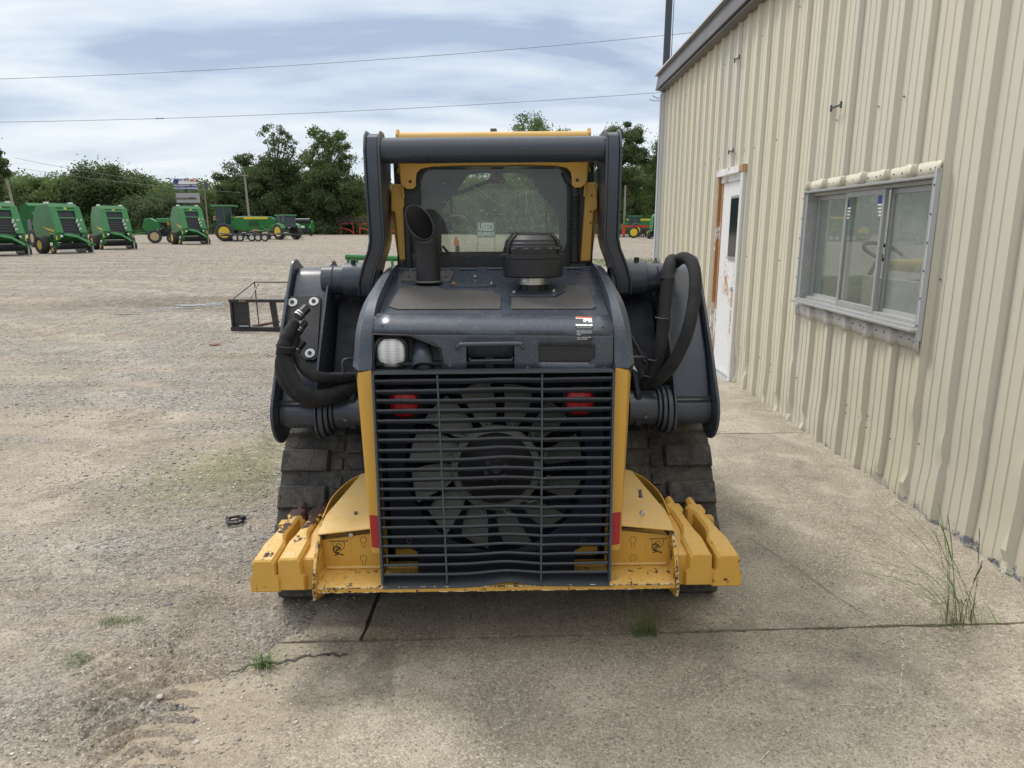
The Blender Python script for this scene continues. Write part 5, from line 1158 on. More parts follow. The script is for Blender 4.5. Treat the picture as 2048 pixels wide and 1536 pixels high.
m = MB(); m.box((Wd/2, -0.015, 0.035), (Wd+0.06, 0.08, 0.065)); m.build('bottom_bar', M['spear'], bs, bev=0.004)
m = MB(); m.ext([(0.63, -0.02, Hh-0.03), (0.73, -0.02, Hh-0.03), (0.76, -0.02, 0.06), (0.67, -0.02, 0.06)], (0, 0.04, 0)); m.build('centre_post', M['spear'], bs)
m = MB(); m.tube([(0.0, 0, Hh), (0.22, 0.45, Hh+0.26), (0.92, 0.45, Hh+0.26), (Wd, 0, Hh)], 0.010, 6); m.tube([(0.30, 0.45, Hh+0.26), (0.30, 0.02, Hh+0.01)], 0.012, 6); m.tube([(0.86, 0.45, Hh+0.26), (0.86, 0.02, Hh+0.01)], 0.012, 6); m.tube([(0.22, 0.45, Hh+0.26), (0.22, 0.5, 0.0)], 0.01, 6); m.build('back_rest', M['spear'], bs)
m = MB(); m.tube([(0.3, 0.05, 0.06), (0.62, 0.4, 0.10)], [0.03, 0.015], 8); m.build('spear', M['rust'] if False else plain('rust_brown', (0.10, 0.06, 0.04), 0.8), bs)
m = MB(); m.box((0.2, -0.05, 0.085), (0.16, 0.03, 0.02)); m.build('latch', M['steel'], bs)
text('BS20', plain('dull_gold', (0.42, 0.36, 0.16), 0.6), 'lettering', bs, (0.20, -0.0515, Hh-0.005), (R(90), 0, 0), 0.055, 0.0005)
# clamp ring, brick bit
x, y = G(470, 1053); hc = empty('hose_clamp', (x, y, gh(x, y)+0.012), R(20), 'small black clamp ring lying on the dirt left of the loader', 'clamp')
m = MB(); m.ring((0, 0, 0.008), (0.05, -0.1, 1), 0.043, 0.0075, 28, 6); m.ring((0.004, 0.004, 0.020), (-0.08, 0.1, 1), 0.040, 0.0045, 28, 6); m.build('ring', M['black'], hc)
m = MB(); m.box((0.042, 0.012, 0.014), (0.03, 0.03, 0.022), (0, 0.2, 0.5)); m.box((-0.035, 0.03, 0.014), (0.022, 0.02, 0.02), (0, 0.2, -0.5)); m.build('buckle', M['black'], hc, bev=0.002)
x, y = G(428, 690)
def stone(px, py, s, mat, label, seed, name='stone', cat='stone', fl=0.45):
    x, y = G(px, py); r = random.Random(seed); m = MB(); bmv = bmesh.new(); bmesh.ops.create_icosphere(bmv, subdivisions=2, radius=1)
    for v in bmv.verts: k = 1+0.25*(r.random()-.5); m.v.append((v.co.x*s*k*1.3, v.co.y*s*k, v.co.z*s*k*fl))
    m.f = [tuple(v.index for v in f.verts) for f in bmv.faces]; m.m = [0]*len(m.f); bmv.free()
    z = max(gh(x, y), slabz(x) if x > -1.8 else -9)
    o = m.build(name, mat, ang=25, loc=(x, y, z+s*fl*0.4)); o.rotation_euler.z = r.random()*6; return tag(o, label, cat)
stone(428, 690, 0.055, plain('brick_orange', (0.24, 0.115, 0.065), 0.9), 'flat orange brown brick fragment on the dirt below the bale spear frame', 3, 'brick_fragment', 'brick')
M['stone'] = plain('pale_stone', (0.42, 0.38, 0.33), 0.9); M['stoned'] = plain('slate_stone', (0.14, 0.145, 0.16), 0.85)
for i, (a, b, s, mt, lb) in enumerate(((335, 1218, 0.014, 'stoned', 'dark slate chip at the left, beside the larger light stones above the tyre print'), (285, 1492, 0.010, 'stoned', 'grey slate chip near the bottom edge below the tyre print'), (392, 1482, 0.010, 'stone', 'small reddish pale stone below the tyre print'), (318, 1398, 0.012, 'stone', 'pale clay lump on the right rim of the tyre print'), (1475, 1090, 0.006, 'stoned', 'tiny dark pebble on the slab beside the right weights'))):
    stone(a, b, s, M[mt], lb, 40+i)

# ---------------------------------------------------------------- inside the window: garden tractor
gt = empty('garden_tractor', (WX+0.95, 6.75, 0.22), R(200), 'green garden tractor with yellow seat behind the window glass', 'garden tractor')
m = MB(); m.yz([(-0.9, 0.35), (-0.95, 0.75), (-0.75, 0.95), (0.0, 1.0), (0.05, 0.45)], -0.28, 0.28); m.build('bonnet', M['greenlt'], gt, bev=0.06)
m = MB(); m.yz([(0.25, 0.4), (0.3, 0.95), (0.8, 1.02), (1.1, 0.8), (1.1, 0.4)], -0.42, 0.42); m.build('rear_body', M['greenlt'], gt, bev=0.06)
m = MB(); m.box((0, 0.62, 1.12), (0.46, 0.44, 0.10)); m.yz([(0.80, 1.12), (0.92, 1.55), (1.02, 1.55), (0.92, 1.10)], -0.23, 0.23); m.build('seat', M['decal'], gt, bev=0.05)
m = MB(); m.cyl((0, 0.0, 0.9), (0, 0.18, 1.2), 0.02, n=8); m.ring((0, 0.2, 1.22), (0, 0.5, 1), 0.18, 0.018); m.build('steering_wheel', M['black'], gt)
for s in (-1, 1): wheel(gt, (s*0.52, 0.75, 0.42), 0.42, 0.28, M['yrim'], out=s, rimr=0.55); wheel(gt, (s*0.42, -0.6, 0.24), 0.24, 0.16, M['yrim'], out=s)
pc = MB(); pc.box((0, 0, 0.5), (0.05, 1.3, 0.95)); o = empty('white_panel', (WX+0.55, 5.25, 0.3), 0, 'white board with green lower edge leaning inside the right pane', 'board'); pc.build('board', M['white'], o, bev=0.01)
pc = MB(); pc.box((0, 0, -0.06), (0.06, 1.32, 0.14)); pc.build('edge_strip', M['green'], o)
m = MB(); m.box((0, 0, 0.0), (0.55, 1.78, 0.03)); mm = m.build('window_ledge', M['roomfloor'], bld, loc=(0.42, 4.885-4.0, 1.02-0.037))
# ================================================================ the loader
LD = empty('compact_track_loader', (-0.080, D0, 0.006), R(1.0), 'dark grey and yellow compact track loader parked on the slab, seen from behind', 'track loader')
LD.rotation_euler.y = R(-0.5)
def yy(d): return d - D0
def both(name, mb, mat, **k):
    a = mb.build(name, mat, LD, **k); b = mb.mirror().build(name, mat, LD, **k); return a, b
# ---- tracks
prof = [(0.16, 0.0), (0.07, 0.04), (0.015, 0.13), (0.03, 0.21), (0.17, 0.43), (0.29, 0.62), (0.38, 0.72), (0.50, 0.77), (0.62, 0.74), (1.2, 0.52), (1.75, 0.42), (1.92, 0.33), (1.99, 0.2), (1.93, 0.07), (1.82, 0.0)]
def resamp(P_, step):
    out = []; K = len(P_); tot = 0; segs = []
    for i in range(K): a, b = P_[i], P_[(i+1) % K]; l = math.hypot(b[0]-a[0], b[1]-a[1]); segs.append((a, b, l)); tot += l
    n = int(round(tot/step)); st = tot/n; s = 0; i = 0; acc = 0
    for k in range(n):
        t = k*st
        while acc+segs[i][2] < t: acc += segs[i][2]; i += 1
        a, b, l = segs[i]; f = (t-acc)/l; out.append((a[0]+(b[0]-a[0])*f, a[1]+(b[1]-a[1])*f))
    return out
def smooth_loop(P_, n=3):
    for _ in range(n): P_ = [tuple((P_[i-1][k]+2*P_[i][k]+P_[(i+1) % len(P_)][k])/4 for k in (0, 1)) for i in range(len(P_))]
    return P_
loop = smooth_loop(resamp(prof, 0.0345), 2); NL = len(loop); NL -= NL % 3
TH = 0.028
def trk(seed):
    m = MB(); r = random.Random(seed); x0, x1 = 0.565, 0.990
    nn = []
    K = len(loop)
    for i in range(K):
        a, b = loop[i-1], loop[(i+1) % K]; dy, dz = b[0]-a[0], b[1]-a[1]; l = math.hypot(dy, dz); nn.append((-dz/l, dy/l))
    sgn = 1 if sum(n[0]*(p[0]-1)+n[1]*(p[1]-0.35) for n, p in zip(nn, loop)) > 0 else -1
    nn = [(a*sgn, b*sgn) for a, b in nn]
    rings = []
    for i in range(K):
        (y, z), (ny, nz) = loop[i], nn[i]; w = 0.012
        rings.append([(x0, y-ny*TH, z-nz*TH), (x1, y-ny*TH, z-nz*TH), (x1, y-ny*0.008, z-nz*0.008), (x0, y-ny*0.008, z-nz*0.008)])
    m.loft(rings, False, True)
    def lug(k0, k1, xa, xb, h, tap=0.020):
        rr = []
        for t in (k0, (k0+k1)/2, k1):
            i = int(math.floor(t)) % K; f = t-math.floor(t); j = (i+1) % K
            y = loop[i][0]*(1-f)+loop[j][0]*f; z = loop[i][1]*(1-f)+loop[j][1]*f; ny = nn[i][0]*(1-f)+nn[j][0]*f; nz = nn[i][1]*(1-f)+nn[j][1]*f
            jj = (r.random()-.5)*0.003; hh = h*(0.9 if t != (k0+k1)/2 else 1.0)
            rr.append([(xa, y-ny*0.012, z-nz*0.012), (xb, y-ny*0.012, z-nz*0.012), (xb-tap*0.6, y+ny*(hh+jj), z+nz*(hh+jj)), (xa+tap*0.6, y+ny*(hh-jj), z+nz*(hh-jj))])
        m.loft(rr)
    for k in range(0, K-2, 5):
        o = (r.random()-.5)*0.2
        lug(k+0.2+o, k+3.1+o, 0.764, 0.995, 0.024); lug(k+2.6+o, k+5.2+o, 0.560, 0.698, 0.024)
        lug(k+0.3, k+1.9, 0.706, 0.752, 0.004, 0.004); lug(k+2.8, k+4.4, 0.706, 0.752, 0.004, 0.004)
    return m
for s, sd in ((1, 5), (-1, 6)):
    m = trk(sd); m = m if s > 0 else m.mirror()
    t = m.build('rubber_track', M['rubber'], LD, bev=0.006, ang=40, loc=(0, 0, 0.014))
m = MB(); 
for k in range(4, 22): pass
def roller(y, z, r, name):
    m = MB(); 
    for (a, b) in ((0.60, 0.70), (0.76, 0.86)): m.cyl((a, y, z), (b, y, z), r, n=24)
    m.cyl((0.58, y, z), (0.90, y, z), r*0.5, n=16); both(name, m, M['weldgrey'], bev=0.004)
roller(0.17, 0.17, 0.125, 'idler'); roller(1.80, 0.20, 0.155, 'idler'); roller(0.47, 0.55, 0.17, 'sprocket')
for y in (0.45, 0.75, 1.05, 1.35, 1.6): roller(y, 0.12, 0.085, 'track_roller')
m = MB(); m.yz([(0.15, 0.14), (0.25, 0.30), (0.75, 0.45), (1.4, 0.36), (1.8, 0.24), (1.8, 0.14)], 0.72, 0.86); both('track_frame', m, M['grey'], bev=0.01)
m = MB()
for k in range(9, 16):
    y, z = loop[k % NL]
# ---- body tub and frame
m = MB(); m.yz([(-0.05, 0.30), (-0.05, 0.50), (0.10, 0.62), (0.5, 1.02), (1.5, 1.02), (1.95, 0.55), (1.95, 0.22), (0.1, 0.22)], -0.55, 0.55); m.build('chassis', M['grey'], LD, bev=0.01)
m = MB(); m.yz([(0.10, 0.62), (0.10, 1.16), (0.55, 1.38), (0.65, 1.0), (0.5, 0.9)], 0.435, 0.50); both('engine_side_panel', m, M['void'], bev=0.005)
# rear plate : yellow
zt = P(640, 1010, 2.55).z; zb = P(640, 1150, 2.53).z
X1 = 0.675; XG = 0.43
m = MB(); m.xz([(0.425, 0.30), (0.425, 0.505), (0.50, 0.505), (X1-0.03, 0.50), (X1, 0.47), (X1, 0.30)], yy(2.53), yy(2.545)); both('bumper_plate', m, M['yel'], bev=0.002)
m = MB(); m.yz([(yy(2.54), 0.345), (yy(2.50), 0.352), (yy(2.412), 0.336), (yy(2.405), 0.332), (yy(2.405), 0.312), (yy(2.415), 0.308), (yy(2.415), 0.325), (yy(2.54), 0.335)], -X1, X1)
m.build('bumper_shelf', M['yelw'], LD, bev=0.002)
m = MB(); m.yz([(yy(2.60), 0.28), (yy(2.60), 0.34), (yy(2.416), 0.32), (yy(2.416), 0.312)], -X1, X1); m.build('bumper_underside', M['yel'], LD)
m = MB(); m.tube([(-X1+0.01, yy(2.528), 0.354), (X1-0.01, yy(2.528), 0.354)], 0.007, 6); m.build('weld_bead', M['yeldust'], LD)
m = MB(); rr_ = random.Random(9); pts = [(-X1+0.01+k*(2*X1-0.02)/70, yy(2.404)+(rr_.random()-.5)*0.001, 0.3325+(rr_.random()-.5)*0.0015) for k in range(71)]
m.tube(pts, [0.0016+0.0022*rr_.random() for _ in pts], 5); m.build('worn_edge', M['edgewear'], LD)
m = MB(); pts = [(-X1+0.01+k*(2*X1-0.02)/70, yy(2.406), 0.313+(rr_.random()-.5)*0.0015) for k in range(71)]; m.tube(pts, [0.001+0.0018*rr_.random() for _ in pts], 5); m.build('worn_edge', M['edgewear'], LD)
# end gusset with a slot : shaped ring of quads
def gusset():
    y0 = yy(2.40); out = [(2.402, 0.285), (2.392, 0.31), (2.400, 0.36), (2.43, 0.42), (2.50, 0.490), (2.56, 0.515), (2.68, 0.53), (2.78, 0.53), (2.80, 0.48), (2.80, 0.272), (2.55, 0.252)]
    out = [(yy(a), b) for a, b in out]; c = (yy(2.455), 0.365); n = 40; vs = []; pts = catmull([Vector((0, a, b)) for a, b in out+[out[0]]], 5)[:-1]
    hole = []
    for p in pts:
        a = math.atan2((p.z-c[1]), (p.y-c[0])); u = Vector((math.cos(a), math.sin(a))); hy, hz = 0.020*u.x*abs(u.x)**0+0, 0.062*u.y
        t = R(-14); hy2 = hy*math.cos(t)-hz*math.sin(t); hz2 = hy*math.sin(t)+hz*math.cos(t); hole.append((c[0]+hy2, c[1]+hz2))
    m = MB(); K = len(pts)
    for x in (X1, X1+0.012):
        m.v += [(x, p.y, p.z) for p in pts] + [(x, a, b) for a, b in hole]
    for i in range(K):
        j = (i+1) % K
        m.f += [(i, j, K+j, K+i), (2*K+i, 3*K+i, 3*K+j, 2*K+j), (i, 2*K+i, 2*K+j, j), (K+i, K+j, 3*K+j, 3*K+i)]
    m.m = [0]*len(m.f); return m
both('bumper_gusset', gusset(), M['yelw'], ang=30)
m = MB(); pts = catmull([(X1+0.006, yy(2.50), 0.488), (X1+0.006, yy(2.43), 0.418), (X1+0.006, yy(2.399), 0.36), (X1+0.006, yy(2.391), 0.31), (X1+0.006, yy(2.401), 0.286), (X1+0.006, yy(2.54), 0.253)], 8)
m.tube(pts, [0.0015+0.0045*rr_.random()**2 for _ in pts], 5); both('worn_edge', m, M['edgewear'])
# sloping dusty covers
def cover():
    a = Vector((X1+0.008, yy(2.50), 0.508)); b = Vector((0.44, yy(2.50), 0.535)); c = Vector((0.44, yy(2.90), 0.635)); d = Vector((0.585, yy(2.88), 0.615)); e = Vector((X1+0.005, yy(2.62), 0.535))
    m = MB(); m.ext([a, b, c, d, e], (0, 0.0, -0.006)); return m
both('fuel_tank_cover', cover(), M['yeldust'], bev=0.002)
m = MB(); pts = [(0.585, 2.88, 0.611), (0.635, 2.83, 0.594), (0.676, 2.72, 0.568), (0.686, 2.60, 0.534)]
pts = catmull([(a, yy(b), c) for a, b, c in pts], 5); m.loft([[p, p+Vector((0.004, 0.004, 0)), p+Vector((0.004, 0.004, -0.12)), p+Vector((0, 0, -0.12))] for p in pts]); both('cover_skirt', m, M['yel'])
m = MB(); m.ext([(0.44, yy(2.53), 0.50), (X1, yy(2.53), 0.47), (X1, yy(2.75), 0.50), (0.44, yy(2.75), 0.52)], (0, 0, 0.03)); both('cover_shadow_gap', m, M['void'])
for (px, py, mir) in ((703, 1072, 0), (1285, 1028, 0)):
    p = P(px, py, 2.53); m = MB(); m.lathe([(0.012, 0), (0.012, 0.007), (0.009, 0.010), (0, 0.010)], (p.x, yy(2.53), p.z), (0, -1, 0), 6); m.build('bolt', M['steel'], LD)
for (px, py) in ((711, 1036), (1282, 990)):
    p = P(px, py+6, 2.6); m = MB(); m.cyl(p, p+Vector((-0.004*np.sign(p.x), 0, 0.03)), 0.007, n=10); m.lathe([(0.010, 0), (0.010, 0.002), (0, 0.002)], p, (0, 0, 1), 10); m.build('stud', M['weldgrey'], LD)
# knock-out outlines and tie-down pictograms
def keyhole(px, py):
    c = P(px, py, 2.53); pts = []
    for k in range(0, 15): a = R(-60+k*300/14+0); pts.append(c+Vector((0.0125*math.sin(-a+R(180))*1.0, -0.0005, 0.0125*-math.cos(a+0)*-1)))
    pts = [c+Vector((0.0125*math.sin(R(25+k*310/16)+math.pi), -0.0008, 0.0125*math.cos(R(25+k*310/16)+math.pi)+0.010)) for k in range(17)]
    pts = pts+[Vector((pts[-1].x, pts[-1].y, c.z-0.022)), Vector((pts[0].x, pts[0].y, c.z-0.022)), pts[0]]
    m = MB(); m.tube(pts, 0.0007, 4); m.build('knockout', M['ink'], LD)
for q in ((727, 1088), (727, 1125), (1266, 1086), (1265, 1122)): keyhole(*q)
def picto(px, py):
    c = P(px, py, 2.53)+Vector((0, -0.001, 0)); V = lambda x, z: c+Vector((x, 0, z)); m = MB()
    m.tube([V(-0.037, 0.028), V(0.037, 0.028)], 0.0009, 4)
    for k in range(6): x = -0.03+k*0.012; m.tube([V(x, 0.028), V(x+0.006, 0.034)], 0.0010, 4)
    m.tube([V(-0.022, 0.026), V(-0.022, 0.006), V(-0.012, -0.007), V(0, -0.011), V(0.012, -0.007), V(0.022, 0.006), V(0.022, 0.026)], 0.0011, 4)
    for cx_, cz_, r_i, w in ((0.0, 0.008, 0.011, 0.0012), (-0.008, -0.006, 0.014, 0.0024)):
        m.tube([V(cx_+r_i*math.cos(k*0.35), cz_+r_i*math.sin(k*0.35)) for k in range(16)], w, 4)
    m.tube([V(-0.018, -0.030), V(-0.004, -0.024), V(0.008, -0.026), V(0.018, -0.030)], 0.0022, 4); m.tube([V(-0.014, -0.016), V(0.002, 0.002)], 0.002, 4)
    m.build('tie_down_pictogram', M['ink'], LD)
    q = MB(); w = 0.048; q.tube([V(w*a, 0.045*b-0.003) for a, b in ((-1, -1), (1, -1), (1, 1), (-1, 1), (-1, -1))], 0.0005, 3); q.build('decal_outline', M['yeldust'], LD)
picto(678, 1100); picto(1315, 1093)
# ---- suitcase weights
def weight(xf, xr, skew=0.0, df=2.405):
    m = MB(); rings = []
    # along the length : (t 0..1, halfwidth_top, ztop, zbot, halfwidth_bot)
    sec = [(0.00, 0.040, 0.442, 0.322, 0.052), (0.02, 0.042, 0.449, 0.316, 0.054), (0.30, 0.042, 0.474, 0.30, 0.054), (0.38, 0.029, 0.487, 0.29, 0.050), (0.46, 0.024, 0.495, 0.275, 0.040), (0.80, 0.022, 0.508, 0.30, 0.035), (0.86, 0.036, 0.514, 0.31, 0.036), (0.94, 0.036, 0.518, 0.33, 0.036), (0.95, 0.018, 0.518, 0.33, 0.02), (1.08, 0.016, 0.532, 0.40, 0.016)]
    for t, hw, zt_, zb_, hb in sec:
        x = xf+(xr-xf)*t; y = yy(df+0.34*t); step = zb_+0.055 if t < 0.34 else zb_+0.02
        rings.append([(x-hb, y, zb_), (x+hb, y, zb_), (x+hb, y, step), (x+hw+0.001, y, step+0.012), (x+hw, y, zt_-0.012), (x+hw-0.010, y, zt_), (x-hw+0.010, y, zt_), (x-hw, y, zt_-0.012), (x-hw-0.001, y, step+0.012), (x-hb, y, step)])
    m.loft(rings)
    return m
for s, lst in ((-1, ((0.868, 0.815, 'yelrust'), (0.776, 0.735, 'yelrust'), (0.716, 0.70, 'yelw'))), (1, ((0.872, 0.818, 'yelw'), (0.772, 0.732, 'yelw'), (0.722, 0.70, 'yelw')))):
    for k, (a, b, mt) in enumerate(lst):
        mb = weight(a, b, df=2.405+0.012*k+(0.02 if k == 2 else 0)); mb = mb if s > 0 else mb.mirror()
        if k == 2:
            mb.v = [(x, y, z-0.015 if z > 0.44 else z-0.015) for x, y, z in mb.v]
        o = mb.build('counterweight', M[mt], LD, bev=0.005, seg=2, ang=40)
        if s < 0 and k < 2: o['label'] = 'counterweight with rusty chipped top'
m = MB(); m.box((0.79, yy(2.78), 0.36), (0.26, 0.05, 0.16)); both('weight_bracket', m, M['yel'], bev=0.004)
# ---- side posts
def post():
    def sec(z, xi, xo, xoo, d):   # inner, front corner, outer
        return [(xi, yy(d+0.06), z), (xi, yy(d), z), (xo, yy(d), z), (xoo, yy(d+0.09), z), (xoo-0.004, yy(d+0.12), z)]
    m = MB(); a = sec(0.445, 0.422, 0.470, 0.490, 2.452); b = sec(1.145, 0.442, 0.492, 0.520, 2.50)
    a[0] = (a[0][0], a[0][1], 0.445); a[3] = (a[3][0], a[3][1], 0.47); a[4] = (a[4][0], a[4][1], 0.47)
    b[2] = (b[2][0], b[2][1], 1.135); b[3] = (b[3][0], b[3][1], 1.165); b[4] = (b[4][0], b[4][1], 1.165); b[1] = (b[1][0], b[1][1], 1.15)
    m.loft([a, b]); return m
pl_, pr_ = both('rear_post', post(), M['yel'], bev=0.006)
for s in (-1, 1):
    m = MB(); a = Vector((0.432, yy(2.4535), 0.47)); 
    z0_, z1_ = 0.462, 0.60; pts = []
    for (f, z) in ((0.18, z0_+0.006), (0.95, z0_+0.012), (0.95, z1_), (0.25, z1_-0.004)):
        t = (z-0.445)/0.7; x = 0.422+0.02*t+(0.048+0.002*t)*f; pts.append((s*x, yy(2.452+0.048*t)-0.0012, z))
    m.ext(pts, (0, 0.002, 0)); m.build('reflector', M['reflect'], pl_ if s < 0 else pr_)
# upper fender rails (dark), from the top of the posts forward along the hood
def rail():
    P4 = [(2.50, 1.147, 0.442, 0.521), (2.52, 1.20, 0.442, 0.519), (2.56, 1.30, 0.442, 0.512), (2.66, 1.375, 0.442, 0.502), (2.85, 1.43, 0.442, 0.492), (3.05, 1.475, 0.440, 0.484), (3.22, 1.49, 0.44, 0.478), (3.26, 1.47, 0.44, 0.476)]
    rings = []
    for d, z, xi, xo in P4:
        th = 0.05
        rings.append([Vector((xi, yy(d), z)), Vector((xo-0.03, yy(d)-0.004, z-0.002)), Vector((xo, yy(d)+0.045, z-0.012+0.02*(z < 1.2))), Vector((xo-0.003, yy(d)+0.13, z-0.10)), Vector((xi, yy(d)+0.13, z-0.10))])
    cols = [catmull([r_[k] for r_ in rings], 4) for k in range(5)]; rings = [[cols[k][i] for k in range(5)] for i in range(len(cols[0]))]
    m = MB(); m.loft(rings); return m
both('hood_side_rail', rail(), M['hoodpaint'], bev=0.010, ang=50, seg=3)
m = MB(); m.yz([(yy(2.62), 0.66), (yy(2.62), 1.20), (yy(2.75), 1.34), (yy(3.2), 1.42), (yy(3.3), 0.66)], 0.49, 0.50); both('engine_side_panel', m, M['void'])
# ---- hood rear panel : curved sheet with cut outs
def hoodpt(px, py): 
    py2 = py
    if py2 >= 672: d = 2.515+(748-py2)*0.00008
    else: 
        t = (672-py2)/37; d = 2.521+0.004*t+0.075*max(0, t)**2.2
    return P(px, py2, d)
def sheet(rows, mat, name, th=0.012, parent=LD, bev=0.0, extra=None):
    # rows: list of (py, [(pxa,pxb),...]) -> strips built between successive rows with same interval count
    m = MB()
    for (pa, ia), (pb, ib) in zip(rows[:-1], rows[1:]):
        for (a0, a1), (b0, b1) in zip(ia, ib):
            if a0 is None: continue
            n = 14; va = [hoodpt(a0+(a1-a0)*k/n, pa) for k in range(n+1)]; vb = [hoodpt(b0+(b1-b0)*k/n, pb) for k in range(n+1)]
            m.add(va+vb, [(k, k+1, n+2+k, n+1+k) for k in range(n)])
    bm = bmesh.new(); me = bpy.data.meshes.new('x'); me.from_pydata(m.v, [], m.f); bm.from_mesh(me); bmesh.ops.remove_doubles(bm, verts=bm.verts, dist=0.0008)
    bmesh.ops.recalc_face_normals(bm, faces=bm.faces)
    # make normals point back (-Y)
    if sum(f.normal.y*f.calc_area() for f in bm.faces) > 0: bmesh.ops.reverse_faces(bm, faces=bm.faces)
    me2 = bpy.data.meshes.new(name); bm.to_mesh(me2); bm.free(); bpy.data.meshes.remove(me); me2.materials.append(mat); me2.polygons.foreach_set('use_smooth', [True]*len(me2.polygons)); me2.set_sharp_from_angle(angle=R(40))
    o = bpy.data.objects.new(name, me2); COL.objects.link(o); o.parent = parent; s = o.modifiers.new('solid', 'SOLIDIFY'); s.thickness = th; s.offset = -1
    if bev: b = o.modifiers.new('bevel', 'BEVEL'); b.width = bev; b.segments = 2; b.limit_method = 'ANGLE'; b.angle_limit = R(45)
    return o
L_, R_ = 753, 1228
def nrm(py): return -0.0157*0
VL, VR = 1082, 1196; VT, VB = 693, 727
rows = []
def row(py):
    out = []
    left = 753
    if py > 672:
        if py <= 676: left = 828
        elif py <= 696: left = 828+(py-676)/20*57
        else: left = 885+(py-696)/52*9
    segs = [(left, 938), None, None, None]
    return left
top = [(631, [(758, 1224)]), (634, [(756, 1226)]), (640, [(754, 1227)]), (650, [(753, 1232)]), (662, [(753, 1232)]), (672, [(753, 1232)])]
hood = sheet(top, M['hoodpaint'], 'hood_panel')
def three(py, l): return (py, [(l, 938), (1034, VL), (VR, 1232)])
low = [(672.01, [(828, 938), (938, 1034), (1034, VL), (VL, VR), (VR, 1232)]), (678, [(834, 938), (938, 1034), (1034, VL), (VL, VR), (VR, 1232)]), (693, [(877, 938), (938, 1034), (1034, VL), (VL, VR), (VR, 1232)])]
hp2 = sheet(low, M['hoodpaint'], 'hood_panel')
low2 = [(693.01, [(877, 938), (None, None), (1034, VL), (None, None), (VR, 1232)]), (700, [(885, 938), (None, None), (1034, VL), (None, None), (VR, 1232)]), (727, [(890, 938), (None, None), (1034, VL), (None, None), (VR, 1232)])]
hp3 = sheet(low2, M['hoodpaint'], 'hood_panel')
low3 = [(727.01, [(890, 938), (None, None), (1034, VL), (VL, VR), (VR, 1232)]), (747, [(894, 938), (None, None), (1034, VL), (VL, VR), (VR, 1232)])]
hp4 = sheet(low3, M['hoodpaint'], 'hood_panel')
# join the four into one panel mesh
def join(objs, name):
    m = MB()
    for o in objs:
        me = o.data; b = len(m.v); m.v += [tuple(v.co) for v in me.vertices]; m.f += [tuple(i+b for i in p.vertices) for p in me.polygons]
    m.m = [0]*len(m.f)
    for o in objs: bpy.data.objects.remove(o)
    bm = bmesh.new(); me = bpy.data.meshes.new('x'); me.from_pydata(m.v, [], m.f); bm.from_mesh(me); bmesh.ops.remove_doubles(bm, verts=bm.verts, dist=0.0009); bmesh.ops.recalc_face_normals(bm, faces=bm.faces)
    if sum(f.normal.y*f.calc_area() for f in bm.faces) > 0: bmesh.ops.reverse_faces(bm, faces=bm.faces)
    bm.to_mesh(me); bm.free(); me.materials.append(M['hoodpaint']); me.polygons.foreach_set('use_smooth', [True]*len(me.polygons)); me.set_sharp_from_angle(angle=R(40)); me.name = name
    o = bpy.data.objects.new(name, me); COL.objects.link(o); o.parent = LD; s = o.modifiers.new('solid', 'SOLIDIFY'); s.thickness = 0.012; s.offset = -1
    return o
hoodp = join([hood, hp2, hp3, hp4], 'hood_rear_panel')
def hp(px, py, dd=0.0): v = hoodpt(px, py); v.y += dd; return v
# vent mesh
m = MB(); m.ext([hp(VL-4, VT-2, 0.004), hp(VR+4, VT-2, 0.004), hp(VR+4, VB+2, 0.004), hp(VL-4, VB+2, 0.004)], (0, 0.02, 0)); m.build('vent_mesh', M['vent'], hoodp)
m = MB(); m.ext([hp(VR-14, VB+1, -0.0015), hp(VR+1, VB-10, -0.0015), hp(VR+3, VB+3, -0.0015)], (0, 0.004, 0)); m.build('vent_corner', M['hoodpaint'], hoodp)
# headlight bay
m = MB(); rim = [(753, 673), (828, 676), (886, 698), (893, 747)]
pts = [hp(*q, -0.004) for q in rim]+[hp(893, 747, -0.004)]
m.tube([hp(753, 747, -0.002), hp(753, 673, -0.004), hp(827, 675, -0.004), hp(884, 698, -0.004), hp(894, 747, -0.004)], 0.004, 6); m.build('bay_trim', M['black'], LD)
m = MB(); m.ext([hp(748, 668, 0.075), hp(900, 668, 0.075), hp(900, 752, 0.03), hp(748, 752, 0.03)], (0, 0.01, 0)); m.build('light_bay', M['black'], LD)
m = MB(); m.ext([hp(750, 670, 0.012), hp(895, 670, 0.012), hp(895, 672, 0.08), hp(750, 672, 0.08)], (0, 0, 0.004)); m.ext([hp(753, 672, 0.012), hp(753, 748, 0.012), hp(753, 748, 0.08), hp(753, 672, 0.08)], (-0.004, 0, 0)); m.build('bay_wall', M['black'], LD)
def roundrect(c, w, h, r, n=6, y=0.0, rot=None):
    pts = []
    for (sx, sz, a0) in ((1, 1, 0), (-1, 1, 90), (-1, -1, 180), (1, -1, 270)):
        for k in range(n+1): a = R(a0+90*k/n); pts.append(Vector((c[0]+sx*(w-r)+r*math.cos(a), c[1]+y, c[2]+sz*(h-r)+r*math.sin(a))))
    return pts
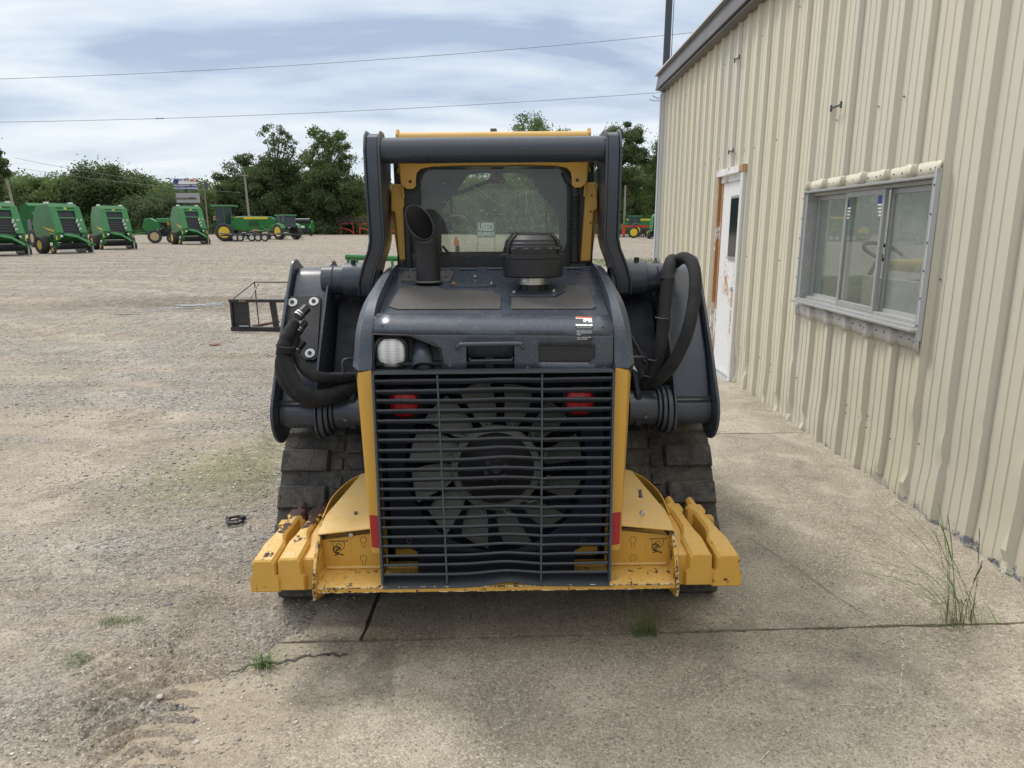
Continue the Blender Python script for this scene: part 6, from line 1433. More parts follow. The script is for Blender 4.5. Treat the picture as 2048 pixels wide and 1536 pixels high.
def lamp(px, py, d, w, h, lens, name, tilt=0.0):
    c = P(px, py, d); r = min(w, h)*0.8; m = MB()
    rings = [roundrect(c, w*1.22, h*1.22, r*1.15, y=0.03), roundrect(c, w*1.22, h*1.22, r*1.15, y=0.0), roundrect(c, w*1.06, h*1.06, r, y=-0.008), roundrect(c, w*1.02, h*1.02, r, y=0.004)]
    m.loft(rings, cap=False); hs = m.build(name, M['black'], LD, ang=40)
    m = MB(); rings = [roundrect(c, w*1.03, h*1.03, r, y=0.006), roundrect(c, w*0.98, h*0.98, r*0.95, y=-0.003), roundrect(c, w*0.8, h*0.8, r*0.78, y=-0.010), roundrect(c, w*0.4, h*0.4, r*0.38, y=-0.015), roundrect(c, w*0.08, h*0.08, r*0.07, y=-0.016)]
    m.loft(rings, cap=True); m.build('lens', lens, hs, ang=60)
    m = MB()
    for a in (35, 215, 145, 325): m.lathe([(0.004, 0), (0.004, 0.004), (0, 0.004)], c+Vector((w*1.13*math.cos(R(a))*1.05, 0, h*1.13*math.sin(R(a))*1.15)), (0, -1, 0), 6)
    m.build('screws', M['weldgrey'], hs)
    return hs
lamp(788, 710, 2.53, 0.050, 0.052, M['lensw'], 'headlight')
# camera pod
c = P(852, 738, 2.54); m = MB(); a = P(846, 690, 2.57)
m.tube([a+Vector((0, 0.02, 0.02)), (a+c)/2+Vector((0, 0.01, 0.006)), c+Vector((0, -0.012, 0.0))], [0.028, 0.036, 0.043], 18, cap=False); pod = m.build('camera_hood', M['hoodpaint'], LD)
pod.modifiers.new('s', 'SOLIDIFY').thickness = 0.003
m = MB(); m.lathe([(0.036, -0.015), (0.034, 0.0), (0.022, 0.012), (0.010, 0.016), (0, 0.016)], c+Vector((0, 0.0, -0.004)), (0, -1, 0.05), 22); m.build('rear_camera', M['black'], pod)
# handle recess, grab handle, latch
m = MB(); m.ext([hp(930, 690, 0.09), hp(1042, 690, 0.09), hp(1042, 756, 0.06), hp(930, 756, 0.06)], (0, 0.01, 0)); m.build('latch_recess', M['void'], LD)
m = MB(); m.ext([hp(938, 697, 0.018), hp(1034, 697, 0.018), hp(1032, 722, 0.05), hp(941, 722, 0.05)], (0, 0.004, 0.0)); m.build('latch_flap', M['hoodpaint'], LD, bev=0.002)
m = MB(); m.tube([hp(944, 722, 0.02), hp(946, 727, 0.016), hp(1029, 725, 0.016), hp(1031, 720, 0.02)], 0.006, 6); m.build('latch_bar', M['grey'], LD)
m = MB(); m.box(hp(984, 735, 0.05), (0.035, 0.03, 0.05)); m.box(hp(986, 746, 0.03), (0.075, 0.05, 0.008)); m.build('latch', M['black'], LD, bev=0.003)
m = MB(); m.tube([hp(921, 699, 0.004), hp(921, 697, -0.030), hp(926, 691, -0.038), hp(938, 689, -0.04), hp(1038, 687, -0.04), hp(1046, 690, -0.038), hp(1051, 696, -0.030), hp(1051, 698, 0.004)], 0.0075, 10, sm=5); m.build('grab_handle', M['grey'], LD)
# warning decal
c = hp(1173, 646, -0.0015); m = MB(); m.ext([hp(1157, 636, -0.004), hp(1189, 637, -0.004), hp(1191, 654, -0.004), hp(1157, 654, -0.004)], (0, 0.001, 0)); dec = m.build('warning_decal', M['white'], hoodp, bev=0)
m = MB(); m.ext([hp(1157, 654, -0.0045), hp(1191, 654, -0.0045), hp(1190, 684, -0.0045), hp(1158, 683, -0.0045)], (0, 0.001, 0)); m.build('decal_text_field', M['ink'], hoodp)
m = MB(); m.ext([hp(1158, 635, -0.0045), hp(1190, 636, -0.0045), hp(1190, 638, -0.0045), hp(1158, 637, -0.0045)], (0, 0.001, 0)); m.build('decal_edge', M['orange'], hoodp)
cz = hp(1174, 669, -0.005)
for k, (s_, dz_) in enumerate((('Avoid crushing injury', 0.021), ('Boom linkage moves', 0.009), ('near engine hood and', 0.003), ('frame', -0.003), ('Never stand or lean', -0.014), ('tools on loader', -0.020))):
    text(s_, M['white'], 'decal_lettering', hoodp, (cz.x-0.027, hp(1174, 669-dz_*540, -0.0055).y, cz.z+dz_), (R(90), 0, 0), 0.0064, 0.0001, 'LEFT', 0.00012)
m = MB(); q = hp(1173, 648, -0.0055)
m.tube([q+Vector((-0.025, 0, -0.004)), q+Vector((-0.012, 0, 0.002)), q+Vector((0.002, 0, 0.004)), q+Vector((0.006, 0, -0.005))], 0.0007, 4); m.ring(q+Vector((-0.008, 0, -0.006)), (0, 1, 0), 0.004, 0.0006, 12, 4); m.ring(q+Vector((0.002, 0, -0.006)), (0, 1, 0), 0.004, 0.0006, 12, 4)
m.box(q+Vector((0.012, 0, 0.006)), (0.008, 0.001, 0.004)); m.tube([q+Vector((0.012, 0, -0.002)), q+Vector((0.02, 0, 0.002))], 0.001, 4); m.tube([q+Vector((0.012, 0, -0.008)), q+Vector((0.017, 0, -0.002)), q+Vector((0.022, 0, -0.009))], 0.0012, 4)
m.build('decal_picture', M['ink'], hoodp)
# ---- hood top
zr = hoodpt(992, 631).z; dr = hoodpt(992, 631).y+D0
m = MB(); pts = []
TOPZ = lambda d: 1.322+(d-dr)*(1.455-1.322)/(3.22-dr)
hw0 = abs(hoodpt(758, 631).x)
m.ext([(-hw0, yy(dr), TOPZ(dr)-0.001), (hw0, yy(dr), TOPZ(dr)-0.001), (0.455, yy(3.24), TOPZ(3.24)), (-0.455, yy(3.24), TOPZ(3.24))], (0, 0, -0.02)); ht = m.build('hood_top', M['hoodpaint'], LD, bev=0.004)
def ontop(px, py, dz=0.0):
    t = math.atan((py+0.0157*(px-992)-768)/F)+PIT; d = 2.7
    for _ in range(12): d = (H-TOPZ(d)-dz)/math.tan(t) if math.tan(t) > 0.02 else d; d = max(2.55, min(3.3, d))
    # bisect for robustness
    lo, hi = 2.55, 3.3
    f = lambda d: (H-d*math.tan(t))-(TOPZ(d)+dz)
    for _ in range(40):
        mid = (lo+hi)/2
        if f(lo)*f(mid) <= 0: hi = mid
        else: lo = mid
    d = (lo+hi)/2; v = P(px, py, d); v.z = TOPZ(d)+dz; return v
def topsheet(pts, mat, name, th=0.004, bev=0.001, lift=0.0):
    m = MB(); m.ext([ontop(*q)+Vector((0, 0, lift)) for q in pts], (0, 0, th)); return m.build(name, mat, ht, bev=bev)
topsheet([(783, 619), (806, 577), (875, 577), (892, 585), (985, 586), (1006, 593), (1006, 622), (800, 624)], M['grip'], 'grip_mat')
topsheet([(1027, 622), (1027, 599), (1115, 599), (1133, 589), (1134, 574), (1178, 573), (1196, 617), (1190, 621)], M['grip'], 'grip_mat')
topsheet([(1022, 597), (1024, 590), (1050, 586), (1100, 586), (1134, 583), (1133, 588), (1114, 597)], M['grey'], 'intake_bracket', 0.008)
topsheet([(805, 567), (812, 549), (905, 547), (911, 551), (904, 566), (898, 569)], M['weldgrey'], 'exhaust_flange', 0.008)
topsheet([(902, 576), (906, 573), (995, 572), (997, 575), (985, 577), (915, 578)], M['grey'], 'access_strip', 0.006)
for k, (px, py) in enumerate(((824, 551), (819, 561), (898, 551), (896, 561), (953, 559), (911, 576), (987, 575), (1032, 593), (1112, 590))):
    q = ontop(px, py)+Vector((0, 0, 0.004 if k in (4,) else 0.009)); m = MB(); m.lathe([(0.0095, 0), (0.0095, 0.003), (0.0065, 0.003), (0.0065, 0.010), (0, 0.010)], q, (0, 0, 1), 6); m.build('bolt', M['steel'] if k != 5 else M['rust'], ht)
m = MB(); m.tube([(-0.45, yy(3.245), TOPZ(3.245)+0.004), (0.45, yy(3.245), TOPZ(3.245)+0.004)], 0.008, 8)
for k in range(8): x = -0.42+k*0.12; m.box((x, yy(3.245), TOPZ(3.245)+0.004), (0.05, 0.026, 0.018))
m.build('hinge', M['grey'], LD, bev=0.002)
m = MB(); m.box((0, yy(3.29), TOPZ(3.24)-0.01), (0.92, 0.07, 0.03)); m.build('cowl', M['grey'], LD, bev=0.004)
# ---- exhaust
q = ontop(862, 566)+Vector((0, 0.05, 0.004)); m = MB()
c1 = P(858, 520, 3.03); bot = Vector((q.x, yy(3.04), TOPZ(3.04)+0.004))
topc = P(848, 425, 3.0)
path = [bot, Vector((bot.x, bot.y, bot.z+0.10)), Vector((bot.x-0.002, bot.y-0.004, bot.z+0.16)), Vector((bot.x-0.012, bot.y-0.018, bot.z+0.21)), Vector((bot.x-0.026, bot.y-0.042, bot.z+0.255))]
rE = 0.052
def exhaust():
    m = MB(); n = 28; rings = []; pth = [Vector(p) for p in path]
    pth2 = catmull(pth, 5); K = len(pth2)
    for rad in (rE, rE-0.004):
        for i in range(K) if rad == rE else range(K-1, -1, -1):
            p = pth2[i]; tn = (pth2[min(i+1, K-1)]-pth2[max(i-1, 0)]).normalized(); u = Vector((1, 0, 0)); u = (u-tn*u.dot(tn)).normalized(); w = tn.cross(u)
            ring = []
            f = max(0, (i-(K-9))/8)
            for j in range(n):
                a = 2*math.pi*j/n; q_ = p+(u*math.cos(a)+w*math.sin(a))*rad
                # oblique cut : far lip higher, near lip lower
                off = (u*math.cos(a)+w*math.sin(a)); q_ = q_+tn*(f*(off.y*0.062-off.x*0.02))*1.0
                ring.append(q_)
            rings.append(ring)
    m.loft(rings, cap=False); return m
m = exhaust(); ex = m.build('exhaust_pipe', M['exh'], LD, ang=50)
m = MB(); m.cyl(path[1]+Vector((0, 0, 0.06)), path[1]+Vector((0, 0, 0.065)), rE-0.006); m.build('pipe_bore', M['void'], ex)
m = MB(); m.ring(bot+Vector((0, 0, 0.006)), (0, 0, 1), rE+0.003, 0.005, 28, 6); m.build('weld_ring', M['weldgrey'], ex)
# ---- pre-cleaner
pc = P(1070, 560, 2.95); cx_, cy_ = pc.x, yy(2.95); zb_ = 1.448; 
m = MB(); m.lathe([(0.0, 0.0), (0.119, 0.0), (0.124, 0.006), (0.127, 0.075), (0.129, 0.078), (0.129, 0.092), (0.120, 0.096), (0.0, 0.096)], (cx_, cy_, zb_), (0, 0, 1), 48); pcl = m.build('precleaner_bowl', M['black'], LD, ang=30)
m = MB(); m.lathe([(0.119, 0.094), (0.122, 0.115), (0.120, 0.125), (0.116, 0.127), (0.114, 0.138), (0.110, 0.142), (0.107, 0.152), (0.098, 0.157), (0.090, 0.166), (0.082, 0.170), (0.080, 0.177), (0.0, 0.179)], (cx_, cy_, zb_), (0, 0, 1), 48); m.build('precleaner_cap', M['black'], LD, ang=22)
m = MB()
for a in (20, 160, 215, 325): a_ = R(a); m.tube([(cx_+0.124*math.cos(a_), cy_+0.124*math.sin(a_), zb_+0.06), (cx_+0.128*math.cos(a_), cy_+0.128*math.sin(a_), zb_+0.105), (cx_+0.116*math.cos(a_), cy_+0.116*math.sin(a_), zb_+0.145), (cx_+0.088*math.cos(a_), cy_+0.088*math.sin(a_), zb_+0.172)], 0.005, 5)
m.build('cap_ribs', M['black'], pcl)
for a in (230, 255, 275, 300, 318):
    a_ = R(a); q = Vector((cx_+0.1225*math.cos(a_), cy_+0.1225*math.sin(a_), zb_+0.118)); m = MB(); m.box(q, (0.02, 0.012, 0.006), (0, 0, a_+R(90))); m.build('clip', M['weldgrey'], pcl)
m = MB(); m.lathe([(0.066, -0.030), (0.0665, -0.002), (0.06, -0.002)], (cx_, cy_, zb_), (0, 0, 1), 36); m.box((cx_-0.035, cy_-0.062, zb_-0.012), (0.02, 0.012, 0.012)); m.build('clamp_band', M['steel'], LD)
m = MB(); m.lathe([(0.070, -0.075), (0.070, -0.068), (0.060, -0.062), (0.060, -0.02), (0, -0.02)], (cx_, cy_, zb_), (0, 0, 1), 36)
for a in range(0, 360, 30): m.box((cx_+0.062*math.cos(R(a)), cy_+0.062*math.sin(R(a)), zb_-0.045), (0.006, 0.006, 0.035), (0, 0, R(a)))
m.build('intake_neck', M['black'], LD)
# ---- grille
def gpt(u, v):            # u -1..1 , v 0 bottom..1 top on grille plane
    z = 0.345+(1.135-0.345)*v; d = 2.41+(2.478-2.41)*v; return Vector((u*(0.427+0.008*v), yy(d), z))
def dent(u, v): 
    return 0.012*math.exp(-((u-0.08)/0.22)**2)*(0.3+0.7*math.exp(-(v/0.25)**2)+0.4*math.exp(-((v-0.62)/0.10)**2)) - 0.0035*math.exp(-((u-0.42)/0.07)**2)*math.exp(-((v-0.4)/0.5)**2)
gr_ = MB(); NS = 21; NU = 28
for k in range(NS):
    v = 0.045+0.925*k/(NS-1); vs = []; kj = (random.Random(k).random()-.5)*0.003
    for i in range(NU+1):
        u = -0.985+1.97*i/NU; p = gpt(u, v); p.z += dent(u, v)+kj*abs(u)*np.sign(u)+0.001*math.sin(k*2.1+u*4); p.y -= dent(u, v)*0.3
        vs += [p+Vector((0, 0.001, 0.0050)), p+Vector((0, -0.005, 0.0020)), p+Vector((0, -0.004, -0.0014)), p+Vector((0, 0.034, -0.0230)), p+Vector((0, 0.036, -0.0195))]
    gr_.add(vs, [(5*i+a, 5*i+5+a, 5*i+5+(a+1) % 5, 5*i+(a+1) % 5) for i in range(NU) for a in range(5)])
grl = gr_.build('grille', M['grille'], LD, ang=30)
m = MB()
for u in (-1, 1): 
    a, b = gpt(u, 0), gpt(u, 1.0); m.ext([a+Vector((-0.004, -0.008, 0)), a+Vector((0.004, -0.008, 0)), b+Vector((0.004, -0.008, 0)), b+Vector((-0.004, -0.008, 0))], (0, 0.06, 0))
for u in (-0.45, 0.40):
    n = 24; vs = []
    for i in range(n+1):
        p = gpt(u+(0.035*(i/n-0.5)*(-1 if u < 0 else 0.3)), i/n*0.995); p.z += dent(u, i/n)*0.5; vs += [p+Vector((-0.003, -0.004, 0)), p+Vector((0.003, -0.004, 0)), p+Vector((0.003, 0.012, 0)), p+Vector((-0.003, 0.012, 0))]
    m.add(vs, [(4*i+a, 4*i+4+a, 4*i+4+(a+1) % 4, 4*i+(a+1) % 4) for i in range(n) for a in range(4)]+[(0, 1, 2, 3), (4*n, 4*n+3, 4*n+2, 4*n+1)])
# top and bottom rails, the bottom one bent
for v, hgt, dep in ((1.0, 0.008, 0.05), (-0.022, 0.006, 0.06)):
    n = 40; vs = []
    for i in range(n+1):
        u = -1+2*i/n; p = gpt(u, v); bend = (0.017*math.exp(-((u-0.10)/0.16)**2)+0.007*math.exp(-((u-0.15)/0.4)**2))*(v < 0); p.z += bend
        vs += [p+Vector((0, -0.008, hgt)), p+Vector((0, -0.008, 0)), p+Vector((0, dep, (0.010 if v < 0 else 0))), p+Vector((0, dep, hgt+(0.014 if v < 0 else 0)))]
    m.add(vs, [(4*i+a, 4*i+4+a, 4*i+4+(a+1) % 4, 4*i+(a+1) % 4) for i in range(n) for a in range(4)])
m.build('grille_frame', M['grille'], grl, ang=30)
# ---- behind the grille : bay, shroud, fan, lamps
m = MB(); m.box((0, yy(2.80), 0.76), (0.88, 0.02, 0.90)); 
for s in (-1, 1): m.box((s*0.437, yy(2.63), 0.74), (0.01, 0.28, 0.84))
m.box((0, yy(2.475), 0.388), (0.60, 0.01, 0.10)); m.box((0, yy(2.65), 1.165), (0.86, 0.26, 0.01)); m.box((0, yy(2.66), 0.315), (0.86, 0.24, 0.01)); m.build('cooling_bay', M['void'], LD)  # low front board is black, put in as shade behind the slats
fc = P(993, 940, 2.64)
m = MB(); n = 48; ri, ro = 0.365, 0.375; vs = []
for i in range(n):
    a = 2*math.pi*i/n; c_, s_ = math.cos(a), math.sin(a); k = 1/max(abs(c_)/0.425, abs(s_)/0.40)
    vs += [(fc.x+ri*c_, yy(2.665), fc.z+ri*s_), (fc.x*0+c_*min(k, 0.56), yy(2.63), fc.z+s_*min(k, 0.56)), (fc.x+ri*c_, yy(2.74), fc.z+ri*s_)]
m.add(vs, [f for i in range(n) for f in ((3*i, 3*i+1, (3*i+4) % (3*n), (3*i+3) % (3*n)), (3*i+2, 3*i, (3*i+3) % (3*n), (3*i+5) % (3*n)))]); m.build('fan_shroud', M['shroud'], LD)
m = MB()
for i in range(30): m.box((0, yy(2.775), 0.42+i*0.024), (0.8, 0.012, 0.006))
for i in range(36): m.box((-0.4+i*0.0228, yy(2.77), 0.76), (0.004, 0.02, 0.74))
m.build('radiator_core', M['black'], LD)
m = MB()
for i in range(12):
    a0 = 2*math.pi*(i+0.3)/12; pts = []
    def bp(r, a, dy): return Vector((fc.x+r*math.cos(a), yy(2.66)+dy, fc.z+r*math.sin(a)))
    rows_ = []
    for r_i, wa, sw in ((0.175, 0.12, -0.02), (0.215, 0.19, 0.01), (0.29, 0.19, 0.05), (0.345, 0.17, 0.09)):
        rows_.append([bp(r_i, a0-wa+sw, 0.040), bp(r_i, a0+sw, 0.014), bp(r_i, a0+wa+sw, -0.020)])
    vs = [p for r_ in rows_ for p in r_]+[p+Vector((0, 0.004, 0)) for r_ in rows_ for p in r_]; nn_ = 12
    fs = []
    for a in range(3):
        for b in range(2): k = a*3+b; fs += [(k, k+1, k+4, k+3), (nn_+k, nn_+k+3, nn_+k+4, nn_+k+1)]
    per = [0, 1, 2, 5, 8, 11, 10, 9, 6, 3]; fs += [(per[i_], per[(i_+1) % 10], nn_+per[(i_+1) % 10], nn_+per[i_]) for i_ in range(10)]
    m.add(vs, fs)
    m.tube([bp(0.16, a0-0.1, 0.0), bp(0.20, a0+0.05, -0.008), bp(0.215, a0+0.2, -0.01)], 0.006, 5)
m.lathe([(0.150, 0.02), (0.152, -0.02), (0.172, -0.012), (0.175, 0.0), (0.165, 0.01)], (fc.x, yy(2.65), fc.z), (0, 1, 0), 48)
m.ring((fc.x, yy(2.645), fc.z), (0, 1, 0), 0.172, 0.007, 48, 6)
fan = m.build('cooling_fan', M['fan'], LD, ang=40)
m = MB(); m.lathe([(0.150, 0.0), (0.148, 0.018), (0.06, 0.024), (0.045, 0.03), (0.0, 0.032)], (fc.x, yy(2.665), fc.z), (0, -1, 0), 40); hub = m.build('fan_hub', plain('fan_hub_dark', (0.022, 0.020, 0.021), 0.5), LD)
m = MB()
for a in (20, 80, 140, 200, 265, 320): m.lathe([(0.009, 0), (0.009, 0.006), (0, 0.006)], (fc.x+0.042*math.cos(R(a)), yy(2.637), fc.z+0.042*math.sin(R(a))), (0, -1, 0), 8)
m.lathe([(0.02, 0), (0.018, 0.01), (0, 0.012)], (fc.x, yy(2.636), fc.z), (0, -1, 0), 20); m.build('hub_bolts', M['weldgrey'], hub)
lamp(812, 812, 2.545, 0.053, 0.050, M['lensr'], 'tail_light'); lamp(1163, 806, 2.545, 0.053, 0.050, M['lensr'], 'tail_light')
for s in (-1, 1):
    m = MB(); m.xz([(s*0.405, 0.358), (s*0.405, 0.392), (s*0.345, 0.392), (s*0.285, 0.358)], yy(2.60), yy(2.61)); m.build('lower_mount', M['yel'], LD)
    p = P(992+s*174, 1085, 2.60); m = MB(); m.ring(p, (0, 1, 0), 0.010, 0.003, 16, 5); m.build('washer', M['weldgrey'], LD)
# ---- cab
m = MB(); m.box((0, yy(3.34), 1.44), (0.86, 0.03, 0.20)); m.build('cab_lower_panel', M['black'], LD)
CZ0 = P(992, 517, 3.3).z; CZ1 = P(992, 332, 3.3).z
def ringplate(outer, inner, y, th, mat, name, parent=LD, bev=0.0):
    # outer/inner: same-length point lists (x,z)
    n = len(outer); m = MB()
    for yq in (y, y+th): m.v += [(a, yq, b) for a, b in outer]+[(a, yq, b) for a, b in inner]
    for i in range(n):
        j = (i+1) % n; m.f += [(i, j, n+j, n+i), (2*n+i, 3*n+i, 3*n+j, 2*n+j), (i, 2*n+i, 2*n+j, j), (n+i, n+j, 3*n+j, 3*n+i)]
    m.m = [0]*len(m.f); return m.build(name, mat, parent, ang=30, bev=bev)
def loop2(pts, n=64):   # resample closed outline uniformly by angle from its centre
    cx = sum(p[0] for p in pts)/len(pts); cz = sum(p[1] for p in pts)/len(pts); out = []
    for k in range(n):
        a = 2*math.pi*k/n+0.01; dx, dz = math.cos(a), math.sin(a); best = None
        for i in range(len(pts)):
            x1, z1 = pts[i][0]-cx, pts[i][1]-cz; x2, z2 = pts[(i+1) % len(pts)][0]-cx, pts[(i+1) % len(pts)][1]-cz
            den = dx*(z2-z1)-dz*(x2-x1)
            if abs(den) < 1e-9: continue
            t = (x1*(z2-z1)-z1*(x2-x1))/den; u = (x1*dz-z1*dx)/den
            if t > 0 and -1e-6 <= u <= 1+1e-6 and (best is None or t > best): best = t
        out.append((cx+dx*best, cz+dz*best))
    return out
def rr2(x, z0, z1, r, n=6):
    pts = []
    for (sx, zc_, sz, a0) in ((1, z1, -1, 0), (-1, z1, -1, 90), (-1, z0, 1, 180), (1, z0, 1, 270)):
        for k in range(n+1): a = R(a0+90*k/n); pts.append((sx*(x-r)+r*math.cos(a), zc_+sz*r+r*math.sin(a)))
    return pts
# dark rear frame round the window
outer = loop2([(-0.44, CZ0-0.05), (0.44, CZ0-0.05), (0.43, CZ1+0.05), (-0.43, CZ1+0.05)]); inner = loop2(rr2(0.335, CZ0, CZ1-0.005, 0.075))
ringplate(outer, inner, yy(3.31), 0.05, M['black'], 'rear_window_frame')
m = MB(); m.ext([(a, yy(3.325), b) for a, b in inner], (0, 0.005, 0)); rg = m.build('rear_window', M['cabglass'], LD)
# blackened border sheet of the glass, shaped like the door opening
pg = [(643, 0)]; f = lambda px, py, d=3.335: (P(px, py, d).x, P(px, py, d).z)
hole = [f(884, 512), (f(1116, 512)), f(1117, 470), f(1116, 440), f(1108, 415), f(1092, 398), f(1078, 386), f(1068, 370), f(1056, 356), f(1040, 350), f(975, 350), f(945, 353), f(930, 362), f(918, 384), f(900, 402), f(888, 418), f(882, 440), f(882, 480)]
hol = loop2(hole)
ringplate([(a*0.995, b) for a, b in loop2(rr2(0.335, CZ0, CZ1-0.005, 0.075))], hol, yy(3.338), 0.004, M['tint'], 'window_border', rg) if False else None
# scratches and scuffs on the glass
M['scratch'] = plain('glass_scuff', (0.62, 0.64, 0.60), 0.8)
m = MB(); r_ = random.Random(21)
def scr(pts, w): m.tube([P(a, b, 3.322) for a, b in pts], w, 3, sm=4)
scr([(1058, 426), (1064, 418), (1073, 415), (1078, 434), (1094, 430)], 0.0012)
scr([(949, 375), (975, 392), (1005, 415)], 0.0009); scr([(1055, 385), (1057, 410), (1055, 428)], 0.0013); scr([(963, 420), (966, 426), (972, 421)], 0.0012)
scr([(904, 436), (920, 434), (934, 437)], 0.0016); scr([(1102, 425), (1098, 440), (1103, 450), (1094, 466)], 0.0010); scr([(1066, 436), (1068, 450), (1069, 464)], 0.0010)
scr([(1077, 456), (1085, 453), (1091, 460)], 0.0010); scr([(1028, 436), (1044, 452), (1060, 470)], 0.0007); scr([(1063, 392), (1075, 405), (1085, 415)], 0.0007)
for k in range(70):
    a, b = 890+220*r_.random(), 358+130*r_.random(); l = 2+9*r_.random()**2; an = r_.random()*3.1; scr([(a, b), (a+l*math.cos(an), b+l*math.sin(an)*0.7)], 0.0005+0.0008*r_.random()**2)
m.build('scuff_marks', M['scratch'], rg)
# yellow structure: rear gussets, posts, roof tube
def cabpost():
    m = MB(); out = [P(787, 372, 3.34), P(806, 332, 3.34), P(806, 327, 3.34)]
    pts = [(784, 430), (786, 385), (797, 366), (806, 366), (838, 379), (838, 340), (850, 332), (850, 326), (805, 326)]
    return m
def yz_poly(pts, d, th):
    q = [P(a, b, d) for a, b in pts]; m = MB(); m.ext(q, (0, th, 0)); return m
m = yz_poly([(785, 425), (786, 388), (790, 372), (806, 372), (811, 400), (812, 420), (822, 530), (801, 530), (793, 430)], 3.30, 0.05)
both('cab_post', m, M['yel'], bev=0.006)
m = MB(); m.ext([P(785, 425, 3.35), P(786, 388, 3.35), P(790, 372, 3.35), P(796, 372, 3.35), P(808, 540, 3.35), P(800, 540, 3.35)], (0, 0.9, 0)); both('cab_side_frame', m, M['yel'], bev=0.004)
# arch plate under the dark tube
zt_ = P(992, 322, 3.27).z; arch = []
for s in (1,):
    A = [f(993, 333.5, 3.27), f(930, 334, 3.27), f(868, 337, 3.27), f(846, 342, 3.27), f(838, 350, 3.27), f(836, 362, 3.27), f(836, 376, 3.27), f(830, 382, 3.27), f(818, 382, 3.27), f(809, 376, 3.27), f(805, 366, 3.27), f(804, 326, 3.27), f(804, 300, 3.27), f(993, 300, 3.27)]
m = MB(); m.ext([(a, yy(3.27), b) for a, b in A], (0, 0.014, 0)); 
B2 = [(-a, b) for a, b in A][::-1]; m.ext([(a, yy(3.27), b) for a, b in B2], (0, 0.014, 0)); m.build('rear_arch_plate', M['yel'], LD, bev=0.003)
m = MB(); m.tube([(P(803, 320, 3.28)).lerp(P(803, 320, 3.28), 0), P(811, 400, 3.285)], 0.006, 6); both('weld_seam', m, M['yel'])
m = MB(); p = P(825, 367, 3.262); m.lathe([(0.007, 0), (0.0, 0.001)], p, (0, -1, 0), 10); both('bolt_hole', m, M['ink'])
m = MB()
for (a, b) in ((797, 392), (799, 424), (800, 447)): m.lathe([(0.0045, 0), (0.0, 0.001)], P(1984-a, b, 3.297), (0, -1, 0), 10)
m.build('rivet_holes', M['ink'], LD)
zr_ = P(992, 275, 3.34).z; a, b = P(808, 276, 3.34), P(1180, 276, 3.34)
m = MB(); m.tube([(-0.436, yy(3.36), zr_-0.008), (0.436, yy(3.36), zr_-0.008)], 0.030, 16); m.build('roof_rear_tube', M['yeldust'], LD)
m = MB(); m.yz([(yy(3.33), zr_-0.16), (yy(3.33), zr_+0.01), (yy(3.35), zr_+0.034), (yy(3.37), zr_+0.036), (yy(3.41), zr_+0.02), (yy(3.45), zr_-0.02), (yy(3.45), zr_-0.16)], 0.430, 0.442); both('roof_lift_ear', m, M['yel'], bev=0.003)
m = MB(); m.yz([(yy(3.36), zr_+0.0), (yy(4.15), zr_+0.02), (yy(4.3), zr_-0.03), (yy(4.3), zr_-0.08), (yy(3.36), zr_-0.06)], -0.44, 0.44); m.build('cab_roof', M['grey'], LD, bev=0.01)
m = MB(); m.box((0.0, yy(3.40), zr_+0.03), (0.03, 0.03, 0.02)); m.build('roof_bolt', M['weldgrey'], LD, bev=0.004)
# cab interior
m = MB(); m.box((0, yy(3.85), 1.05), (0.86, 0.95, 0.03)); m.build('cab_floor', M['black'], LD)
for s in (-1, 1):
    m = MB(); m.box((s*0.445, yy(3.40), 1.70), (0.03, 0.10, 0.66)); m.box((s*0.445, yy(4.24), 1.60), (0.03, 0.12, 0.86)); m.box((s*0.445, yy(3.8), 1.2), (0.02, 0.95, 0.35)); m.box((s*0.445, yy(3.8), 1.98), (0.02, 0.95, 0.12)); m.build('cab_side_wall', M['black'], LD)
    m = MB()
    for k in range(7): m.box((s*0.447, yy(3.48)+k*0.115, 1.65), (0.008, 0.03, 0.60))
    m.box((s*0.447, yy(3.82), 1.55), (0.008, 0.8, 0.02)); m.box((s*0.447, yy(3.82), 1.75), (0.008, 0.8, 0.02)); m.build('side_screen', M['black'], LD)
# front door frame, the opening seen through the rear glass
FD = 4.22; g2 = lambda px, py: (P(px, py, FD).x, P(px, py, FD).z)
hole2 = [g2(880, 512), g2(1116, 512), g2(1117, 460), g2(1114, 438), g2(1104, 418), g2(1088, 400), g2(1075, 384), g2(1066, 366), g2(1052, 352), g2(1036, 347), g2(965, 348), g2(936, 352), g2(926, 366), g2(914, 386), g2(896, 404), g2(886, 420), g2(881, 440)]
o2 = loop2([(-0.47, 1.25), (0.47, 1.25), (0.47, 2.05), (-0.47, 2.05)]); h2 = loop2(hole2)
ringplate(o2, h2, yy(FD), 0.04, M['black'], 'front_door_frame')
m = MB(); m.ext([(a, yy(FD)+0.018, b) for a, b in h2], (0, 0.005, 0)); m.build('front_glass', mk_glass('front_door_glass', (0.88, 0.92, 0.88), 0.0, 0.10, 0.0), LD)
m = MB(); m.ext([(a, yy(FD)-0.02, b) for a, b in [g2(982, 342), g2(1006, 342), g2(1006, 356), g2(1011, 364), g2(1009, 371), g2(976, 371), g2(974, 366), g2(982, 354)]], (0, -0.05, 0)); m.build('mirror_like_fitting', plain('dull_red_brown', (0.12, 0.035, 0.03), 0.6), LD, bev=0.006)  # red-brown mirror-like piece at the top of the opening, no lamp
m = MB(); m.tube([P(910, 392, 4.1), P(985, 362, 4.1)], 0.012, 6); m.tube([P(903, 440, 4.1), P(902, 395, 4.1)], 0.008, 6); m.tube([P(884, 495, 4.0), P(905, 520, 4.0)], 0.008, 6); m.build('wiper', M['black'], LD)
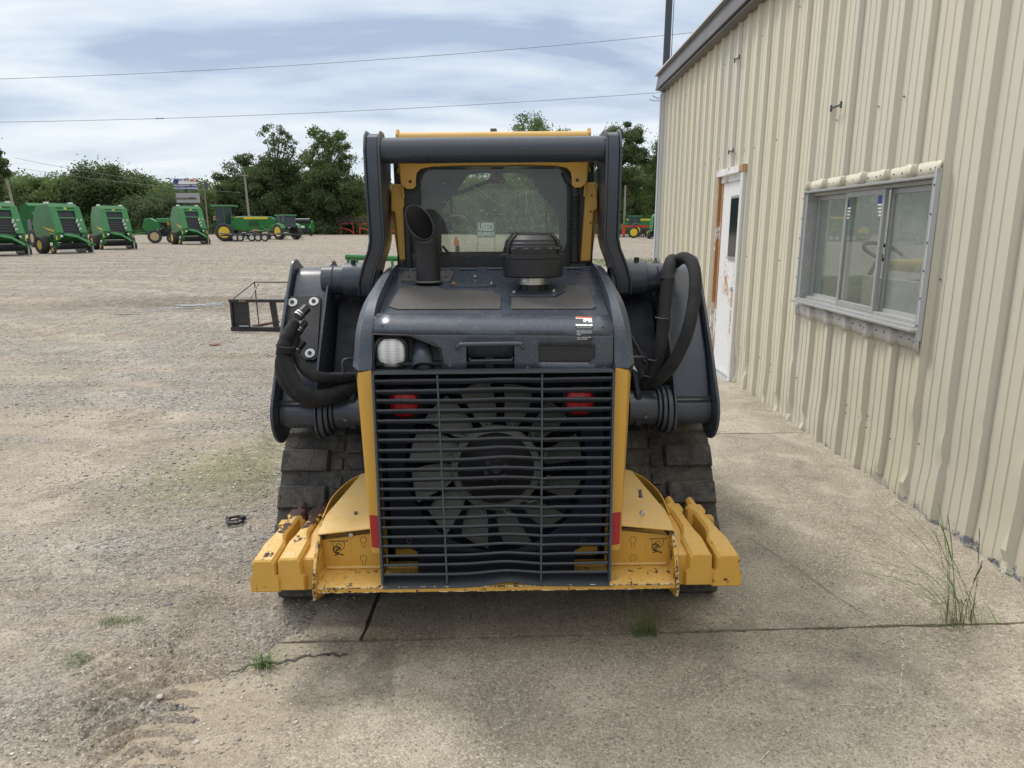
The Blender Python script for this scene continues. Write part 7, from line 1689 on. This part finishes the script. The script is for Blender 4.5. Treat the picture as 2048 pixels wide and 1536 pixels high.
for (a, b, c_, e) in ((880, 430, 905, 470),):
    m = MB(); m.ext([P(a-2, b+2, 4.0), P(c_-6, b, 4.0), P(c_+2, e, 4.0), P(a-2, e, 4.0)], (0, 0.03, 0)); m.build('display', M['black'], LD, bev=0.004)
m = MB(); m.box((0, yy(3.62), 1.30), (0.50, 0.10, 0.30)); m.build('seat_back', M['black'], LD, bev=0.03)
m = MB()
for k in range(34): z = CZ0-0.02+k*0.0088; m.ring((P(1153, 450, 3.30).x, yy(3.285)+0.0, z), (0, 0, 1), 0.0165, 0.0045, 12, 5)
m.build('corrugated_hose', M['black'], LD)
m = MB(); x = P(1153, 450, 3.30).x; m.tube([(x, yy(3.285), CZ0-0.03), (x, yy(3.285), CZ0+0.28), (x-0.03, yy(3.30), CZ0+0.34), (x-0.05, yy(3.31), CZ0+0.38)], 0.0155, 10, sm=4); m.box((x+0.01, yy(3.28), CZ0-0.04), (0.07, 0.05, 0.015)); m.build('hose_core', M['black'], LD)
m = MB(); m.yz([(yy(3.30), 1.36), (yy(3.30), 1.52), (yy(3.34), 1.58), (yy(3.36), 1.36)], -0.455, -0.36); m.box((-0.40, yy(3.30), 1.60), (0.03, 0.04, 0.30)); m.build('washer_bottle', M['black'], LD, bev=0.01)
# ---- uprights (links)
ax_ = lambda px, py, d: abs(P(px, py, d).x)
def link():
    m = MB()
    # centreline in (x,z) ; depth range from y0 to y1
    st = [(0.515, 2.015, 3.12, 3.24), (0.515, 2.035, 3.15, 3.27), (0.515, 1.93, 3.10, 3.44), (0.517, 1.80, 3.12, 3.42), (0.521, 1.62, 3.17, 3.36), (0.535, 1.555, 3.19, 3.36), (0.572, 1.485, 3.21, 3.42), (0.598, 1.42, 3.22, 3.44), (0.608, 1.37, 3.25, 3.42)]
    st = [(0.512, 2.045, 3.16, 3.22), (0.512, 2.03, 3.125, 3.27), (0.512, 1.97, 3.10, 3.38), (0.513, 1.80, 3.11, 3.36), (0.516, 1.60, 3.15, 3.34), (0.528, 1.555, 3.165, 3.35), (0.560, 1.485, 3.18, 3.38), (0.585, 1.41, 3.19, 3.42), (0.592, 1.35, 3.22, 3.40), (0.594, 1.33, 3.27, 3.35)]
    hw = 0.026
    rings = [[(x-hw, yy(a), z), (x+hw, yy(a), z), (x+hw, yy(b), z), (x-hw, yy(b), z)] for x, z, a, b in st]; m.loft(rings)
    return m, st
lm, st = link(); la, lb = both('lift_link', lm, M['grey'], bev=0.006, ang=50)
for s in (-1, 1):
    m = MB()
    for off in (-0.030, 0.030):
        rg_ = []
        for x, z, a, b in st: rg_.append([(x+off-0.005, yy(a)-0.008, z), (x+off+0.005, yy(a)-0.008, z), (x+off+0.005, yy(b)+0.008, z), (x+off-0.005, yy(b)+0.008, z)])
        rg_[0] = [(p[0], p[1], p[2]+0.012) for p in rg_[0]]; m.loft(rg_)
    m = m if s > 0 else m.mirror(); m.build('side_plate', M['grey'], lb if s > 0 else la, bev=0.003, ang=50)
zc = P(992, 304, 3.15).z
m = MB(); n_ = 20; m.tube([(-0.485, yy(3.165), zc+0.004), (0.485, yy(3.165), zc+0.004)], 0.054, 24); m.build('link_cross_tube', M['tube'], LD)
m = MB()
for s in (-1, 1): m.tube([(s*0.478, yy(3.165), zc+0.004), (s*0.486, yy(3.165), zc+0.004)], 0.060, 24); m.tube([(s*0.54, yy(3.22), 1.985), (s*0.556, yy(3.22), 1.985)], 0.028, 16)
m.build('link_pin', M['grey'], LD, bev=0.002)
m = MB(); 
for (a, b) in ((0.53, 0.56), (0.62, 0.66)): pass
m.lathe([(0.086, 0), (0.086, 0.022), (0.064, 0.024), (0.058, 0.004), (0.0, 0.004)], (0.553, yy(3.29), 1.40), (-1, 0, 0), 26); both('pivot_cap', m, M['tube'], bev=0.002)
# upper pivot tube to boom
m = MB(); m.tube([(0.60, yy(3.30), 1.415), (0.70, yy(3.30), 1.415)], 0.080, 26); m.tube([(0.70, yy(3.30), 1.415), (0.80, yy(3.30), 1.415)], 0.066, 26); m.tube([(0.745, yy(3.30), 1.415), (0.752, yy(3.30), 1.415)], 0.070, 26); both('upper_pivot', m, M['tube'], bev=0.004)
m = MB(); m.tube([(0.655, yy(3.28), 1.485), (0.655, yy(3.28), 1.51)], 0.012, 8); both('grease_nipple', m, M['black'])
# ---- boom arms
UP = (3.36, 1.43); LOq = (3.0, 0.86)
def lobe(cy, cz, r, a0, a1, n=10): return [(cy+r*math.cos(R(a0+(a1-a0)*k/n)), cz+r*math.sin(R(a0+(a1-a0)*k/n))) for k in range(n+1)]
side_in = lobe(2.985, 0.865, 0.118, 300, 150, 12)+[(3.01, 1.12), (3.20, 1.36)]+lobe(3.37, 1.425, 0.080, 150, 50, 6)+[(3.60, 1.40), (4.5, 1.20), (5.1, 0.85), (5.2, 0.45), (5.02, 0.35), (4.92, 0.6), (4.3, 1.0), (3.55, 1.12), (3.2, 0.86)]
outp = lobe(2.985, 0.865, 0.135, 300, 150, 12)+[(2.99, 1.11), (3.18, 1.35)]+lobe(3.36, 1.425, 0.088, 150, 50, 6)+[(3.62, 1.41), (4.5, 1.21), (5.1, 0.87), (5.2, 0.45), (5.02, 0.35), (4.9, 0.62), (4.3, 1.0), (3.6, 1.10), (3.2, 0.84)]
core = [(2.955, 0.80), (2.93, 0.86), (3.04, 1.09), (3.225, 1.345), (3.30, 1.435), (3.36, 1.468), (3.42, 1.470), (3.60, 1.38), (4.5, 1.18), (5.05, 0.86), (5.12, 0.45), (5.04, 0.38), (4.94, 0.62), (4.3, 1.02), (3.55, 1.14), (3.2, 0.90), (3.05, 0.79)]
m = MB(); m.yz([(yy(a), b) for a, b in core], 0.775, 0.935); ba, bb_ = both('boom_arm', m, M['tube'], bev=0.012, seg=3)
for s in (-1, 1):
    par = ba if s < 0 else bb_
    m = MB(); m.yz([(yy(a), b) for a, b in outp], 0.936, 0.950); (m if s > 0 else m.mirror()).build('outer_plate', M['tube'], par, bev=0.004)
    m = MB(); m.yz([(yy(a), b) for a, b in side_in], 0.762, 0.774); (m if s > 0 else m.mirror()).build('inner_plate', M['tube'], par, bev=0.004)
    m = MB(); m.box((0.855, yy(2.935), 0.925), (0.155, 0.02, 0.006)); (m if s > 0 else m.mirror()).build('weld_seam', M['black'], par)
# rounded bottom of the box
m = MB(); m.tube([(0.775, yy(2.99), 0.86), (0.935, yy(2.99), 0.86)], 0.066, 24); both('boom_end_roll', m, M['tube'], bev=0.003)
# lower pivot
m = MB(); m.tube([(0.575, yy(2.98), 0.872), (0.70, yy(2.98), 0.872)], 0.076, 28); both('lower_pivot', m, M['tube'], bev=0.005)
m = MB(); m.lathe([(0.068, 0.0), (0.068, 0.003), (0.0, 0.003)], (0.574, yy(2.98), 0.872), (-1, 0, 0), 24); lq = both('pivot_bore', m, M['void'])
m = MB(); m.lathe([(0.018, 0), (0.018, 0.012), (0, 0.012)], (0.568, yy(2.97), 0.872), (-1, 0, 0), 6); m.lathe([(0.008, 0), (0.008, 0.006), (0, 0.006)], (0.645, yy(2.905), 0.85), (0, -1, 0), 8); both('pin_bolt', m, M['weldgrey'])
m = MB(); m.tube([(0.70, yy(2.98), 0.872), (0.716, yy(2.98), 0.872)], 0.086, 28); m.tube([(0.718, yy(2.98), 0.868), (0.736, yy(2.98), 0.868)], 0.098, 28); m.tube([(0.738, yy(2.98), 0.862), (0.760, yy(2.98), 0.862)], 0.106, 28); both('pivot_collar', m, M['grey'], bev=0.004)
m = MB(); m.yz([(yy(2.92), 0.80), (yy(3.3), 0.78), (yy(3.3), 1.25), (yy(3.05), 1.05), (yy(2.92), 0.95)], 0.60, 0.63); m.yz([(yy(3.16), 0.82), (yy(3.12), 0.98), (yy(3.30), 1.28), (yy(3.36), 1.35), (yy(3.9), 1.30), (yy(3.9), 0.82)], 0.505, 0.745); both('tower_shade_fill', m, M['void'], bev=0.01)  # tower plate plus a black block standing in for shade in the gap
m = MB(); m.cyl((0.66, yy(3.05), 0.95), (0.68, yy(4.3), 1.30), 0.045, n=16); m.cyl((0.66, yy(3.4), 1.05), (0.68, yy(4.8), 1.35), 0.028, n=12); both('lift_cylinder', m, M['black'])
m = MB(); m.box((0, yy(5.0), 0.62), (1.55, 0.10, 0.10)); m.build('boom_cross_tube', M['tube'], LD, bev=0.01)
m = MB(); m.xz([(-0.55, 0.25), (-0.55, 0.7), (0.55, 0.7), (0.55, 0.25)], yy(5.06), yy(5.12)); m.build('quick_coupler', M['grey'], LD, bev=0.01)
# ---- left coupler plate, fittings and hoses
nv = Vector((0, -0.80, 0.60))
def onface(px, py, off=0.0, mir=False):       # ray to the sloping rear face of the boom box
    lo, hi = 2.8, 3.5
    def fz(d):   # plane through (3.04,1.09),(3.225,1.345)
        return 1.09+(d-3.04)*(1.345-1.09)/(3.225-3.04)
    for _ in range(40):
        mid = (lo+hi)/2
        if (P(px, py, lo).z-fz(lo))*(P(px, py, mid).z-fz(mid)) <= 0: hi = mid
        else: lo = mid
    return P(px, py, (lo+hi)/2)+nv*off
pn = Vector((0, -0.81, 0.586))
m = MB(); m.ext([onface(a, b, 0.004) for a, b in ((573, 601), (641, 598), (646, 603), (638, 722), (632, 728), (604, 727), (601, 700), (572, 640))], pn*0.012); cp = m.build('hose_mount_plate', M['black'], ba, bev=0.003)
for (px, py) in ((590, 614), (632, 612), (624, 715)):
    c = onface(px, py, 0.018); m = MB(); m.lathe([(0.0215, 0), (0.0215, 0.003), (0.008, 0.003)], c, pn, 28); m.build('washer', M['white'], LD)
    m = MB(); m.lathe([(0.0095, 0.003), (0.0095, 0.010), (0.005, 0.010), (0.005, 0.017), (0, 0.017)], c, pn, 6); m.build('bolt', M['weldgrey'], LD)
def hose(pts, r, name='hydraulic_hose', mat='hose', sm=7, n=14, jit=0.03, seed=1):
    rr = random.Random(seed); m = MB(); path = catmull([P(*q) if len(q) == 3 else q for q in pts], sm); K = len(path)
    m.tube(path, [(r if isinstance(r, float) else r[0]+(r[1]-r[0])*min(1, i/(K*0.35)))*(1+jit*(2*rr.random()-1)) for i in range(K)], n); return m.build(name, M[mat], LD, ang=70)
for (pa, pb) in (((612, 626, 2.98), (588, 650, 2.93)), ((607, 655, 2.99), (592, 675, 2.95)), ((603, 694, 2.96), (590, 712, 2.94))):
    a, b = P(*pa), P(*pb); u = (b-a).normalized(); m = MB(); m.tube([a-u*0.02, a+u*0.02], 0.020, 6); m.tube([a+u*0.02, a+u*0.045], 0.022, 6); f1 = m.build('hose_fitting', M['black'], LD, bev=0.002, ang=25)
    m = MB(); m.tube([a+u*0.022, a+u*0.028], 0.0235, 16); m.tube([a+u*0.034, a+u*0.040], 0.0235, 16); m.build('fitting_ring', M['steel'], f1)
hose([(594, 650, 2.93), (584, 668, 2.90), (574, 690, 2.88), (571, 708, 2.86), (578, 740, 2.84), (596, 778, 2.82), (625, 797, 2.82), (660, 797, 2.86), (700, 782, 2.95), (745, 768, 3.05)], (0.024, 0.032), seed=1, jit=0.05)
hose([(594, 678, 2.94), (584, 695, 2.90), (570, 720, 2.87), (568, 748, 2.87), (580, 775, 2.86), (606, 798, 2.86), (640, 805, 2.88), (690, 790, 2.96), (740, 775, 3.05)], (0.022, 0.031), seed=2, jit=0.05)
hose([(590, 708, 2.94), (600, 725, 2.90), (618, 748, 2.86), (645, 760, 2.86), (680, 760, 2.92), (735, 758, 3.02)], (0.018, 0.024), seed=3)
m = MB(); c = P(575, 704, 2.86); m.tube([c+Vector((0.004, 0, 0.014)), c+Vector((0.0, 0, -0.010))], 0.038, 18); m.build('hose_strap', M['hose'], LD)
m = MB(); m.tube([P(690, 752, 2.9), P(688, 728, 2.9), P(700, 722, 2.92), P(735, 722, 3.0)], 0.007, 6, sm=3); m.build('hose_guide', M['grey'], LD)
# right side hoses
hose([(1290, 770, 2.96), (1305, 748, 2.92), (1319, 712, 2.90), (1328, 660, 2.94), (1334, 600, 3.02), (1339, 550, 3.12), (1344, 523, 3.22), (1350, 520, 3.35)], 0.027, seed=4)
hose([(1296, 768, 2.96), (1320, 758, 2.90), (1350, 725, 2.86), (1378, 665, 2.88), (1392, 600, 2.96), (1394, 550, 3.06), (1385, 523, 3.14), (1368, 516, 3.20), (1352, 527, 3.26)], 0.027, seed=5)
m = MB(); c = P(1338, 560, 3.09); m.tube([c+Vector((0, 0, 0.012)), c+Vector((0, 0, -0.012))], 0.0325, 18); m.build('hose_strap', M['black'], LD)
for (a, b, d) in ((1310, 720, 2.91), (1300, 752, 2.93), (1325, 636, 2.95)):
    c = P(a, b, d); m = MB(); m.tube([c+Vector((-0.028, -0.018, 0.003)), c+Vector((0.0, -0.032, 0)), c+Vector((0.028, -0.015, -0.003))], 0.003, 5); m.tube([c+Vector((0.0, -0.032, 0)), c+Vector((0.004, -0.045, 0.014))], 0.002, 4); m.build('cable_tie', M['weldgrey'], LD)
m = MB(); m.tube([P(1256, 730, 2.9), P(1258, 718, 2.9), P(1290, 716, 2.92), P(1302, 730, 2.95), P(1306, 760, 3.0)], 0.006, 6, sm=3); m.build('hose_guide', M['grey'], LD)
m = MB(); m.tube([P(1256, 662, 3.1), P(1272, 690, 3.05), P(1292, 728, 2.98)], 0.010, 6); m.build('brake_line', M['black'], LD)
m = MB(); m.ext([P(1264, 722, 2.93), P(1277, 745, 2.93), P(1266, 738, 2.93)], (0, 0.002, 0)); m.build('paper_tag', M['white'], LD)

# small fixings and seams that break up the panels
for s_ in (-1, 1):
    for (x, d, z) in ((0.486, 2.60, 1.352), (0.478, 2.78, 1.412)):
        pass
m = MB(); m.tube([hp(756, 672, -0.0005), hp(1228, 672, -0.0005)], 0.0012, 4); m.build('panel_crease', M['black'], hoodp)
for (px, py) in ((770, 655), (1212, 655), (905, 735), (1060, 738), (1215, 738)):
    m = MB(); m.lathe([(0.005, 0), (0.005, 0.0015), (0.003, 0.003), (0, 0.003)], hp(px, py, -0.001), (0, -1, 0.1), 10); m.build('screw', M['weldgrey'], hoodp)
for q in ((560, 842), (1424, 836)):
    pass
